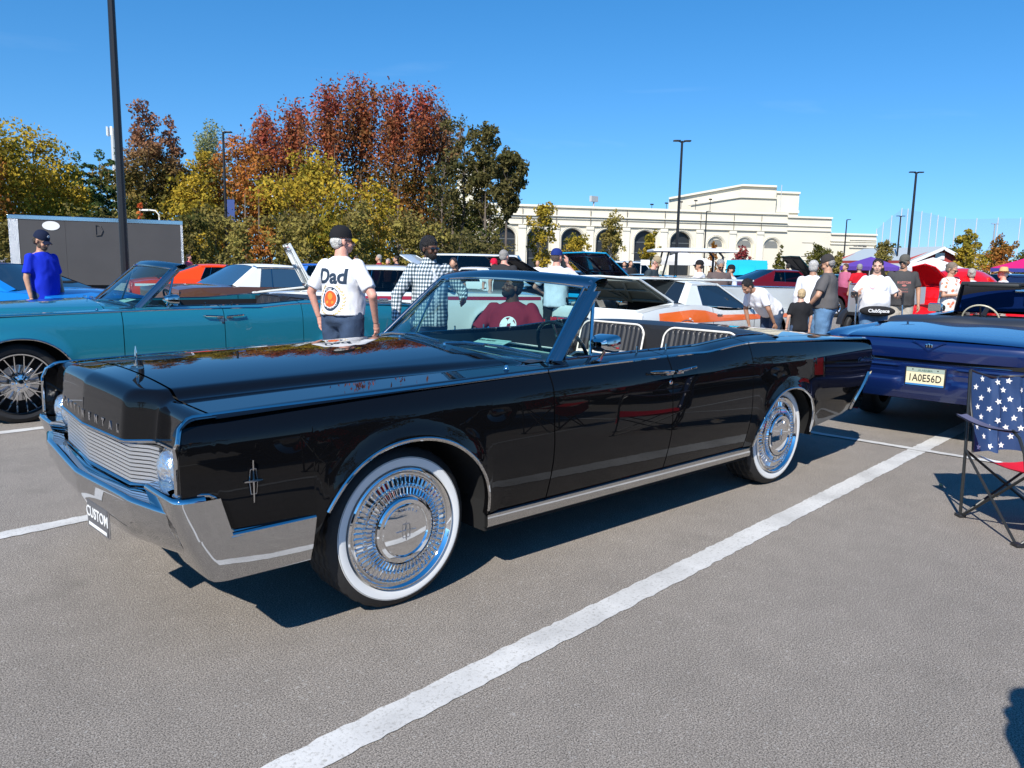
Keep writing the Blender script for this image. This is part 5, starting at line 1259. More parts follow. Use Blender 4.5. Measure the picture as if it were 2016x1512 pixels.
def utility_trailer(label, loc, rz, L_=2.6, z1=1.13, m=None):
    t = thing('utility_trailer', label, 'trailer', loc, rz); m = m or mat('galvanised', (.42, .45, .46), .5, metal=.3, var=.08, vscale=2)
    mk('bed_side', join(box(0, L_, -.03, 0, .62, z1), box(0, L_, -1.5, -1.47, .62, z1)), m, t, smooth=False); mk('bed_floor', box(0, L_, -1.5, 0, .55, .62), BLKTRIM, t, smooth=False)
    for k in range(5): mk('bed_rib', box(L_*k/4-.02*(k > 0), L_*k/4+.02, .0, .025, .62, z1), m, t, smooth=False)
    mk('corner_post', box(L_-.0, L_+.06, -.06, .04, .5, z1+.03, .005), BLKTRIM, t); mk('rail', box(0, L_, -.04, .015, z1, z1+.03, .004), CHROME2, t)
    mk('wheel_arch', tube([(L_*.5+.38*cos(pi*k/10), .08, .34+.36*sin(pi*k/10)) for k in range(11)], .05, 6, sx=2), BLKTRIM, t); simple_wheel(t, L_*.5, .06, .30, 'disc'); simple_wheel(t, L_*.5, -1.56, .30, 'disc')
    return t
# ---------------------------------------------------------------- asphalt and markings
def asphalt_mat():
    m = bpy.data.materials.new('asphalt'); m.use_nodes = True
    n = m.node_tree.nodes; l = m.node_tree.links; b = n['Principled BSDF']
    tc = n.new('ShaderNodeTexCoord')
    def noise(s, d=4, rough=.6):
        t = n.new('ShaderNodeTexNoise'); t.inputs['Scale'].default_value = s; t.inputs['Detail'].default_value = d; t.inputs['Roughness'].default_value = rough
        l.new(tc.outputs['Object'], t.inputs['Vector']); return t
    fine = noise(170, 5, .82); vor = n.new('ShaderNodeTexVoronoi'); vor.inputs['Scale'].default_value = 150
    l.new(tc.outputs['Object'], vor.inputs['Vector'])
    big = noise(.55, 5); mid = noise(6, 5)
    r1 = n.new('ShaderNodeValToRGB'); r1.color_ramp.elements[0].position = .41; r1.color_ramp.elements[1].position = .60
    r1.color_ramp.elements[0].color = (.052, .046, .039, 1); r1.color_ramp.elements[1].color = (.43, .382, .332, 1)
    l.new(fine.outputs['Fac'], r1.inputs[0])
    # pale aggregate flecks
    r2 = n.new('ShaderNodeValToRGB'); r2.color_ramp.elements[0].position = .972; r2.color_ramp.elements[1].position = .99
    sp = n.new('ShaderNodeSeparateColor'); l.new(vor.outputs['Color'], sp.inputs[0]); l.new(sp.outputs[0], r2.inputs[0])
    m1 = n.new('ShaderNodeMix'); m1.data_type = 'RGBA'; l.new(r2.outputs[0], m1.inputs[0]); l.new(r1.outputs[0], m1.inputs[6]); m1.inputs[7].default_value = (.36, .335, .30, 1)
    mm = n.new('ShaderNodeMapRange'); mm.inputs['From Min'].default_value = .3; mm.inputs['From Max'].default_value = .7; mm.inputs['To Min'].default_value = .90; mm.inputs['To Max'].default_value = 1.10
    l.new(big.outputs['Fac'], mm.inputs['Value'])
    m3 = n.new('ShaderNodeMapRange'); m3.inputs['From Min'].default_value = .3; m3.inputs['From Max'].default_value = .7; m3.inputs['To Min'].default_value = .93; m3.inputs['To Max'].default_value = 1.07
    l.new(mid.outputs['Fac'], m3.inputs['Value'])
    mu = n.new('ShaderNodeMath'); mu.operation = 'MULTIPLY'; l.new(mm.outputs[0], mu.inputs[0]); l.new(m3.outputs[0], mu.inputs[1])
    m2 = n.new('ShaderNodeMix'); m2.data_type = 'RGBA'; m2.blend_type = 'MULTIPLY'; m2.inputs[0].default_value = 1
    st = noise(1.35, 6, .62); sr = n.new('ShaderNodeMapRange'); sr.inputs['From Min'].default_value = .60; sr.inputs['From Max'].default_value = .72; sr.inputs['To Min'].default_value = 1.0; sr.inputs['To Max'].default_value = .84
    l.new(st.outputs['Fac'], sr.inputs['Value']); mu2 = n.new('ShaderNodeMath'); mu2.operation = 'MULTIPLY'; l.new(mu.outputs[0], mu2.inputs[0]); l.new(sr.outputs[0], mu2.inputs[1])
    l.new(m1.outputs[2], m2.inputs[6]); l.new(mu2.outputs[0], m2.inputs[7]); l.new(m2.outputs[2], b.inputs['Base Color'])
    b.inputs['Roughness'].default_value = .88; b.inputs['Specular IOR Level'].default_value = .3
    bp = n.new('ShaderNodeBump'); bp.inputs['Strength'].default_value = .8; bp.inputs['Distance'].default_value = .006
    l.new(fine.outputs['Fac'], bp.inputs['Height']); l.new(bp.outputs[0], b.inputs['Normal'])
    return m
ASPH = asphalt_mat()
g = mk('parking_lot', ([(-300, -300, 0), (120, -300, 0), (120, 120, 0), (-300, 120, 0)], [(0, 1, 2, 3)]), ASPH, smooth=False); tag(g, kind='structure')
g = mk('ground', ([(-2500, -2500, -.02), (2500, -2500, -.02), (2500, 2500, -.02), (-2500, 2500, -.02)], [(0, 1, 2, 3)]), mat('grass_ground', (.06, .075, .03), .95, var=.3, vscale=.3), smooth=False); tag(g, kind='structure')
def line_mat():
    m = bpy.data.materials.new('road_paint'); m.use_nodes = True
    n = m.node_tree.nodes; l = m.node_tree.links; b = n['Principled BSDF']; b.inputs['Roughness'].default_value = .75
    tc = n.new('ShaderNodeTexCoord'); t = n.new('ShaderNodeTexNoise'); t.inputs['Scale'].default_value = 75; t.inputs['Detail'].default_value = 5; t.inputs['Roughness'].default_value = .75
    l.new(tc.outputs['Object'], t.inputs['Vector'])
    r = n.new('ShaderNodeValToRGB'); r.color_ramp.elements[0].position = .35; r.color_ramp.elements[0].color = (.38, .365, .335, 1); r.color_ramp.elements[1].position = .47; r.color_ramp.elements[1].color = (.60, .59, .565, 1)
    l.new(t.outputs['Fac'], r.inputs[0])
    t2 = n.new('ShaderNodeTexNoise'); t2.inputs['Scale'].default_value = 3.0; t2.inputs['Detail'].default_value = 6
    l.new(tc.outputs['Object'], t2.inputs['Vector'])
    r2 = n.new('ShaderNodeMapRange'); r2.inputs['From Min'].default_value = .35; r2.inputs['From Max'].default_value = .6; r2.inputs['To Min'].default_value = .76; r2.inputs['To Max'].default_value = 1.0
    l.new(t2.outputs['Fac'], r2.inputs['Value'])
    m2 = n.new('ShaderNodeMix'); m2.data_type = 'RGBA'; m2.blend_type = 'MULTIPLY'; m2.inputs[0].default_value = 1
    l.new(r.outputs[0], m2.inputs[6]); l.new(r2.outputs[0], m2.inputs[7]); l.new(m2.outputs[2], b.inputs['Base Color'])
    bp = n.new('ShaderNodeBump'); bp.inputs['Strength'].default_value = .4; bp.inputs['Distance'].default_value = .004
    l.new(t.outputs['Fac'], bp.inputs['Height']); l.new(bp.outputs[0], b.inputs['Normal'])
    return m
LINEM = line_mat()
def stripe(a, b, wd, z=.004, name='parking_line'):
    a = Vector((*a, 0)); b = Vector((*b, 0)); d = (b-a).normalized(); s = Vector((-d.y, d.x, 0)); n = max(2, int((b-a).length/.025)); n = min(n, 400)
    rg = random.Random(int(abs(a.x*100)+abs(b.y*100)))
    V = []
    for i in range(n+1):
        p = a.lerp(b, i/n); e = wd/2+rg.uniform(-.0065, .0055); e2 = wd/2+rg.uniform(-.0065, .0055)
        V += [tuple(p+s*e+Vector((0, 0, z))), tuple(p-s*e2+Vector((0, 0, z)))]
    F = [(2*i, 2*i+1, 2*i+3, 2*i+2) for i in range(n)]
    o = mk(name, (V, F), LINEM, smooth=False); tag(o, kind='structure'); return o
SD = Vector((cos(radians(4.6)), sin(radians(4.6)))); SN = Vector((-SD.y, SD.x))
O0 = Vector((-5.14, 1.155))
def sp(a, b): q = O0+SD*a+SN*b; return (q.x, q.y)
for k, nm in ((0, 0), (-1, 1), (-2, 2), (-3, 3), (-4, 4), (1, 5), (2, 6)):
    stripe(sp(-5.4 if k else -5.5, k*2.80), sp(6.6 if k != 0 else 8.5, k*2.80), .118 if k else .135)
stripe(sp(.07, -14), sp(.07, 7), .085, z=.008)
for k in range(-6, 6): stripe(sp(-17, k*2.8), sp(-12, k*2.8), .11)
for k in range(-6, 8): stripe(sp(-30, k*2.8), sp(-19, k*2.8), .11)

LEAFD = mat('dry_leaf', (.42, .30, .14), .8)
for i, (x, y, a, lab) in enumerate(((-3.98, 1.72, .4, 'dry tan leaf on the asphalt behind the flag chair leg'), (-4.12, 1.98, 1.2, 'dry tan leaf on the asphalt under the flag chair seat'), (-4.02, 2.05, 2.6, 'curled tan leaf touching the shadow of the flag chair'))):
    tag(mk('fallen_leaf', xf(gridx(lambda u, v: (.034*u, .014*v*(1-u*u), .006+.008*u*u+.004*abs(v)), [-1, -.6, -.2, .2, .6, 1], [-1, 0, 1]), rz=a), LEAFD, loc=(x, y, .004)), lab, 'leaf', 'dry leaves on the asphalt')
T = [  # label, px, D, top y, width px, leaf, kind, density, trunk
 ('yellow green tree at the far left edge with orange flecks', 5, 52, 258, 150, 'yel', 'round', 1.0, BARK),
 ('orange tinged tree cut by the left edge', -50, 50, 275, 150, 'org', 'round', .9, BARK),
 ('broad yellow green tree right of the far left one', 85, 56, 262, 150, 'yel', 'round', .75, BARK),
 ('lower yellow tree behind the trailer front', 145, 58, 330, 110, 'yel', 'round', .9, BARK),
 ('dark pine, the left one of two beside the near black lamp pole', 168, 78, 305, 80, 'pine', 'pine', 1.1, BARKP),
 ('dark pine immediately left of the near black lamp pole', 212, 80, 302, 80, 'pine', 'pine', 1.1, BARKP),
 ('dark pine half hidden behind the near black lamp pole', 250, 82, 298, 80, 'pine', 'pine', 1.1, BARKP),
 ('tall green tree with bronze red top right of the near lamp pole', 300, 62, 208, 112, 'grr', 'round', 1.15, BARK),
 ('green tree leaning against the tall bronze topped one', 345, 64, 236, 80, 'grr', 'round', 1.1, BARK),
 ('pale grey green poplar rising behind the banner lamp pole', 424, 88, 256, 70, 'pale', 'plume', 1.0, BARKP),
 ('golden yellow tree left of the banner lamp pole', 400, 60, 300, 105, 'yel', 'round', 1.0, BARK),
 ('amber tree right of the banner lamp pole', 478, 62, 272, 115, 'org', 'round', 1.0, BARK),
 ('crimson topped tree, leftmost of the red row', 528, 66, 235, 90, 'red', 'plume', 1.0, BARK),
 ('crimson topped tree, second of the red row', 588, 66, 222, 95, 'red', 'plume', 1.0, BARK),
 ('crimson topped tree, third of the red row and spreading', 652, 64, 184, 110, 'red', 'plume', .95, BARK),
 ('crimson topped tree, fourth and tallest of the red row', 712, 66, 176, 105, 'red', 'plume', .95, BARK),
 ('crimson topped tree, fifth of the red row', 775, 65, 186, 100, 'red', 'plume', .95, BARK),
 ('crimson topped tree, sixth of the red row', 828, 66, 190, 95, 'red', 'plume', .95, BARK),
 ('greying red tree at the right end of the red row', 872, 68, 214, 80, 'grr', 'plume', .8, BARKP),
 ('bright yellow green tree in front of the red row', 622, 56, 318, 150, 'yel', 'round', 1.0, BARK),
 ('small yellow green tree below the fourth red one', 735, 57, 355, 90, 'yel', 'round', .7, BARKP),
 ('vine hung dark tree behind the checked shirt man', 905, 60, 236, 100, 'vine', 'vine', .5, BARK),
 ('dark green tree with drooping vines before the arcade', 948, 58, 250, 105, 'vine', 'sparse', 1.0, BARK),
 ('thin dark tree reaching out to the right over the arcade', 995, 56, 300, 95, 'vine', 'sparse', 1.3, BARK),
 ('slim vine covered trunk beside the pale tower', 868, 57, 300, 70, 'vine', 'vine', .45, BARK),
]
for lab, px, D, ty, w_, lm, kd, dn, tk in T:
    tree(lab, px, D, ty, w_*(1.18 if kd == 'plume' else 1), LM[lm], kd, dn*(.8 if kd == 'plume' else 1), .135, tk, lean=.12 if 'reaching' in lab else 0, crown0=.10 if kd in ('round', 'plume', 'pine') else .52 if 'reaching' in lab else .30)
rg_ = random.Random(11)
BS = [(20, 'bush'), (75, 'tan'), (130, 'yel'), (190, 'bush'), (240, 'tan'), (375, 'bush'), (425, 'tan'), (470, 'tan'), (515, 'org'), (560, 'tan'), (605, 'tan'), (650, 'yel'), (700, 'tan'), (745, 'gold'), (790, 'tan'), (835, 'tan'), (880, 'vine'), (925, 'vine'), (965, 'bush')]
WORDS = {'bush': 'dark green', 'tan': 'tan leaved', 'org': 'orange', 'yel': 'yellow green', 'gold': 'golden', 'vine': 'vine tangled'}
PLC = {20: 'at the far left behind the trailer', 75: 'behind the trailer front', 130: 'above the blue cap man', 190: 'left of the near lamp pole', 240: 'behind the near lamp pole', 375: 'just past the trailer tail', 425: 'left of the banner lamp pole', 470: 'right of the banner lamp pole', 515: 'above the white roofed brown car', 560: 'above the open white boot lid', 605: 'left of the man in the Dad shirt', 650: 'behind the man in the Dad shirt', 700: 'right of the white haired man', 745: 'between the two standing men', 790: 'left of the checked shirt man', 835: 'behind the checked shirt man', 880: 'right of the checked shirt man', 925: 'below the pale tower', 965: 'at the left end of the arcade'}
for px, k in BS:
    ty = 436+rg_.uniform(-14, 26)
    if px == 745: ty = 430
    if px >= 880: ty = 478
    tree(WORDS[k]+' shrub '+PLC[px], px, 47+rg_.uniform(-2, 3), ty, 95 if px != 745 else 60, LM[k], 'bush', .95, .12, BARK, crown0=.06, name='shrub', group='shrubs under the wood edge')
tree('small flame red tree above the trailer right of the near lamp pole', 285, 44, 400, 44, LM['flame'], 'cone', 1.5, .12, crown0=.1)
# wood behind, which reads as one mass
rgw = np.random.default_rng(5); cc = []; rr_ = []
for i in range(150):
    px = rgw.uniform(-160, 960); D = rgw.uniform(84, 100); q = gp(px, D); hh = rgw.uniform(1, 10.5)*(1 if px < 820 else .8); cc.append((q.x, q.y, hh)); rr_.append((2.6, 2.6, 2.2))
wd = leaves_mesh('wood', np.array(cc), np.array(rr_), 42000, .24, LM['grn'], None, rgw); tag(wd, 'dark green wood that closes the view behind the autumn trees', 'wood', kind='stuff')
tr_ = []
for i in range(34):
    px = rgw.uniform(380, 960); D = rgw.uniform(56, 76); q = gp(px, D)
    tr_.append((q, rgw.uniform(5, 9), rgw.uniform(.07, .17)))
for i, (q, h_, r_) in enumerate(tr_):
    if i == 0: tk0 = mk('slender_tree', tube([(0, 0, 0), (.12, .05, .35), (-.05, .1, .7), (.1, 0, 1)], [1, .85, .7, .4], 6), BARK)
    o = tk0 if i == 0 else tk0.copy()
    if i: COL.objects.link(o)
    o.location = q; o.scale = (r_, r_, h_); o.rotation_euler = (0, 0, i); tag(o, 'bare pale trunk standing in the shade under the wood edge', 'tree', 'bare trunks in the wood edge')
YT = [('sparse young tree at the left of the arcade', 1060, 66, 405, 84, 'yel', 'sparse', .9), ('sparse tall young tree before the fourth arch', 1196, 68, 430, 74, 'tan', 'sparse', 1.1), ('yellow young tree low before the fifth arch', 1268, 70, 462, 52, 'yel', 'sparse', 1.6), ('bushy young tree right of the phoning man', 1128, 68, 470, 74, 'yel', 'sparse', 1.3),
      ('small maroon tree above the open cyan hood', 1449, 74, 484, 30, 'maroon', 'round', 1.6), ('small dark green conical tree by the arcade wall', 1523, 76, 482, 34, 'grn', 'cone', 1.8), ('round dark green tree left of the grey haired profile man', 1598, 80, 486, 46, 'grn', 'round', 1.6), ('brown leaved small tree beside the pale side wing', 1636, 82, 500, 36, 'tan', 'sparse', 1.4),
      ('thin young tree behind the crutch woman', 1722, 84, 482, 50, 'tan', 'sparse', 1.4), ('yellow green tree in front of the red barn gable', 1882, 62, 462, 62, 'yel', 'sparse', 1.8), ('orange brown tree behind the straw hat', 1952, 70, 480, 70, 'org', 'sparse', 1.6), ('small orange tree above the golf cart roof', 1393, 74, 474, 26, 'org', 'sparse', 1.4), ('low green tree between red barn and right edge', 1925, 78, 500, 60, 'yel', 'round', 1.3), ('bushy green tree at the right edge behind the pink tent', 2000, 74, 505, 60, 'grn', 'round', 1.3)]
for lab, px, D, ty, w_, lm, kd, dn in YT:
    tree(lab, px, D, ty, w_, LM[lm], kd, dn, .12, BARKP, group='young trees by the arcade', crown0=.12)
for i, (px, w_) in enumerate(((1722, 40), (1732, 44), (1787, 30), (1862, 50))):
    tree(('dark tree clump far behind the golf net, '+['leftmost', 'second', 'third', 'rightmost'][i]), px, 200, 484 if i < 2 else 492, w_, LM['grn'], 'round', .8, .5, group='far trees behind the net', crown0=.1)
# ---- grass verge
g0 = [gp(-300, 40), gp(1000, 40), gp(1000, 130), gp(-300, 130)]
tag(mk('grass_verge', ([(p.x, p.y, .012) for p in g0], [(0, 1, 2, 3)]), mat('verge_grass', (.05, .065, .022), .95, bump=.8, bscale=30, var=.35, vscale=.6), smooth=False), kind='structure')
g0 = [gp(980, 62), gp(2500, 75), gp(2500, 140), gp(980, 120)]
tag(mk('lawn', ([(p.x, p.y, .012) for p in g0], [(0, 1, 2, 3)]), mat('verge_grass', (.05, .065, .022)), smooth=False), kind='structure')
# ---------------------------------------------------------------- the cream arcaded building
CREAM = mat('cream_render', (.66, .605, .485), .85, bump=.12, bscale=3, var=.05, vscale=.15); CREAM2 = mat('cream_trim', (.70, .65, .53), .8, var=.04, vscale=.3); DARKIN = mat('arch_dark', (.02, .022, .024), .4); LOUV = mat('louvre_grey', (.45, .46, .45), .6); JOINT = mat('joint_dark', (.12, .10, .08), .9)
ar = thing('arcade_building', 'long cream building with tall round arches, stepped parapet and blank upper storeys', 'building')
def seg_panel(p0, p1, z0, z1, depth, m, nm='wall', out=0.0):
    d = (p1-p0); L = d.length; d = d.normalized(); n = Vector((d.y, -d.x, 0)); n = n if n.dot(CP-p0) > 0 else -n
    q0 = p0+n*out; q1 = p1+n*out; b0 = q0-n*depth; b1 = q1-n*depth
    V = [(q.x, q.y, z) for z in (z0, z1) for q in (q0, q1, b1, b0)]
    return mk(nm, (V, [(0, 1, 5, 4), (1, 2, 6, 5), (2, 3, 7, 6), (3, 0, 4, 7), (4, 5, 6, 7), (3, 2, 1, 0)]), m, ar, smooth=False)
def bay(pa, Da, pb, Db, pc, hw_, zt, spring, filled):
    """a wall bay with a true arched opening"""
    a = gp(pa, Da); b = gp(pb, Db); d = b-a; L = d.length; d.normalize(); n = Vector((d.y, -d.x, 0)); n = n if n.dot(CP-a) > 0 else -n
    c = (gp(pc, lerp(Da, Db, (pc-pa)/(pb-pa)))-a).dot(d); hw_ = hw_
    def P(x, z, o=0): q = a+d*x+n*o; return (q.x, q.y, z)
    arc = [(c-hw_*cos(pi*k/16), spring+hw_*sin(pi*k/16)) for k in range(17)]
    # wall face built as strips around the opening
    V = []; F = []
    def quad(*ps): k = len(V); V.extend(ps); F.append(tuple(range(k, k+4)))
    quad(P(0, 0), P(c-hw_, 0), P(c-hw_, spring), P(0, spring)); quad(P(c+hw_, 0), P(L, 0), P(L, spring), P(c+hw_, spring))
    quad(P(0, spring), P(c-hw_, spring), P(c-hw_, zt), P(0, zt)); quad(P(c+hw_, spring), P(L, spring), P(L, zt), P(c+hw_, zt))
    for (x0, z0), (x1, z1) in zip(arc, arc[1:]): quad(P(x0, z0), P(x1, z1), P(x1, zt), P(x0, zt))
    dp = .9 if not filled else .25
    for (x0, z0), (x1, z1) in zip([(c-hw_, 0)]+arc, arc+[(c+hw_, 0)]): quad(P(x0, z0), P(x1, z1), P(x1, z1, -dp), P(x0, z0, -dp))
    mk('wall', (V, F), CREAM, ar, smooth=False)
    # recessed infill
    V2 = [P(c-hw_, 0, -dp)]+[P(x, z, -dp) for x, z in arc]+[P(c+hw_, 0, -dp)]
    if filled:
        mk('infill', (V2, [tuple(range(len(V2)))]), CREAM, ar, smooth=False)
        rr2 = hw_*.86
        for k in range(9):
            z = spring-.2+rr2*.115*k*.98; w2 = sqrt(max(0.01, rr2**2-max(0, z-spring)**2))
            mk('louvre', ([P(c-w2, z, -dp+.03), P(c+w2, z, -dp+.03), P(c+w2, z+rr2*.09, -dp+.14), P(c-w2, z+rr2*.09, -dp+.14)], [(0, 1, 2, 3)]), LOUV, ar, smooth=False)
    else:
        mk('arch_glazing', (V2, [tuple(range(len(V2)))]), DARKIN, ar, smooth=False)
        for z in (spring*.42, spring*.66, spring*.98): mk('arch_rail', ([P(c-hw_, z, -dp+.06), P(c+hw_, z, -dp+.06), P(c+hw_, z+.16, -dp+.06), P(c-hw_, z+.16, -dp+.06)], [(0, 1, 2, 3)]), mat('rail_grey', (.10, .11, .11), .5), ar, smooth=False)
    for r_, o in ((hw_+.45, .12), (hw_+.22, .2)):
        mk('archivolt', tube([P(c-r_, max(0, spring-2.2), o*.5)]+[P(c-r_*cos(pi*k/20), spring+r_*sin(pi*k/20), o*.5) for k in range(21)]+[P(c+r_, max(0, spring-2.2), o*.5)], .10, 4), CREAM2, ar, sharp=60)
    return a, d, n, L, P
BD = lambda px: 150+(px-960)*.018
BZ = 12.7
bays = [(945, 1021, 988, 0), (1021, 1086, 1053, 0), (1086, 1152, 1119, 0), (1152, 1222, 1186, 0), (1222, 1295, 1260, 0), (1295, 1364, 1329, 0), (1364, 1428, 1397, 1), (1428, 1481, 1453, 1), (1481, 1532, 1505, 1)]
for i, (pa, pb, pc, fl) in enumerate(bays):
    hw_ = {0: 2.15, 1: 1.65}[fl]; sp_ = 6.3 if not fl else 5.9
    a, d, n, L, P = bay(pa, BD(pa), pb, BD(pb), pc, hw_, 9.0, sp_, fl)
    # pilaster between bays
    mk('pilaster', join(*[([P(-.75, z0, .0), P(.75, z0, .0), P(.75, z1, .0), P(-.75, z1, .0), P(-.75, z0, o), P(.75, z0, o), P(.75, z1, o), P(-.75, z1, o)], [(4, 5, 6, 7), (0, 4, 7, 3), (1, 2, 6, 5), (3, 7, 6, 2)]) for z0, z1, o in ((0, 8.3, .28), (8.31, 8.9, .42))]), CREAM2, ar, smooth=False)
    mk('joint', ([P(-.06, 9.1, .46), P(.06, 9.1, .46), P(.06, 12.2, .46), P(-.06, 12.2, .46)], [(0, 1, 2, 3)]), JOINT, ar, smooth=False)
    A = gp(pa, BD(pa)); B_ = gp(pb, BD(pb))
    seg_panel(A, B_, 9.0, 12.3, 1.0, CREAM, 'parapet', .05)
    for z0, z1, o in ((9.0, 9.22, .40), (10.2, 10.5, .30), (10.62, 10.80, .62), (12.3, 12.7, .42)): seg_panel(A, B_, z0, z1, .9, CREAM2, 'cornice', o)
    mk('shadow_joint', join(([P(0, 10.54, .2), P(L, 10.54, .2), P(L, 10.60, .2), P(0, 10.60, .2)], [(0, 1, 2, 3)])), JOINT, ar, smooth=False)
# plain block right of the bays, side wing, upper storeys
def blk(pa, pb, z1, back=0.0, corn=(.45,), nm='wall', z0=0, depth=12):
    A = gp(pa, BD(pa)+back); B_ = gp(pb, BD(pb)+back)
    seg_panel(A, B_, z0, z1, depth, CREAM, nm)
    seg_panel(A, B_, z1, z1+.35, depth, CREAM2, 'cornice', .35)
    for c in corn: seg_panel(A, B_, z1-c-1.1, z1-c-.9, .5, CREAM2, 'cornice', .25)
    return A, B_
blk(1532, 1618, 11.8, 0, (.5, 1.4)); blk(1618, 1707, 9.0, 6, (.3, .9))
for pa, pb, z0, z1 in ((1564, 1586, 6.9, 7.0), (1564, 1586, 4.2, 4.3), (1564, 1586, 3.4, 3.5)): A = gp(pa, BD(pa)); B_ = gp(pb, BD(pb)); seg_panel(A, B_, z0, z1, .3, JOINT, 'shadow_joint', .04)
for k in range(3): seg_panel(gp(1664+9*k, BD(1664)+6), gp(1671+9*k, BD(1671)+6), 6.6, 6.75, .2, JOINT, 'vent_slot', .06)
for z in (8.0, 7.2, 6.4): seg_panel(gp(1655, BD(1655)+6), gp(1707, BD(1707)+6), z, z+.22, .4, CREAM2, 'cornice', .3)
# upper fly tower: sloping parapet then flat
def poly_wall(pts, back, nm='upper_wall', depth=10, m=CREAM):
    n_ = len(pts); Vf = []
    for k, off in enumerate((0, depth)):
        for px, z in pts:
            q = gp(px, BD(px)+back+off); Vf.append((q.x, q.y, z))
    F = [tuple(range(n_)), tuple(range(2*n_-1, n_-1, -1))]+[(i, (i+1) % n_, n_+(i+1) % n_, n_+i) for i in range(n_)]
    return mk(nm, (Vf, F), m, ar, smooth=False)
poly_wall([(1302, 8), (1302, 15.2), (1442, 18.4), (1508, 18.4), (1508, 8)], 9)
poly_wall([(1302, 15.25), (1302, 15.65), (1442, 18.85), (1508, 18.85), (1508, 18.45), (1442, 18.45)], 8.4, 'cornice', 2, CREAM2)
poly_wall([(1345, 8), (1345, 14.0), (1440, 15.9), (1508, 15.9), (1508, 8)], 6.5); poly_wall([(1340, 14.0), (1340, 14.3), (1440, 16.2), (1510, 16.2), (1510, 15.92), (1440, 15.92)], 6.1, 'cornice', 1, CREAM2)
poly_wall([(1440, 12), (1440, 17.2), (1505, 17.2), (1505, 12)], 8.2); poly_wall([(1508, 8), (1508, 17.6), (1552, 17.6), (1552, 8)], 12); poly_wall([(1506, 17.6), (1506, 18.0), (1554, 18.0), (1554, 17.6)], 11.6, 'cornice', 1, CREAM2)
poly_wall([(1506, 13.6), (1506, 14.1), (1554, 14.1), (1554, 13.6)], 11.6, 'cornice', 1, CREAM2)
q = gp(1517, BD(1517)+5)
mk('roof_ladder', join(*[tube([(q.x+dx, q.y+dx*.6, 12.5), (q.x+dx, q.y+dx*.6, 18.6)], .07, 5) for dx in (-.35, .35)], *[tube([(q.x-.35, q.y-.21, 12.8+.45*k), (q.x+.35, q.y+.21, 12.8+.45*k)], .05, 4) for k in range(13)]), LOUV, ar)
for k in range(5):
    q = gp(1270+28*k, BD(1270)+2); mk('roof_lamp', join(tube([(q.x, q.y, 12.7), (q.x, q.y, 13.6+.3*k)], .05, 4), xf(box(-.3, .3, -.2, .2, 0, .25), t=(q.x, q.y, 13.5+.3*k))), BLKTRIM, ar)
# tower behind the trees
poly_wall([(885, 0), (885, 14.5), (945, 14.5), (945, 0)], 0, 'tower', 6); poly_wall([(895, 14.5), (895, 18.3), (940, 18.3), (940, 14.5)], .5, 'tower', 5); poly_wall([(883, 14.5), (883, 15.1), (947, 15.1), (947, 14.5)], -.4, 'cornice', 6, CREAM2); poly_wall([(893, 18.3), (893, 18.8), (942, 18.8), (942, 18.3)], .1, 'cornice', 5, CREAM2)
poly_wall([(800, 0), (800, 8), (885, 8), (885, 0)], 6, 'wall', 6)
fl_ = thing('far_tower_mast', 'thin floodlight mast far behind the arcade roof', 'mast', gp(1158, 230)); mk('mast_pole', tube([(0, 0, 0), (0, 0, 21)], .25, 6), LOUV, fl_); mk('mast_lamps', box(-1.4, 1.4, -.4, .4, 19.6, 21.2), LOUV, fl_)
# ---------------------------------------------------------------- lamp poles
POLE = mat('pole_black', (.012, .012, .013), .4)
def lamp(label, px, D, H, r=.075, heads=2, m=POLE, banner=None, ang=0.0, base=True):
    p = gp(px, D); t = thing('lamp_pole', label, 'lamp post', p, head(ang), 'black parking lot lamp poles')
    mk('pole', tube([(0, 0, 0), (0, 0, H*.5), (0, 0, H)], [r*1.15, r, r*.8], 10), m, t)
    if base: mk('pole_base', lathe([(.0001, .8), (.28, .8), (.3, .75), (.3, 0)], 16), mat('concrete', (.32, .31, .29), .9), t)
    for s in ((1, -1) if heads == 2 else (1,)):
        mk('arm', tube([(0, 0, H-.1), (s*.2, 0, H-.02)], .035, 6), m, t)
        mk('lamp_head', xf(box(.10, .52, -.15, .15, -.04, .04, .02), s=(s, 1, 1), t=(0, 0, H)), m, t)
    if banner: mk('banner', box(.10, .55, -.01, .01, H*.42, H*.56), banner, t, smooth=False); mk('banner_arm', join(tube([(0, 0, H*.56), (.6, 0, H*.56)], .015, 5), tube([(0, 0, H*.42), (.6, 0, H*.42)], .015, 5)), m, t)
    return t
lp_ = lamp('near black lamp pole that runs out of the top of the picture', 249, 20.5, 10.5, .093, 2, ang=90)
for z in (7.2, 7.8): mk('bolt', ell((.03, -.07, z), (.012, .012, .012), 8), CHROME, lp_)
lamp('black lamp pole with a blue banner halfway up, before the amber trees', 449, 49, 9.0, .085, 1, banner=mat('banner_blue', (.03, .06, .20), .7))
lamp('twin headed black lamp pole in front of the arcade, right of the centre', 1322, 48.5, 8.95, .085, 2)
lamp('twin headed black lamp pole by the golf net', 1772, 61, 8.95, .10, 2)
lamp('single headed thin lamp pole in front of the cream side wing', 1647, 112, 8.6, .10, 1)
lamp('thin lamp pole against the arcade under the fly tower', 1376, 100, 8.5, .09, 1)
lamp('lower lamp pole with two raised arms left of the tallest one at the net', 1750, 100, 8.4, .10, 2)
lamp('pale grey lamp pole behind the straw hat man, far off', 1933, 118, 8.8, .12, 2, m=mat('pole_grey', (.3, .31, .32), .5))
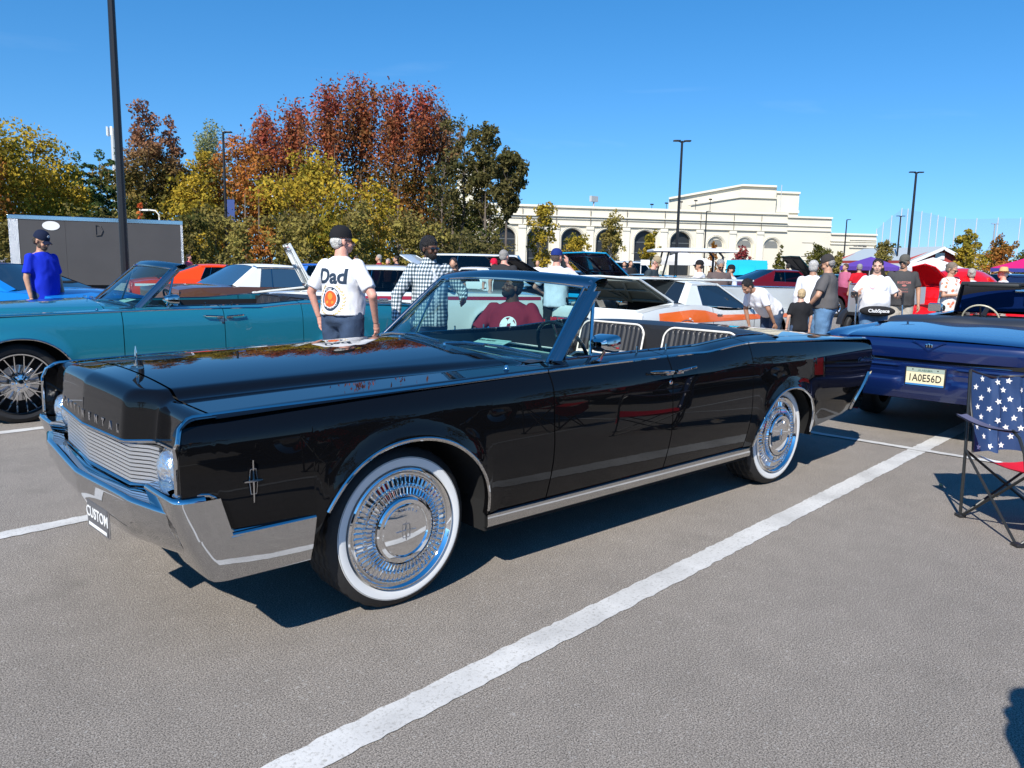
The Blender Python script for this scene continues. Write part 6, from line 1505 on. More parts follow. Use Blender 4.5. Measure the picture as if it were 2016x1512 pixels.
wl = thing('street_lamp', 'small white street lamp above the tail of the dark trailer', 'street lamp', gp(320, 60), head(180)); mk('post', tube([(0, 0, 0), (0, 0, 4.6), (.25, 0, 4.9), (.9, 0, 4.95)], .06, 6), WHITEP, wl); mk('lamp_head', box(.7, 1.4, -.16, .16, 4.86, 4.99, .03), WHITEP, wl)
ct = thing('cell_mast', 'far mobile phone mast with white panels behind the near lamp pole', 'mast', gp(239, 190)); mk('mast_pole', tube([(0, 0, 0), (0, 0, 31)], .5, 8), LOUV, ct)
for a in range(6): mk('panel', xf(box(1.15, 1.35, -.25, .25, 29.2, 31.2), rz=a*pi/3), WHITEP, ct, smooth=False)
# ---------------------------------------------------------------- golf netting
NETM = bpy.data.materials.new('net'); NETM.use_nodes = True; n_ = NETM.node_tree.nodes; l_ = NETM.node_tree.links; n_.clear(); o_ = n_.new('ShaderNodeOutputMaterial'); a_ = n_.new('ShaderNodeBsdfTransparent'); b_ = n_.new('ShaderNodeBsdfDiffuse'); b_.inputs[0].default_value = (.18, .20, .20, 1); m_ = n_.new('ShaderNodeMixShader'); m_.inputs[0].default_value = .22
l_.new(a_.outputs[0], m_.inputs[1]); l_.new(b_.outputs[0], m_.inputs[2]); l_.new(m_.outputs[0], o_.inputs[0])
nt_ = thing('golf_netting', 'tall pale posts carrying grey ball netting on the right skyline', 'netting')
NP = [(1706, 452), (1718, 440), (1733, 427), (1751, 413), (1763, 414), (1790, 419), (1808, 422), (1822, 426), (1836, 429), (1856, 432), (1897, 432), (1938, 431), (1981, 431), (2030, 431), (2080, 431)]
npz = []
for px, ty in NP:
    q = gp(px, 245); z = hz(px, ty, 245); npz.append((q, z)); mk('net_post', tube([(q.x, q.y, 0), (q.x, q.y, z)], .14, 6), mat('post_pale', (.50, .52, .52), .5), nt_)
for (q0, z0), (q1, z1) in zip(npz, npz[1:]): mk('net_panel', ([(q0.x, q0.y, 0), (q1.x, q1.y, 0), (q1.x, q1.y, z1-.3), (q0.x, q0.y, z0-.3)], [(0, 1, 2, 3)]), NETM, nt_, smooth=False)
# ---------------------------------------------------------------- barn, far low buildings
def barn(label, px, D, W_, H_, R_, ang, wallm, roofm, L_=14):
    t = thing('barn', label, 'building', gp(px, D), head(ang))
    h = W_/2; V = [(0, -h, 0), (0, h, 0), (0, h, H_), (0, 0, R_), (0, -h, H_), (L_, -h, 0), (L_, h, 0), (L_, h, H_), (L_, 0, R_), (L_, -h, H_)]
    mk('wall', (V, [(0, 1, 2, 3, 4), (9, 8, 7, 6, 5), (1, 6, 7, 2), (0, 4, 9, 5)]), wallm, t, smooth=False)
    for s in (1, -1):
        mk('roof', ([(-.7, 0, R_+.15), (L_+.5, 0, R_+.15), (L_+.5, s*(h+.9), H_-.75), (-.7, s*(h+.9), H_-.75), (-.7, 0, R_+.0), (L_+.5, 0, R_), (L_+.5, s*(h+.9), H_-.95), (-.7, s*(h+.9), H_-.95)], [(0, 1, 2, 3), (7, 6, 5, 4), (0, 3, 7, 4), (1, 5, 6, 2), (3, 2, 6, 7)]), roofm, t, smooth=False)
        mk('fascia', ([(-.75, 0, R_+.12), (-.75, s*(h+.9), H_-.77), (-.75, s*(h+.9), H_-1.15), (-.75, 0, R_-.28)], [(0, 1, 2, 3)]), WHITEP, t, smooth=False)
    for k in range(-5, 6): mk('batten', box(-.05, 0, k*W_/11-.06, k*W_/11+.06, 0, H_+(R_-H_)*(1-abs(k)/5.5)-.2), wallm, t, smooth=False)
    mk('gable_vent', box(-.12, -.02, -.6, .6, H_+.2, H_+1.0), WHITEP, t, smooth=False)
    mk('wall_lamp', join(xf(lathe([(.0001, .3), (.25, .1), (.3, 0)], 12), t=(-.5, 0, H_+1.3)), tube([(0, 0, H_+1.6), (-.5, 0, H_+1.6)], .04, 4)), BLKTRIM, t)
    return t
barn('red board barn with grey metal roof and white eaves beyond the net poles', 1832, 96, 9.5, 2.9, 4.5, 97, mat('barn_red', (.36, .045, .04), .8), mat('roof_metal', (.42, .46, .46), .4), 16)
for lab, px0, px1, D, z, c in (('low pale flat roofed block right of the barn', 1852, 1905, 150, 4.6, (.5, .5, .48)), ('pale warehouse low on the skyline at the right', 1912, 1995, 170, 3.2, (.62, .62, .60)), ('grey block wall building cut by the right edge', 2004, 2060, 60, 4.9, (.40, .41, .42)), ('white low shed beside the cream side wing', 1700, 1745, 140, 4.4, (.6, .6, .58))):
    a = gp(px0, D); b = gp(px1, D); t = thing('low_building', lab, 'building', a, math.atan2((b-a).y, (b-a).x)); L_ = (b-a).length
    mk('wall', box(0, L_, -8, 0, 0, z), mat('wall_%d' % px0, c, .8, var=.06, vscale=.4), t, smooth=False); mk('parapet', box(-.2, L_+.2, -8.2, .2, z, z+.35), mat('parapet_brown', (.16, .10, .08), .8), t, smooth=False)
    for k in range(4): mk('window', box(L_*(.1+.22*k), L_*(.1+.22*k)+L_*.12, -.05, .04, z*.35, z*.65), DARKIN, t, smooth=False)
# ---------------------------------------------------------------- enclosed trailer
a = gp(28, 24.5); b = gp(363, 26.6); dd = (b-a); L_ = dd.length
tr = thing('enclosed_trailer', 'long dark grey enclosed trailer with silver corner trim at the left', 'trailer', a, math.atan2(dd.y, dd.x)); sgn = 1 if Vector((-dd.y, dd.x, 0)).dot(CP-a) > 0 else -1
TG = mat('trailer_grey', (.058, .055, .055), .6, coat=0, var=.08, vscale=1.2)
mk('side_panel', join(box(0, 1.5, *sorted((0, -sgn*2.4)), .55, 2.55), box(1.505, L_, *sorted((0.004*sgn, -sgn*2.4)), .55, 2.55)), TG, tr, smooth=False)
mk('roof_rail', box(-.03, L_+.03, *sorted((.02*sgn, -sgn*2.42)), 2.55, 2.68, .01), CHROME2, tr, smooth=False)
for b_ in (box(-.02, .24, *sorted((.012*sgn, -sgn*.1)), .5, 2.55), box(L_-.05, L_+.02, *sorted((.012*sgn, -sgn*.1)), .5, 2.55)): mk('corner_trim', b_, mat('tread_plate', (.5, .52, .54), .35, metal=.7, bump=1, bscale=60), tr, smooth=False)
mk('front_hitch', box(-.30, -.03, *sorted((-1.3*sgn, -.9*sgn)), .5, .8), BLKTRIM, tr, smooth=False)
mk('badge', xf(prism([(.24*cos(2*pi*k/24), .14*sin(2*pi*k/24)) for k in range(24)], *sorted((.006*sgn, .014*sgn)), 'y'), t=(1.12, 0, 2.38)), WHITEP, tr, smooth=False)
mk('door_handle', join(xf(tube([(0, 0, -.16), (0, 0, .16), (.14, 0, .14), (.20, 0, 0), (.14, 0, -.14), (0, 0, -.16)], .018, 6), t=(2.35, sgn*.02, 2.28))), TG, tr)
for x in (3.4, 4.2):
    w = thing_part('wheel', tr, (x, -sgn*.02, .34)); mk('tyre', tyre_vf(R=.34, rb=.2, wd=.2, n=32, tread=False), RUBBER, w); mk('rim', lathe([(.2, .09), (.1, .05), (.0001, .06)], 20, 'y'), CHROME2, w)
mk('fender', box(2.95, 4.65, *sorted((-.15*sgn, .16*sgn)), .70, .78, .02), CHROME2, tr)
mk('chassis', box(.1, L_-.1, *sorted((-.1*sgn, -2.2*sgn)), .42, .55), BLACKM, tr, smooth=False)
# ---------------------------------------------------------------- tents
def tent(label, px, D, W_, H_, m, m2=None, txt=None, ang=20):
    t = thing('canopy_tent', label, 'tent', gp(px, D), head(ang)); h = W_/2
    mk('canopy', ([(0, 0, H_+.75), (-h, -h, H_), (h, -h, H_), (h, h, H_), (-h, h, H_)], [(0, 1, 2), (0, 2, 3), (0, 3, 4), (0, 4, 1)]), m, t, smooth=False)
    mk('valance', ([(x, y, z) for z in (H_, H_-.28) for x, y in ((-h, -h), (h, -h), (h, h), (-h, h))], [(0, 1, 5, 4), (1, 2, 6, 5), (2, 3, 7, 6), (3, 0, 4, 7)]), m2 or m, t, smooth=False)
    for x, y in ((-h, -h), (h, -h), (h, h), (-h, h)): mk('leg', tube([(x*.98, y*.98, 0), (x*.98, y*.98, H_)], .025, 6), LOUV, t)
    if txt:
        for y, s in ((-h-.01, 1),): mk('lettering', xf(text_vf(txt, .26, .0, .005), basis((0, y, H_-.14), (1, 0, 0), (0, 0, 1))), WHITEP, t, smooth=False); mk('name_band', xf(box(-.7, .7, -.01, .0, -.09, .09), t=(0, -h*.62-.02, H_+.42), rx=-.6), WHITEP, t, smooth=False)
    return t
tent('purple canopy tent behind the woman with crutches', 1700, 60, 3.0, 1.85, mat('tent_purple', (.10, .045, .30), .7))
tent('white peaked canopy tent in front of the red barn', 1820, 58, 3.0, 1.85, mat('tent_white', (.7, .68, .66), .7))
tent('white canopy tent behind the golf cart', 1335, 60, 3.4, 1.95, mat('tent_white', (.7, .68, .66), .7))
tent('magenta canopy tent with white lettering at the right edge', 1997, 60, 3.0, 1.95, mat('tent_pink', (.55, .01, .14), .6), mat('tent_blue', (.05, .06, .28), .6), 'FULL SERVICE')
# ---------------------------------------------------------------- street sign left of the tan cap man
sg_ = thing('white_sign', 'small white blank sign on a post left of the tan cap man', 'sign', gp(1262, 30), head(0)); mk('sign_board', box(-.17, .17, -.01, .01, 1.55, 1.75), WHITEP, sg_, smooth=False); mk('sign_post', tube([(-.15, 0.02, 0), (-.15, .02, 1.6)], .015, 6), WHITEP, sg_)
continental('glossy black four door convertible with whitewall tyres and chrome bumper, parked nearest the camera', BLACKP)
ORANGE = mat('stripe_orange', (.88, .15, .015), .3, coat=.6); CRIM = mat('stripe_crimson', (.30, .012, .03), .35, coat=.5)
NAVYS = mat('stripe_navy', (.015, .02, .05), .35, coat=.5); BLUES = mat('stripe_blue', (.02, .13, .55), .35, coat=.5)
WHITEC = mat('paint_white', (.68, .70, .68), .25, coat=1.0)
TEAL = paint('teal', (.018, .21, .29), .38)
continental('teal blue four door convertible with multi spoke chrome wheels beyond the black bonnet', TEAL, (.397, -5.249, 0), -.03, wheel='spoke', seatwhite=mat('seat_black2', (.02, .02, .023), .4), plate=False)
# white coupe with orange side stripe
def zo1(x): return pl([(-2.0, .84), (-1.2, .88), (-.85, .86), (-.4, .78), (1.9, .745)], x)-.02
def zo0(x): return pl([(-2.0, .66), (-.4, .66), (1.9, .66)], x)
cu, cf = classic('white fastback coupe with broad orange side stripe and raised boot lid', WHITEC, (-9.35, -4.30, 0), radians(181.2), L=4.75, W=1.92, wb=2.74, H=1.30,
    belt=[(-2.37, .83), (-1.9, .90), (-1.2, .93), (-.75, .90), (-.3, .83), (.8, .82), (1.9, .80), (2.37, .74)], cab=(.72, -.05, -.85, -1.35), qx=-.80, trunk_open=24, glass=DARKGLASS,
    stripes=((-2.0, 1.95, zo0, zo1, ORANGE), (1.25, 1.45, lambda x: .34, lambda x: .80, NAVYS)), rim='slots', lidpx=mat('lid_grey', (.16, .18, .16), .5), name='striped_coupe')
for y in (-.30, .30):
    mk('roof_stripe', gridx(lambda x, v: (x, y+.11*v-.055, 1.30-.02*((x+.45)/.4)**2-.055*abs(y/.67)**3+.005), [-.8+.09*i for i in range(9)], [0, 1]), ORANGE if y < 0 else ORANGE, cu, smooth=False)
for y in (-.12, .12):
    mk('roof_stripe', gridx(lambda x, v: (x, y+.15*v-.075, 1.30-.02*((x+.45)/.4)**2+.006), [-.8+.09*i for i in range(9)], [0, 1]), NAVYS, cu, smooth=False)
# white hardtop with crimson stripe, boot open
def gcar(px, D, deg): p = gp(px, D); return (p.x, p.y, 0), head(deg)
l, r = gcar(782, 14.2, 20)
l2 = l
wr_, wf = classic('white hardtop with thin crimson side stripe and its boot lid standing open', WHITEC, l, r, L=5.05, W=1.9, wb=2.95, H=1.43,
    belt=[(-2.52, .86), (-2.2, .95), (-1.3, .98), (0, .98), (1.4, .97), (2.4, .93), (2.52, .85)], cab=(.95, .30, -1.05, -1.45), qx=-.95, trunk_open=64,
    stripes=((-2.1, 2.4, lambda x: .855, lambda x: .915, CRIM),), glass=GLASSD, tails='bar', name='striped_hardtop', rim='disc', lidpx=WHITEC)
mk('boot_stripe', box(-2.50, -2.42, -.2, .14, .872, .88), BLUES, wr_, smooth=False)
# brown hardtop
BROWN = paint('brown', (.16, .065, .032), .35)
p = gp(546, 17.2); classic('metallic brown hardtop with white vinyl roof and wide silver tail panel, beyond the teal convertible', BROWN, (p.x, p.y, 0), head(46), L=5.1, W=1.95, wb=2.95, H=1.38,
    belt=[(-2.55, .88), (-2.2, .92), (-1.2, .93), (0, .90), (2.3, .86), (2.55, .78)], cab=(.75, .1, -.85, -1.45), qx=-.85, roofm=mat('vinyl_white', (.70, .72, .70), .5), glass=mat('blue_glass', (.03, .07, .12), .04, coat=1), name='brown_hardtop', rim='disc')
RED = paint('orange_red', (.75, .055, .008)); p = gp(448, 21.0)
classic('orange red fastback coupe with white nose band, nearest the dark trailer', RED, (p.x, p.y, 0), head(30), L=4.7, W=1.85, wb=2.75, H=1.34,
    belt=[(-2.35, .86), (-1.9, .93), (-1.1, .95), (0, .90), (2.35, .80)], cab=(.65, .0, -.75, -1.75), qx=-.75, stripes=((-2.3, -1.6, lambda x: .78, lambda x: .84, WHITEC),), name='red_coupe')
SKYB = paint('bright_blue', (.008, .16, .52)); p = gp(-75, 11.6)
classic('bright blue coupe at the left edge behind the man in the blue jersey', SKYB, (p.x, p.y, 0), head(172), L=4.8, W=1.88, wb=2.8, H=1.36,
    belt=[(-2.4, .88), (-1.9, .96), (-1.2, .98), (0, .95), (2.4, .84)], cab=(.6, .0, -.75, -1.55), qx=-.8, glass=DARKGLASS, name='blue_coupe')
PURP = mat('lid_purple', (.018, .006, .02), .25, coat=1); CYAN = paint('cyan', (.01, .30, .55))
p = gp(1245, 21); classic('cyan coupe with its dark purple lined hood raised, right of the man phoning', CYAN, (p.x, p.y, 0), head(222), L=4.7, H=1.30, hood_open=33, lidpx=PURP, name='cyan_coupe', plain=True)
p = gp(1108, 22.5); classic('black coupe with its hood raised, behind the grey haired man in a black vest', paint('black_far', (.01, .01, .011)), (p.x, p.y, 0), head(214), L=4.9, H=1.34, hood_open=26, name='black_coupe', plain=True)
p = gp(1462, 28.0); classic('pale cyan pickup with its hood tipped up beside the golf cart', paint('light_cyan', (.02, .38, .55)), (p.x, p.y, 0), head(75), L=4.8, H=1.30, hood_open=32, lidpx=paint('light_cyan2', (.02, .42, .60)), name='cyan_pickup', plain=True)
for o_ in COL.objects:
    if o_.name.startswith('hood') and o_.type == 'EMPTY' and o_.parent and o_.parent.name.startswith('cyan_pickup'):
        mk('hood_scoop', box(.35, 1.25, -.30, .30, .02, .09, .03), paint('light_cyan2', (.02, .42, .60)), o_)
p = gp(1530, 26.0); classic('dark cherry red hot rod coupe behind the silver pickup bed', paint('cherry', (.10, .004, .008)), (p.x, p.y, 0), head(12), L=4.4, H=1.50, belt=[(-2.2, .85), (-1.5, 1.08), (0, 1.1), (1.2, 1.02), (2.2, .9)], cab=(.6, .25, -.6, -1.5), name='cherry_coupe', plain=True)
p = gp(1620, 33.0); classic('dark teal coupe with its hood raised, beyond the boy', paint('dark_teal', (.005, .06, .07)), (p.x, p.y, 0), head(190), L=4.6, H=1.35, hood_open=45, name='teal_coupe', plain=True)
p = gp(912, 27.0); classic('white coupe with blue striped hood raised, behind the man in the checked shirt', WHITEC, (p.x, p.y, 0), head(165), L=4.7, H=1.38, hood_open=30, lidpx=WHITEC, name='white_coupe', plain=True)
p = gp(960, 30.0); classic('white van bodied car standing beyond the black open hood', WHITEC, (p.x, p.y, 0), head(0), L=5.2, H=1.85, belt=[(-2.6, 1.0), (0, 1.05), (2.6, .95)], cab=(1.5, 1.0, -2.3, -2.5), qx=-2.2, name='white_wagon', plain=True)
p = gp(1228, 38.0); classic('white sport utility car far off in front of the arcade trees', WHITEC, (p.x, p.y, 0), head(20), L=4.7, H=1.75, belt=[(-2.3, 1.0), (0, 1.05), (2.3, .95)], cab=(1.2, .6, -1.8, -2.2), qx=-1.7, name='far_car', plain=True)
p = gp(640, 30.0); classic('white and blue coupe beyond the open white boot lid', WHITEC, (p.x, p.y, 0), head(15), L=4.6, H=1.36, name='far_coupe', plain=True, roofm=BLUES)
p = gp(2010, 22.0); classic('dark blue sedan at the right edge behind the straw hat man', paint('navy_far', (.01, .02, .06)), (p.x, p.y, 0), head(5), L=4.8, H=1.5, name='far_sedan', plain=True)
p = gp(1905, 21.0); classic('black coupe behind the woman with the orange printed top', paint('black_far2', (.012, .012, .014)), (p.x, p.y, 0), head(10), L=4.8, H=1.42, name='far_black_coupe', plain=True)
# ================= the people
JEAN = mat('denim', (.035, .06, .11), rough=.85, bump=.4, bscale=150, var=.35, vscale=6); JEAN2 = mat('denim_light', (.10, .20, .34), rough=.85, bump=.4, bscale=150, var=.3, vscale=6)
WH = cloth('white', (.76, .76, .78), var=.03); GREYT = cloth('grey_tee', (.10, .095, .095)); BLK = cloth('black_tee', (.018, .018, .02)); KHAKI = cloth('khaki', (.42, .38, .32))
def ring(r0, r1, n=48): return ([(r*cos(2*pi*k/n), r*sin(2*pi*k/n), 0) for k in range(n) for r in (r0, r1)], [(2*k, 2*k+1, (2*k+3) % (2*n), (2*k+2) % (2*n)) for k in range(n)])
def disc(r, n=36, s=1.0): return ([(r*cos(2*pi*k/n), r*s*sin(2*pi*k/n), 0) for k in range(n)], [tuple(range(n))])
def arc_text(s, r, size, a0, da, flip=False, bold=.0):
    out = []
    for i, ch in enumerate(s):
        if ch == ' ': continue
        a = radians(a0+da*i); M = Matrix.Translation((r*cos(a), r*sin(a), 0)) @ Matrix.Rotation(a-pi/2+(pi if flip else 0), 4, 'Z')
        out.append(xf(text_vf(ch, size, 0, bold), M))
    return join(*out)
# Dad
dad, dk = person('white haired man in white Dad shirt and black cap, seen from behind', 672, 7.35, 62, H=1.80, fat=1.16, skin='rosy', shirt=WH, pants=JEAN, hair=(.62, .60, .55), hairstyle='fringe',
    hat=('cap', (.014, .014, .016), 'black', None, (.55, .38, .02)), belt=cloth('belt_brown', (.16, .07, .03)), shirtlen=-.10, headturn=-.62, glasses=True,
    arms={'l': [(-.03, .34, 1.15), (.02, .30, .93)], 'r': [(-.02, -.36, 1.14), (.10, -.30, .90)]})
NAVY = cloth('print_navy', (.03, .05, .08)); GOLDP = cloth('print_gold', (.62, .47, .22)); REDP = cloth('print_red', (.75, .10, .03)); ORP = cloth('print_orange', (.85, .25, .04))
so_ = dk['shirt']; bx_ = (0, -1, 0); by_ = (0, 0, 1)
def onback(name, vf, x, z, m, off=.004, sub=.02): return project(name, vf, so_, (-.1, -x, z), bx_, by_, m, dad, off, sub)
onback('shirt_print', text_vf('Dad', .185, 0, .006, shear=.12), -.0, 1.335, NAVY)
onback('shirt_emblem', disc(.098, s=1.12), -.005, 1.135, NAVY, .003)
onback('shirt_emblem_ring', disc(.074, s=1.12), -.005, 1.135, cloth('print_white', (.8, .8, .8)), .0045)
onback('shirt_emblem_centre', disc(.068, s=1.12), -.005, 1.135, REDP, .006)
onback('shirt_emblem_glow', join(xf(disc(.030, s=1.1), t=(0, .025, 0)), xf(disc(.014), t=(-.030, -.03, 0)), xf(disc(.014), t=(.030, -.03, 0))), -.005, 1.135, ORP, .0075)
onback('shirt_emblem_text', join(arc_text('A FINE MAN', .086, .026, 146, -12.5, bold=.0008), arc_text('AND DISTRICT', .086, .022, 216, 10, flip=True, bold=.0006)), -.005, 1.14, cloth('print_white', (.8, .8, .8)), .0065)
lf = []
for sg in (1, -1):
    for k in range(11):
        a = radians(-70+k*13); r = .135
        for q in (-1, 1): lf.append(xf(disc(.016, 8, .32), t=(sg*(r+q*.008)*cos(a), r*1.05*sin(a), 0), rz=(a+pi/2-q*.5) if sg > 0 else (pi-a-pi/2+q*.5)))
onback('shirt_wheat', join(*lf), -.005, 1.125, GOLDP, .0035)
# checked shirt man
def check_mat(name, a, b, c, sc):
    m = bpy.data.materials.new(name); m.use_nodes = True; n = m.node_tree.nodes; l = m.node_tree.links; bs = n['Principled BSDF']; bs.inputs['Roughness'].default_value = .85
    tc = n.new('ShaderNodeTexCoord'); sx = n.new('ShaderNodeSeparateXYZ'); l.new(tc.outputs['Object'], sx.inputs[0])
    def band(sock, k):
        mu = n.new('ShaderNodeMath'); mu.operation = 'MULTIPLY'; mu.inputs[1].default_value = k; l.new(sock, mu.inputs[0])
        fr = n.new('ShaderNodeMath'); fr.operation = 'FRACT'; l.new(mu.outputs[0], fr.inputs[0])
        g = n.new('ShaderNodeMath'); g.operation = 'GREATER_THAN'; g.inputs[1].default_value = .46; l.new(fr.outputs[0], g.inputs[0]); return g.outputs[0]
    ad = n.new('ShaderNodeMath'); ad.operation = 'ADD'; l.new(sx.outputs[0], ad.inputs[0]); l.new(sx.outputs[1], ad.inputs[1])
    h = band(ad.outputs[0], sc); v = band(sx.outputs[2], sc)
    s_ = n.new('ShaderNodeMath'); s_.operation = 'ADD'; l.new(h, s_.inputs[0]); l.new(v, s_.inputs[1]); dv = n.new('ShaderNodeMath'); dv.operation = 'MULTIPLY'; dv.inputs[1].default_value = .5; l.new(s_.outputs[0], dv.inputs[0])
    r = n.new('ShaderNodeValToRGB'); r.color_ramp.interpolation = 'CONSTANT'; e = r.color_ramp.elements; e[0].color = (*a, 1); e[1].position = .75; e[1].color = (*c, 1); x = e.new(.25); x.color = (*b, 1)
    l.new(dv.outputs[0], r.inputs[0]); l.new(r.outputs[0], bs.inputs['Base Color']); return m
CHK = check_mat('gingham', (.80, .82, .82), (.22, .27, .30), (.035, .06, .075), 25)
cs_, csk = person('bearded man in blue and white checked shirt and sunglasses, standing behind the windscreen', 842, 8.5, 300, H=1.765, fat=1.12, skin='brown', shirt=CHK, sleeve='long', pants=cloth('navy_trousers', (.02, .03, .06)), hair=(.012, .010, .010), hairstyle='afro',
    glasses=True, beard=(.012, .010, .009), headturn=.25, shirtlen=.06, arms={'r': [(-.02, -.36, 1.12), (.06, -.40, .86)], 'l': [(.08, .36, 1.16), (.30, .26, 1.10)]})
PLK = cloth('placket', (.55, .58, .60))
project('shirt_placket', grid(lambda u, v: ((u-.5)*.026, (v-.5)*.62, 0), 3, 30), csk['shirt'], (.1, 0, 1.12), (0, 1, 0), (0, 0, 1), PLK, cs_, .003)
project('shirt_buttons', join(*[xf(disc(.0065, 10), t=(0, -.27+.09*k, 0)) for k in range(7)]), csk['shirt'], (.1, 0, 1.12), (0, 1, 0), (0, 0, 1), cloth('button', (.85, .85, .85)), cs_, .006)
mk('collar', xf(lathe([(.060, .03), (.072, .0), (.082, -.028)], 24), t=csk['S']((-.008, 0, 1.49)), s=(1.05, 1.1, 1)), CHK, cs_)
# seated man in maroon
p = gp(1010, 8.6)
st_, sk_ = person('seated bearded man in maroon printed shirt, looking up, seen through the windscreen', 1005, 8.3, 252, H=1.80, fat=1.45, skin='brown', shirt=cloth('maroon', (.22, .018, .035)), pants=cloth('grey_trousers', (.12, .12, .13)), hair=(.010, .009, .009), hairstyle='short',
    beard=(.010, .009, .008), seat=.50, z0=-.42, headturn=-.75, headnod=-.25, legs=False, arms={'l': [(.10, .38, 1.12), (.30, .26, 1.02)], 'r': [(.10, -.38, 1.12), (.30, -.26, 1.02)]})
sk2 = sk_['shirt']; WPR = cloth('print_white', (.8, .8, .8))
pr = [ring(.078, .088)]+[xf(disc(.030+.008*(k % 3), 7, .55), t=(.055*cos(k*1.3), .05*sin(k*1.9), 0), rz=k) for k in range(9)]+[xf(disc(.012, 6), t=(.02*k-.05, -.055, 0)) for k in range(6)]
project('shirt_print', join(*pr), sk2, (.1, .02, 1.28), (0, 1, 0), (0, 0, 1), WPR, st_, .004)
def camp_chair(label, loc, rz, cols, star=False, group='folding camp chairs'):
    t = thing('camp_chair', label, 'camp chair', loc, rz, group)
    fr = mat('chair_frame', (.035, .037, .037), .3, metal=.4)
    w, d = .27, .25
    BL = [Vector((-d, s*w, 0)) for s in (1, -1)]; FL = [Vector((d+.02, s*w, 0)) for s in (1, -1)]
    for i, s in enumerate((1, -1)):
        bt = Vector((-d-.10, s*.24, .90)); sb = Vector((-d-.01, s*.275, .42))
        mk('back_post', tube([BL[i], sb, bt], .0095, 8), fr, t)
        ft = Vector((d+.0, s*.30, .62)); sf = Vector((d+.03, s*.27, .40))
        mk('front_post', tube([Vector((d+.03, s*.27, .38)), Vector((d+.02, s*.29, .52)), Vector((d-.02, s*.30, .60)), Vector((d-.08, s*.30, .63))], .009, 8), fr, t)
        arm = gridx(lambda x, v: (x, s*.30+lerp(-.032, .032, v), .63-.03*sin(pi*(x+.30)/.5)*.8+.006*abs(2*v-1)), [-.30+.5*k/10 for k in range(11)], [0, .5, 1])
        mk('armrest', join(arm, xf(arm, t=(0, 0, -.008))), cols['arm'], t)
        mk('side_brace', tube([BL[i], Vector((d+.03, s*.27, .40))], .008, 8), fr, t); mk('side_brace', tube([FL[i], Vector((-d-.01, s*.275, .42))], .008, 8), fr, t)
        for q in (BL[i], FL[i]): mk('foot', xf(box(-.03, .03, -.022, .022, 0, .02, .006), t=q), BLKTRIM, t)
    for a, b in ((BL[0], Vector((-d-.01, -.275, .42))), (BL[1], Vector((-d-.01, .275, .42))), (FL[0], Vector((d+.03, -.27, .40))), (FL[1], Vector((d+.03, .27, .40)))): mk('cross_brace', tube([a, b], .008, 8), fr, t)
    def seatf(u, v):  # u across, v front to back
        y = lerp(-.265, .265, u); x = lerp(d+.03, -d-.0, v); z = .42-.075*(1-(2*u-1)**2)*(.5+.5*v)-.02*sin(pi*v)
        return (x, y, z)
    mk('seat_cloth', join(grid(seatf, 13, 11)), cols['seat'], t)
    def backf(u, v):
        y = lerp(-.245, .245, u)*(1-.02*v); z = lerp(.41, .90, v)-.045*(1-abs(2*u-1)**2)*v-.012*exp(-((u-.36)/.06)**2); x = lerp(-d+.015, -d-.10, v)-.075*(1-(2*u-1)**2)*(1-.3*v)+.010*sin(9*u+7*v)+.045*exp(-((u-.36-.06*v)/.045)**2)*(1-.4*v)+.03*exp(-((u-.72+.05*v)/.05)**2)
        return (x, y, z)
    bk = mk('back_cloth', grid(backf, 41, 19), cols['back'], t)
    mk('back_binding', tube([backf(0, v/8) for v in range(9)]+[backf(u/10, 1) for u in range(11)]+[backf(1, 1-v/8) for v in range(9)], .007, 6), BLKTRIM, t)
    def fol(u, v): y = lerp(-.26, .26, u); return (d+.035+.01*sin(pi*u), y, .415-.04*(1-(2*u-1)**2)-.13*v*(1-.25*(2*u-1)**2))
    mk('front_flap', grid(fol, 13, 4), cols['seat'], t)
    if star:
        S5 = []
        for i in range(10): a = pi/2+pi*i/5; r = .021 if i % 2 == 0 else .009; S5.append((r*cos(a), r*sin(a), 0))
        rg = random.Random(4); sm = cloth('star_white', (.78, .78, .76), var=.02)
        for j in range(8):
            for i in range(5):
                u = rg.uniform(-.03, .03)+(.10+.2*i+(.1 if j % 2 else 0)); v = .06+.125*j
                if u > .93: continue
                p0 = Vector(backf(u, v)); px_ = Vector(backf(u+.02, v))-p0; pz_ = Vector(backf(u, v+.02))-p0
                M = basis(p0, px_, pz_); n = Vector((M[0][2], M[1][2], M[2][2])); n = n if n.x > 0 else -n
                M = basis(p0+n*.004, px_, pz_) @ Matrix.Rotation(rg.uniform(-.3, .3), 4, 'Z')
                mk('star', (xf((S5, [tuple(range(10))]), M)), sm, t, smooth=False)
        mk('stripe_panel', gridx(lambda u, v: tuple(Vector(seatf(u, 1-.30*v*(1-u*2.2)))+Vector((0, 0, .004))), [.40*i/12 for i in range(13)], [0, .5, 1]), sm, t)
    return t
FLAGB = cloth('flag_blue', (.022, .05, .13), rough=.6); FLAGR = cloth('flag_red', (.62, .012, .03), rough=.6); ARMC = cloth('arm_grey', (.10, .10, .16), rough=.6)
CHA = (-3.406, 2.413, 0)
camp_chair('folding camp chair with white stars on its blue back and a red seat', CHA, radians(50.1), dict(arm=ARMC, seat=FLAGR, back=FLAGB), star=True)
camp_chair('red folding camp chair under the seated man in maroon', (gp(1012, 8.45).x, gp(1012, 8.45).y, 0), head(252), dict(arm=cloth('arm_black', (.03, .03, .03)), seat=cloth('chair_red', (.5, .015, .02)), back=cloth('chair_red', (.5, .015, .02))))
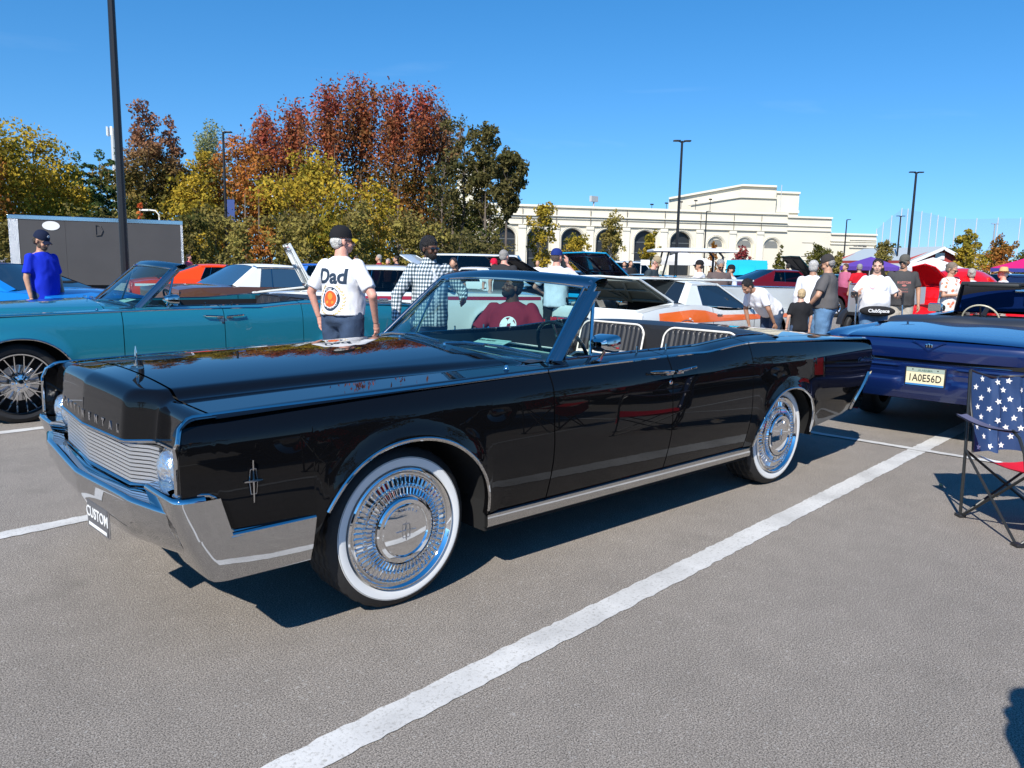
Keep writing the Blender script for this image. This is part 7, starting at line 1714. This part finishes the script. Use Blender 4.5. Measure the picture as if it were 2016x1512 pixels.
# man in blue shirt on the left
person('man in royal blue jersey and navy cap looking down beside the teal convertible', 88, 10.6, 345, H=1.80, fat=1.04, skin='tan', shirt=cloth('royal', (.010, .03, .50)), pants=JEAN, hair=(.05, .04, .03), hat=('cap', (.010, .016, .04), 'navy', (.55, .58, .62)), glasses=True, headnod=.35, headturn=.1, beard=(.10, .07, .05), shirtlen=.12)
person('man in pinstriped white shirt and blue cap phoning, behind the windscreen header', 1090, 12.4, 68, H=1.74, fat=1.12, skin='rosy', shirt=mat('pinstripe', (.66, .68, .76), .85, var=.05), pants=BLK, hair=(.10, .07, .05), hat=('cap', (.012, .03, .16), 'blue'), headturn=-.3, shirtlen=.02,
    arms={'r': [(.14, -.34, 1.27), (.09, -.15, 1.50), (0, .1, 1)], 'l': [(.02, .36, 1.14), (.18, .24, 1.02)]})
ps_, pk = person('woman with tied dark hair in white shirt stooping over the striped coupe front wing', 1515, 12.2, 205, H=1.62, fat=1.15, skin='olive', shirt=WH, pants=JEAN, hair=(.012, .010, .010), hairstyle='bun', lean=.95, female=True, headnod=.1, arms={'r': [(.20, -.24, 1.22), (.38, -.20, 1.02)], 'l': [(.16, .26, 1.20), (.25, .24, .95)]})
project('shirt_badge', join(ring(.034, .042), tube([(-.022, .024, 0), (-.010, -.022, 0), (0, .004, 0), (.010, -.022, 0), (.022, .024, 0)], .003, 4), tube([(-.012, .028, 0), (0, .006, 0), (.012, .028, 0)], .003, 4)), pk['shirt'], (.42, -.02, 1.22), (0, 1, 0), (1, 0, .6), NAVY, ps_, .004)
person('fair haired boy in black shirt, seen from behind next to the man in grey', 1570, 11.6, 95, H=1.22, fat=1.0, skin='pale', shirt=BLK, pants=JEAN, hair=(.55, .40, .22), hairstyle='short')
person('man in grey shirt and dark cap looking down at the boy, in profile', 1618, 11.8, 150, H=1.72, fat=1.30, skin='tan', shirt=GREYT, pants=JEAN2, hair=(.30, .28, .26), hat=('cap', (.045, .04, .038), 'char', (.25, .03, .03)), headnod=.35, belt=cloth('belt_brown', (.16, .07, .03)), shirtlen=-.08, arms={'l': [(.06, .33, 1.14), (.22, .22, .95)], 'r': [(.05, -.34, 1.14), (.2, -.2, .94)]})
person('person in white hoodie and pale jeans behind the man in grey', 1590, 13.0, 60, H=1.66, fat=1.05, skin='olive', shirt=WH, sleeve='long', pants=JEAN2, hair=(.5, .48, .45))
wo, wk = person('woman in white shirt with two elbow crutches and a black waist bag', 1714, 12.6, 262, H=1.70, fat=1.36, skin='pale', shirt=WH, pants=JEAN2, hair=(.018, .012, .010), hairstyle='long', female=True, headturn=-.35,
    arms={'r': [(.0, -.34, 1.13), (.20, -.32, 1.13), (.2, .1, .9)], 'l': [(.0, .34, 1.13), (.20, .32, 1.13), (.2, -.1, .9)]})
project('shirt_badge', join(ring(.030, .036), text_vf('C', .035)), wk['shirt'], (.1, -.10, 1.25), (0, 1, 0), (0, 0, 1), cloth('print_pink', (.6, .10, .16)), wo, .004)
bag = thing('waist_bag', 'black waist bag with white lettering worn by the woman with crutches', 'bag', wo.location, wo.rotation_euler.z)
mk('bag_body', xf(ell((0, 0, 0), (.070, .27, .085), 24), t=(.185, 0, .87)), BLK, bag); mk('bag_strap', xf(lathe([(.222, -.02), (.226, 0), (.222, .02)], 28), t=(.0, 0, .92), s=(.86, 1, 1)), BLK, bag)
mk('bag_lettering', xf(text_vf('ClubSpace', .075, .002, .001), basis((.262, 0, .875), (0, 1, 0), (0, 0, 1))), WPR, bag, smooth=False)
for sg, lab in ((1, 'aluminium elbow crutch in her left hand, on the picture right'), (-1, 'aluminium elbow crutch in her right hand, on the picture left')):
    c = thing('crutch', lab, 'crutch', wo.location, wo.rotation_euler.z, 'pair of elbow crutches')
    mk('crutch_tube', tube([(.34, sg*.36, .02), (.25, sg*.34, .98)], .011, 8), CHROME2, c); mk('crutch_cuff', xf(lathe([(.05, 0), (.053, .03), (.05, .06)], 14), t=(.10, sg*.345, 1.10)), BLKTRIM, c)
    mk('crutch_handle', join(tube([(.25, sg*.34, .98), (.25, sg*.34, 1.16)], .016, 8), tube([(.25, sg*.34, 1.0), (.10, sg*.345, 1.13)], .010, 6)), BLKTRIM, c); mk('rubber_tip', tube([(.345, sg*.361, 0), (.34, sg*.36, .05)], .018, 8), RUBBER, c)
cm, ck = person('man in charcoal printed shirt, khaki shorts and camouflage cap beside the open red car', 1765, 14.3, 255, H=1.80, fat=1.22, skin='tan', shirt=cloth('charcoal', (.06, .058, .058)), pants=KHAKI, hair=(.12, .08, .05), hat=('cap', (.10, .095, .08), 'camo'), glasses=True, headturn=-.5)
project('shirt_print', join(text_vf('KUSTOM', .055, 0, .002), xf(disc(.04, 12, .45), t=(0, -.05, 0)), xf(text_vf('Chevrolet', .03), t=(0, -.11, 0)), xf(text_vf('GARAGE', .035), t=(0, -.16, 0))), ck['shirt'], (.1, .0, 1.30), (0, 1, 0), (0, 0, 1), cloth('print_dull_red', (.42, .16, .14)), cm, .004)
# printed top woman
def blotch(name, base, spot, sc):
    m = bpy.data.materials.new(name); m.use_nodes = True; n = m.node_tree.nodes; l = m.node_tree.links; bs = n['Principled BSDF']; bs.inputs['Roughness'].default_value = .85
    tc = n.new('ShaderNodeTexCoord'); v = n.new('ShaderNodeTexVoronoi'); v.inputs['Scale'].default_value = sc; l.new(tc.outputs['Object'], v.inputs['Vector'])
    r = n.new('ShaderNodeValToRGB'); r.color_ramp.elements[0].position = .28; r.color_ramp.elements[0].color = (*spot, 1); r.color_ramp.elements[1].position = .42; r.color_ramp.elements[1].color = (*base, 1)
    l.new(v.outputs['Distance'], r.inputs[0]); l.new(r.outputs[0], bs.inputs['Base Color']); return m
person('woman in sunglasses and orange blotched white top looking at her phone', 1858, 14.0, 300, H=1.68, fat=1.12, skin='tan', shirt=blotch('print_top', (.72, .66, .60), (.72, .20, .10), 14), pants=BLK, hair=(.22, .17, .13), hairstyle='bun', female=True, glasses=True, headnod=.35, shirtlen=.1,
    arms={'l': [(.06, .27, 1.14), (.26, .10, 1.16), (.3, -1, .1)], 'r': [(.06, -.27, 1.14), (.26, -.08, 1.16), (.3, 1, .1)]})
person('grey haired woman in white vest top turned away, behind the dark blue windscreen', 1898, 16.0, 60, H=1.60, fat=1.1, skin='tan', shirt=WH, pants=BLK, hair=(.42, .38, .33), hairstyle='bun', female=True)
person('man in straw hat and white shirt, turned to the left', 1960, 16.5, 165, H=1.62, fat=1.3, skin='rosy', shirt=WH, pants=KHAKI, hair=(.5, .48, .45), hat=('straw', (.6, .4, .2), 'straw'))
person('man in tan cap, sunglasses and dark shirt leaning over the striped coupe', 1268, 17.0, 330, H=1.74, fat=1.35, skin='rosy', shirt=cloth('slate', (.035, .05, .06)), pants=JEAN, hair=(.4, .36, .3), hat=('cap', (.30, .24, .15), 'tan'), glasses=True, headnod=.45, lean=.25)
person('grey haired man in brown shirt and sunglasses looking down behind the striped coupe', 1405, 17.0, 272, H=1.70, fat=1.3, skin='tan', shirt=cloth('brown_tee', (.12, .09, .085)), pants=JEAN, hair=(.28, .28, .28), hairstyle='short', glasses=True, headnod=.4, lean=.2)
person('man in black cap and white shirt sitting in the golf cart', 1368, 18.4, 175, H=1.75, fat=1.05, skin='tan', shirt=WH, pants=JEAN, hair=(.03, .02, .02), hat=('cap', (.012, .012, .014), 'black'), arms={'l': [(.20, .22, 1.2), (.5, .12, 1.22)], 'r': [(.2, -.22, 1.2), (.5, -.12, 1.22)]}, z0=-.08)
person('person in black cap and pale shirt at the rear of the golf cart', 1430, 18.6, 190, H=1.70, fat=1.0, skin='tan', shirt=cloth('pale_blue', (.5, .55, .66)), pants=JEAN, hair=(.03, .02, .02), hat=('cap', (.012, .012, .014), 'black'), z0=-.12)
person('grey haired man in black vest over white shirt beside the open black hood', 988, 15.0, 75, H=1.76, fat=1.2, skin='rosy', shirt=cloth('vest_black', (.03, .03, .033)), sleeve='cap', pants=JEAN, hair=(.30, .29, .27), hairstyle='short', headturn=-.4)
person('person in red cap left of the man in the black vest', 968, 17.0, 280, H=1.60, fat=1.0, skin='rosy', shirt=WH, pants=JEAN, hair=(.3, .2, .15), hat=('cap', (.55, .01, .04), 'red'))
far = [(374, 30, 355, 'rosy', (.02, .015, .012), 'long', cloth('pink', (.65, .10, .16)), 'woman in pink top and black backpack at the end of the trailer', 1.62),
       (744, 26, 200, 'tan', (.35, .33, .3), 'short', cloth('dark_red', (.30, .02, .04)), 'grey haired person in dark red shirt behind the man in the Dad shirt', 1.72),
       (762, 27, 250, 'rosy', (.30, .08, .03), 'short', cloth('rust', (.35, .12, .06)), 'red haired person among the cars behind the man in the Dad shirt', 1.60),
       (778, 27, 200, 'tan', (.02, .02, .02), 'short', cloth('navy2', (.02, .03, .08)), 'dark haired person in navy left of the checked shirt man', 1.70),
       (889, 16, 260, 'tan', (.03, .02, .015), 'long', BLK, 'dark haired woman just right of the checked shirt man', 1.60),
       (1053, 30, 250, 'tan', (.05, .04, .03), 'bald', WH, 'bald man in white between the black hood and the man phoning', 1.66),
       (1222, 32, 250, 'tan', (.08, .05, .03), 'short', cloth('navy3', (.03, .04, .09)), 'person in navy standing by the far white car', 1.70),
       (1234, 32, 290, 'tan', (.08, .05, .03), 'short', BLK, 'person in black standing by the far white car', 1.74),
       (1652, 26, 200, 'tan', (.08, .05, .03), 'short', cloth('plaid_pink', (.45, .12, .2)), 'person in pink plaid shirt by the far end of the lot', 1.74),
       (1679, 24, 90, 'tan', (.30, .2, .1), 'short', cloth('scarlet', (.5, .01, .02)), 'person in scarlet shirt under the purple tent', 1.72),
       (1540, 30, 100, 'tan', (.02, .02, .02), 'short', BLK, 'person in black by the cherry red coupe', 1.74),
       (1885, 19, 220, 'tan', (.25, .18, .1), 'long', cloth('beige', (.4, .32, .25)), 'woman with fair hair facing away behind the woman with the phone', 1.60),
       (1800, 30, 220, 'tan', (.25, .18, .1), 'short', cloth('blue_far', (.05, .1, .3)), 'person in blue behind the open red car', 1.72),
       (700, 34, 180, 'tan', (.05, .04, .03), 'short', cloth('olive_far', (.1, .11, .06)), 'person in olive far behind the man in the Dad shirt', 1.72)]
for px, D, fc, skn, hr, hst, shc, lab, Hh in far:
    person(lab, px, D, fc, H=Hh, fat=1.1, skin=skn, shirt=shc, pants=JEAN, hair=hr, hairstyle=hst, group='visitors far across the lot', hands=True)
blue_convertible('dark blue convertible seen from behind with a yellow plate, soft top folded, at the right', (-5.42, 1.05, 0), radians(184.7))
p = gp(1872, 16.5); beetle('bright red rounded car with its front lid raised and a paper in the windscreen', (p.x, p.y, 0), head(212))
p = gp(1352, 19.0); golf_cart('golf cart with a white roof behind the striped coupe', (p.x, p.y, 0), head(178))
p = gp(1365, 15.6); utility_trailer('grey sided utility trailer with a black corner post behind the stooping woman', (p.x, p.y, 0), head(-2), 1.95)
p = gp(1664, 17.0); utility_trailer('short silver trailer left of the woman with crutches', (p.x, p.y, 0), head(20), .5, 1.2, mat('silver_panel', (.45, .50, .52), .3, metal=.5))
a = gp(1192, 12.6); b = gp(1440, 13.6); d_ = b-a
bp_ = thing('bonnet_panel', 'thin white loose bonnet panel held flat above the striped coupe roof', 'car panel', a, math.atan2(d_.y, d_.x))
mk('panel_skin', gridx(lambda x, y: (x*d_.length, y, 1.315+.02*sin(pi*x)-.02*x+.01*(1-(y/.45)**2)), [k/12 for k in range(13)], [-.45, -.42, -.2, 0, .2, .42, .45]), WHITEC, bp_)
mk('panel_rim', tube([(0, -.45, 1.31), (d_.length, -.45, 1.29), (d_.length, .45, 1.29), (0, .45, 1.31)], .014, 6, closed=True), WHITEC, bp_)
for x in (.3, .7): mk('panel_stand', tube([(x*d_.length, .3, 0), (x*d_.length, .3, 1.30)], .02, 6), BLKTRIM, bp_)
# ---- camera's side, mirrored in the paint; coupes and trees added to darken the reflection
p1 = person('person beside the camera whose shadow falls into the lower right corner', 0, 5, 0, H=1.70, fat=1.1, shirt=cloth('blue_far', (.05, .1, .3)), pants=JEAN, hair=(.1, .07, .05), at=(.38, 3.80), arms={'l': [(.12, .26, 1.2), (.38, .16, 1.38), (.3, 0, .9)], 'r': [(.12, -.26, 1.2), (.38, -.12, 1.38), (.3, 0, .9)]})
CR = dict(arm=cloth('arm_black', (.03, .03, .03)), seat=cloth('chair_red', (.5, .015, .02)), back=cloth('chair_red', (.5, .015, .02)))
camp_chair('red folding camp chair facing the black car, nearer its front wheel', (-1.5, 4.55, 0), radians(-95), CR); camp_chair('red folding camp chair facing the black car, nearer its tail', (-4.2, 4.4, 0), radians(-85), CR)
classic('dark grey coupe added unseen behind the camera to darken the reflection', paint('dark_grey', (.02, .02, .022)), (-3.0, 6.6, 0), radians(4.6), L=4.9, name='unseen_grey_coupe', rim='disc')  # this and the next two coupes are out of view, added to darken the doors
classic('deep red coupe added unseen behind the camp chairs to darken the reflection', paint('deep_red', (.25, .01, .012)), (-9.4, 6.3, 0), radians(4.6), L=4.9, name='unseen_red_coupe', rim='disc')
classic('black coupe added unseen behind the camera on the left to darken the reflection', paint('black_far', (.01, .01, .011)), (3.4, 7.4, 0), radians(4.6), L=4.9, name='unseen_black_coupe', rim='disc')
for i, (x, y) in enumerate(((-34, 34), (-22, 40), (-10, 44), (2, 44), (14, 42), (26, 38), (36, 28), (42, 14), (-44, 24))):  # tree row added out of view so the black paint mirrors something dark
    tree('dark green tree added unseen behind the camera '+['at the west end', 'north west of the cars', 'due north', 'north by the aisle', 'past the grey coupe', 'past the black coupe', 'near the east corner', 'at the east entrance', 'farthest west'][i], 100+i*40, 50, 300, 170, LM['grn'], 'round', .35, .3, group='unseen trees added behind the camera', crown0=.12).location = (x, y, 0)
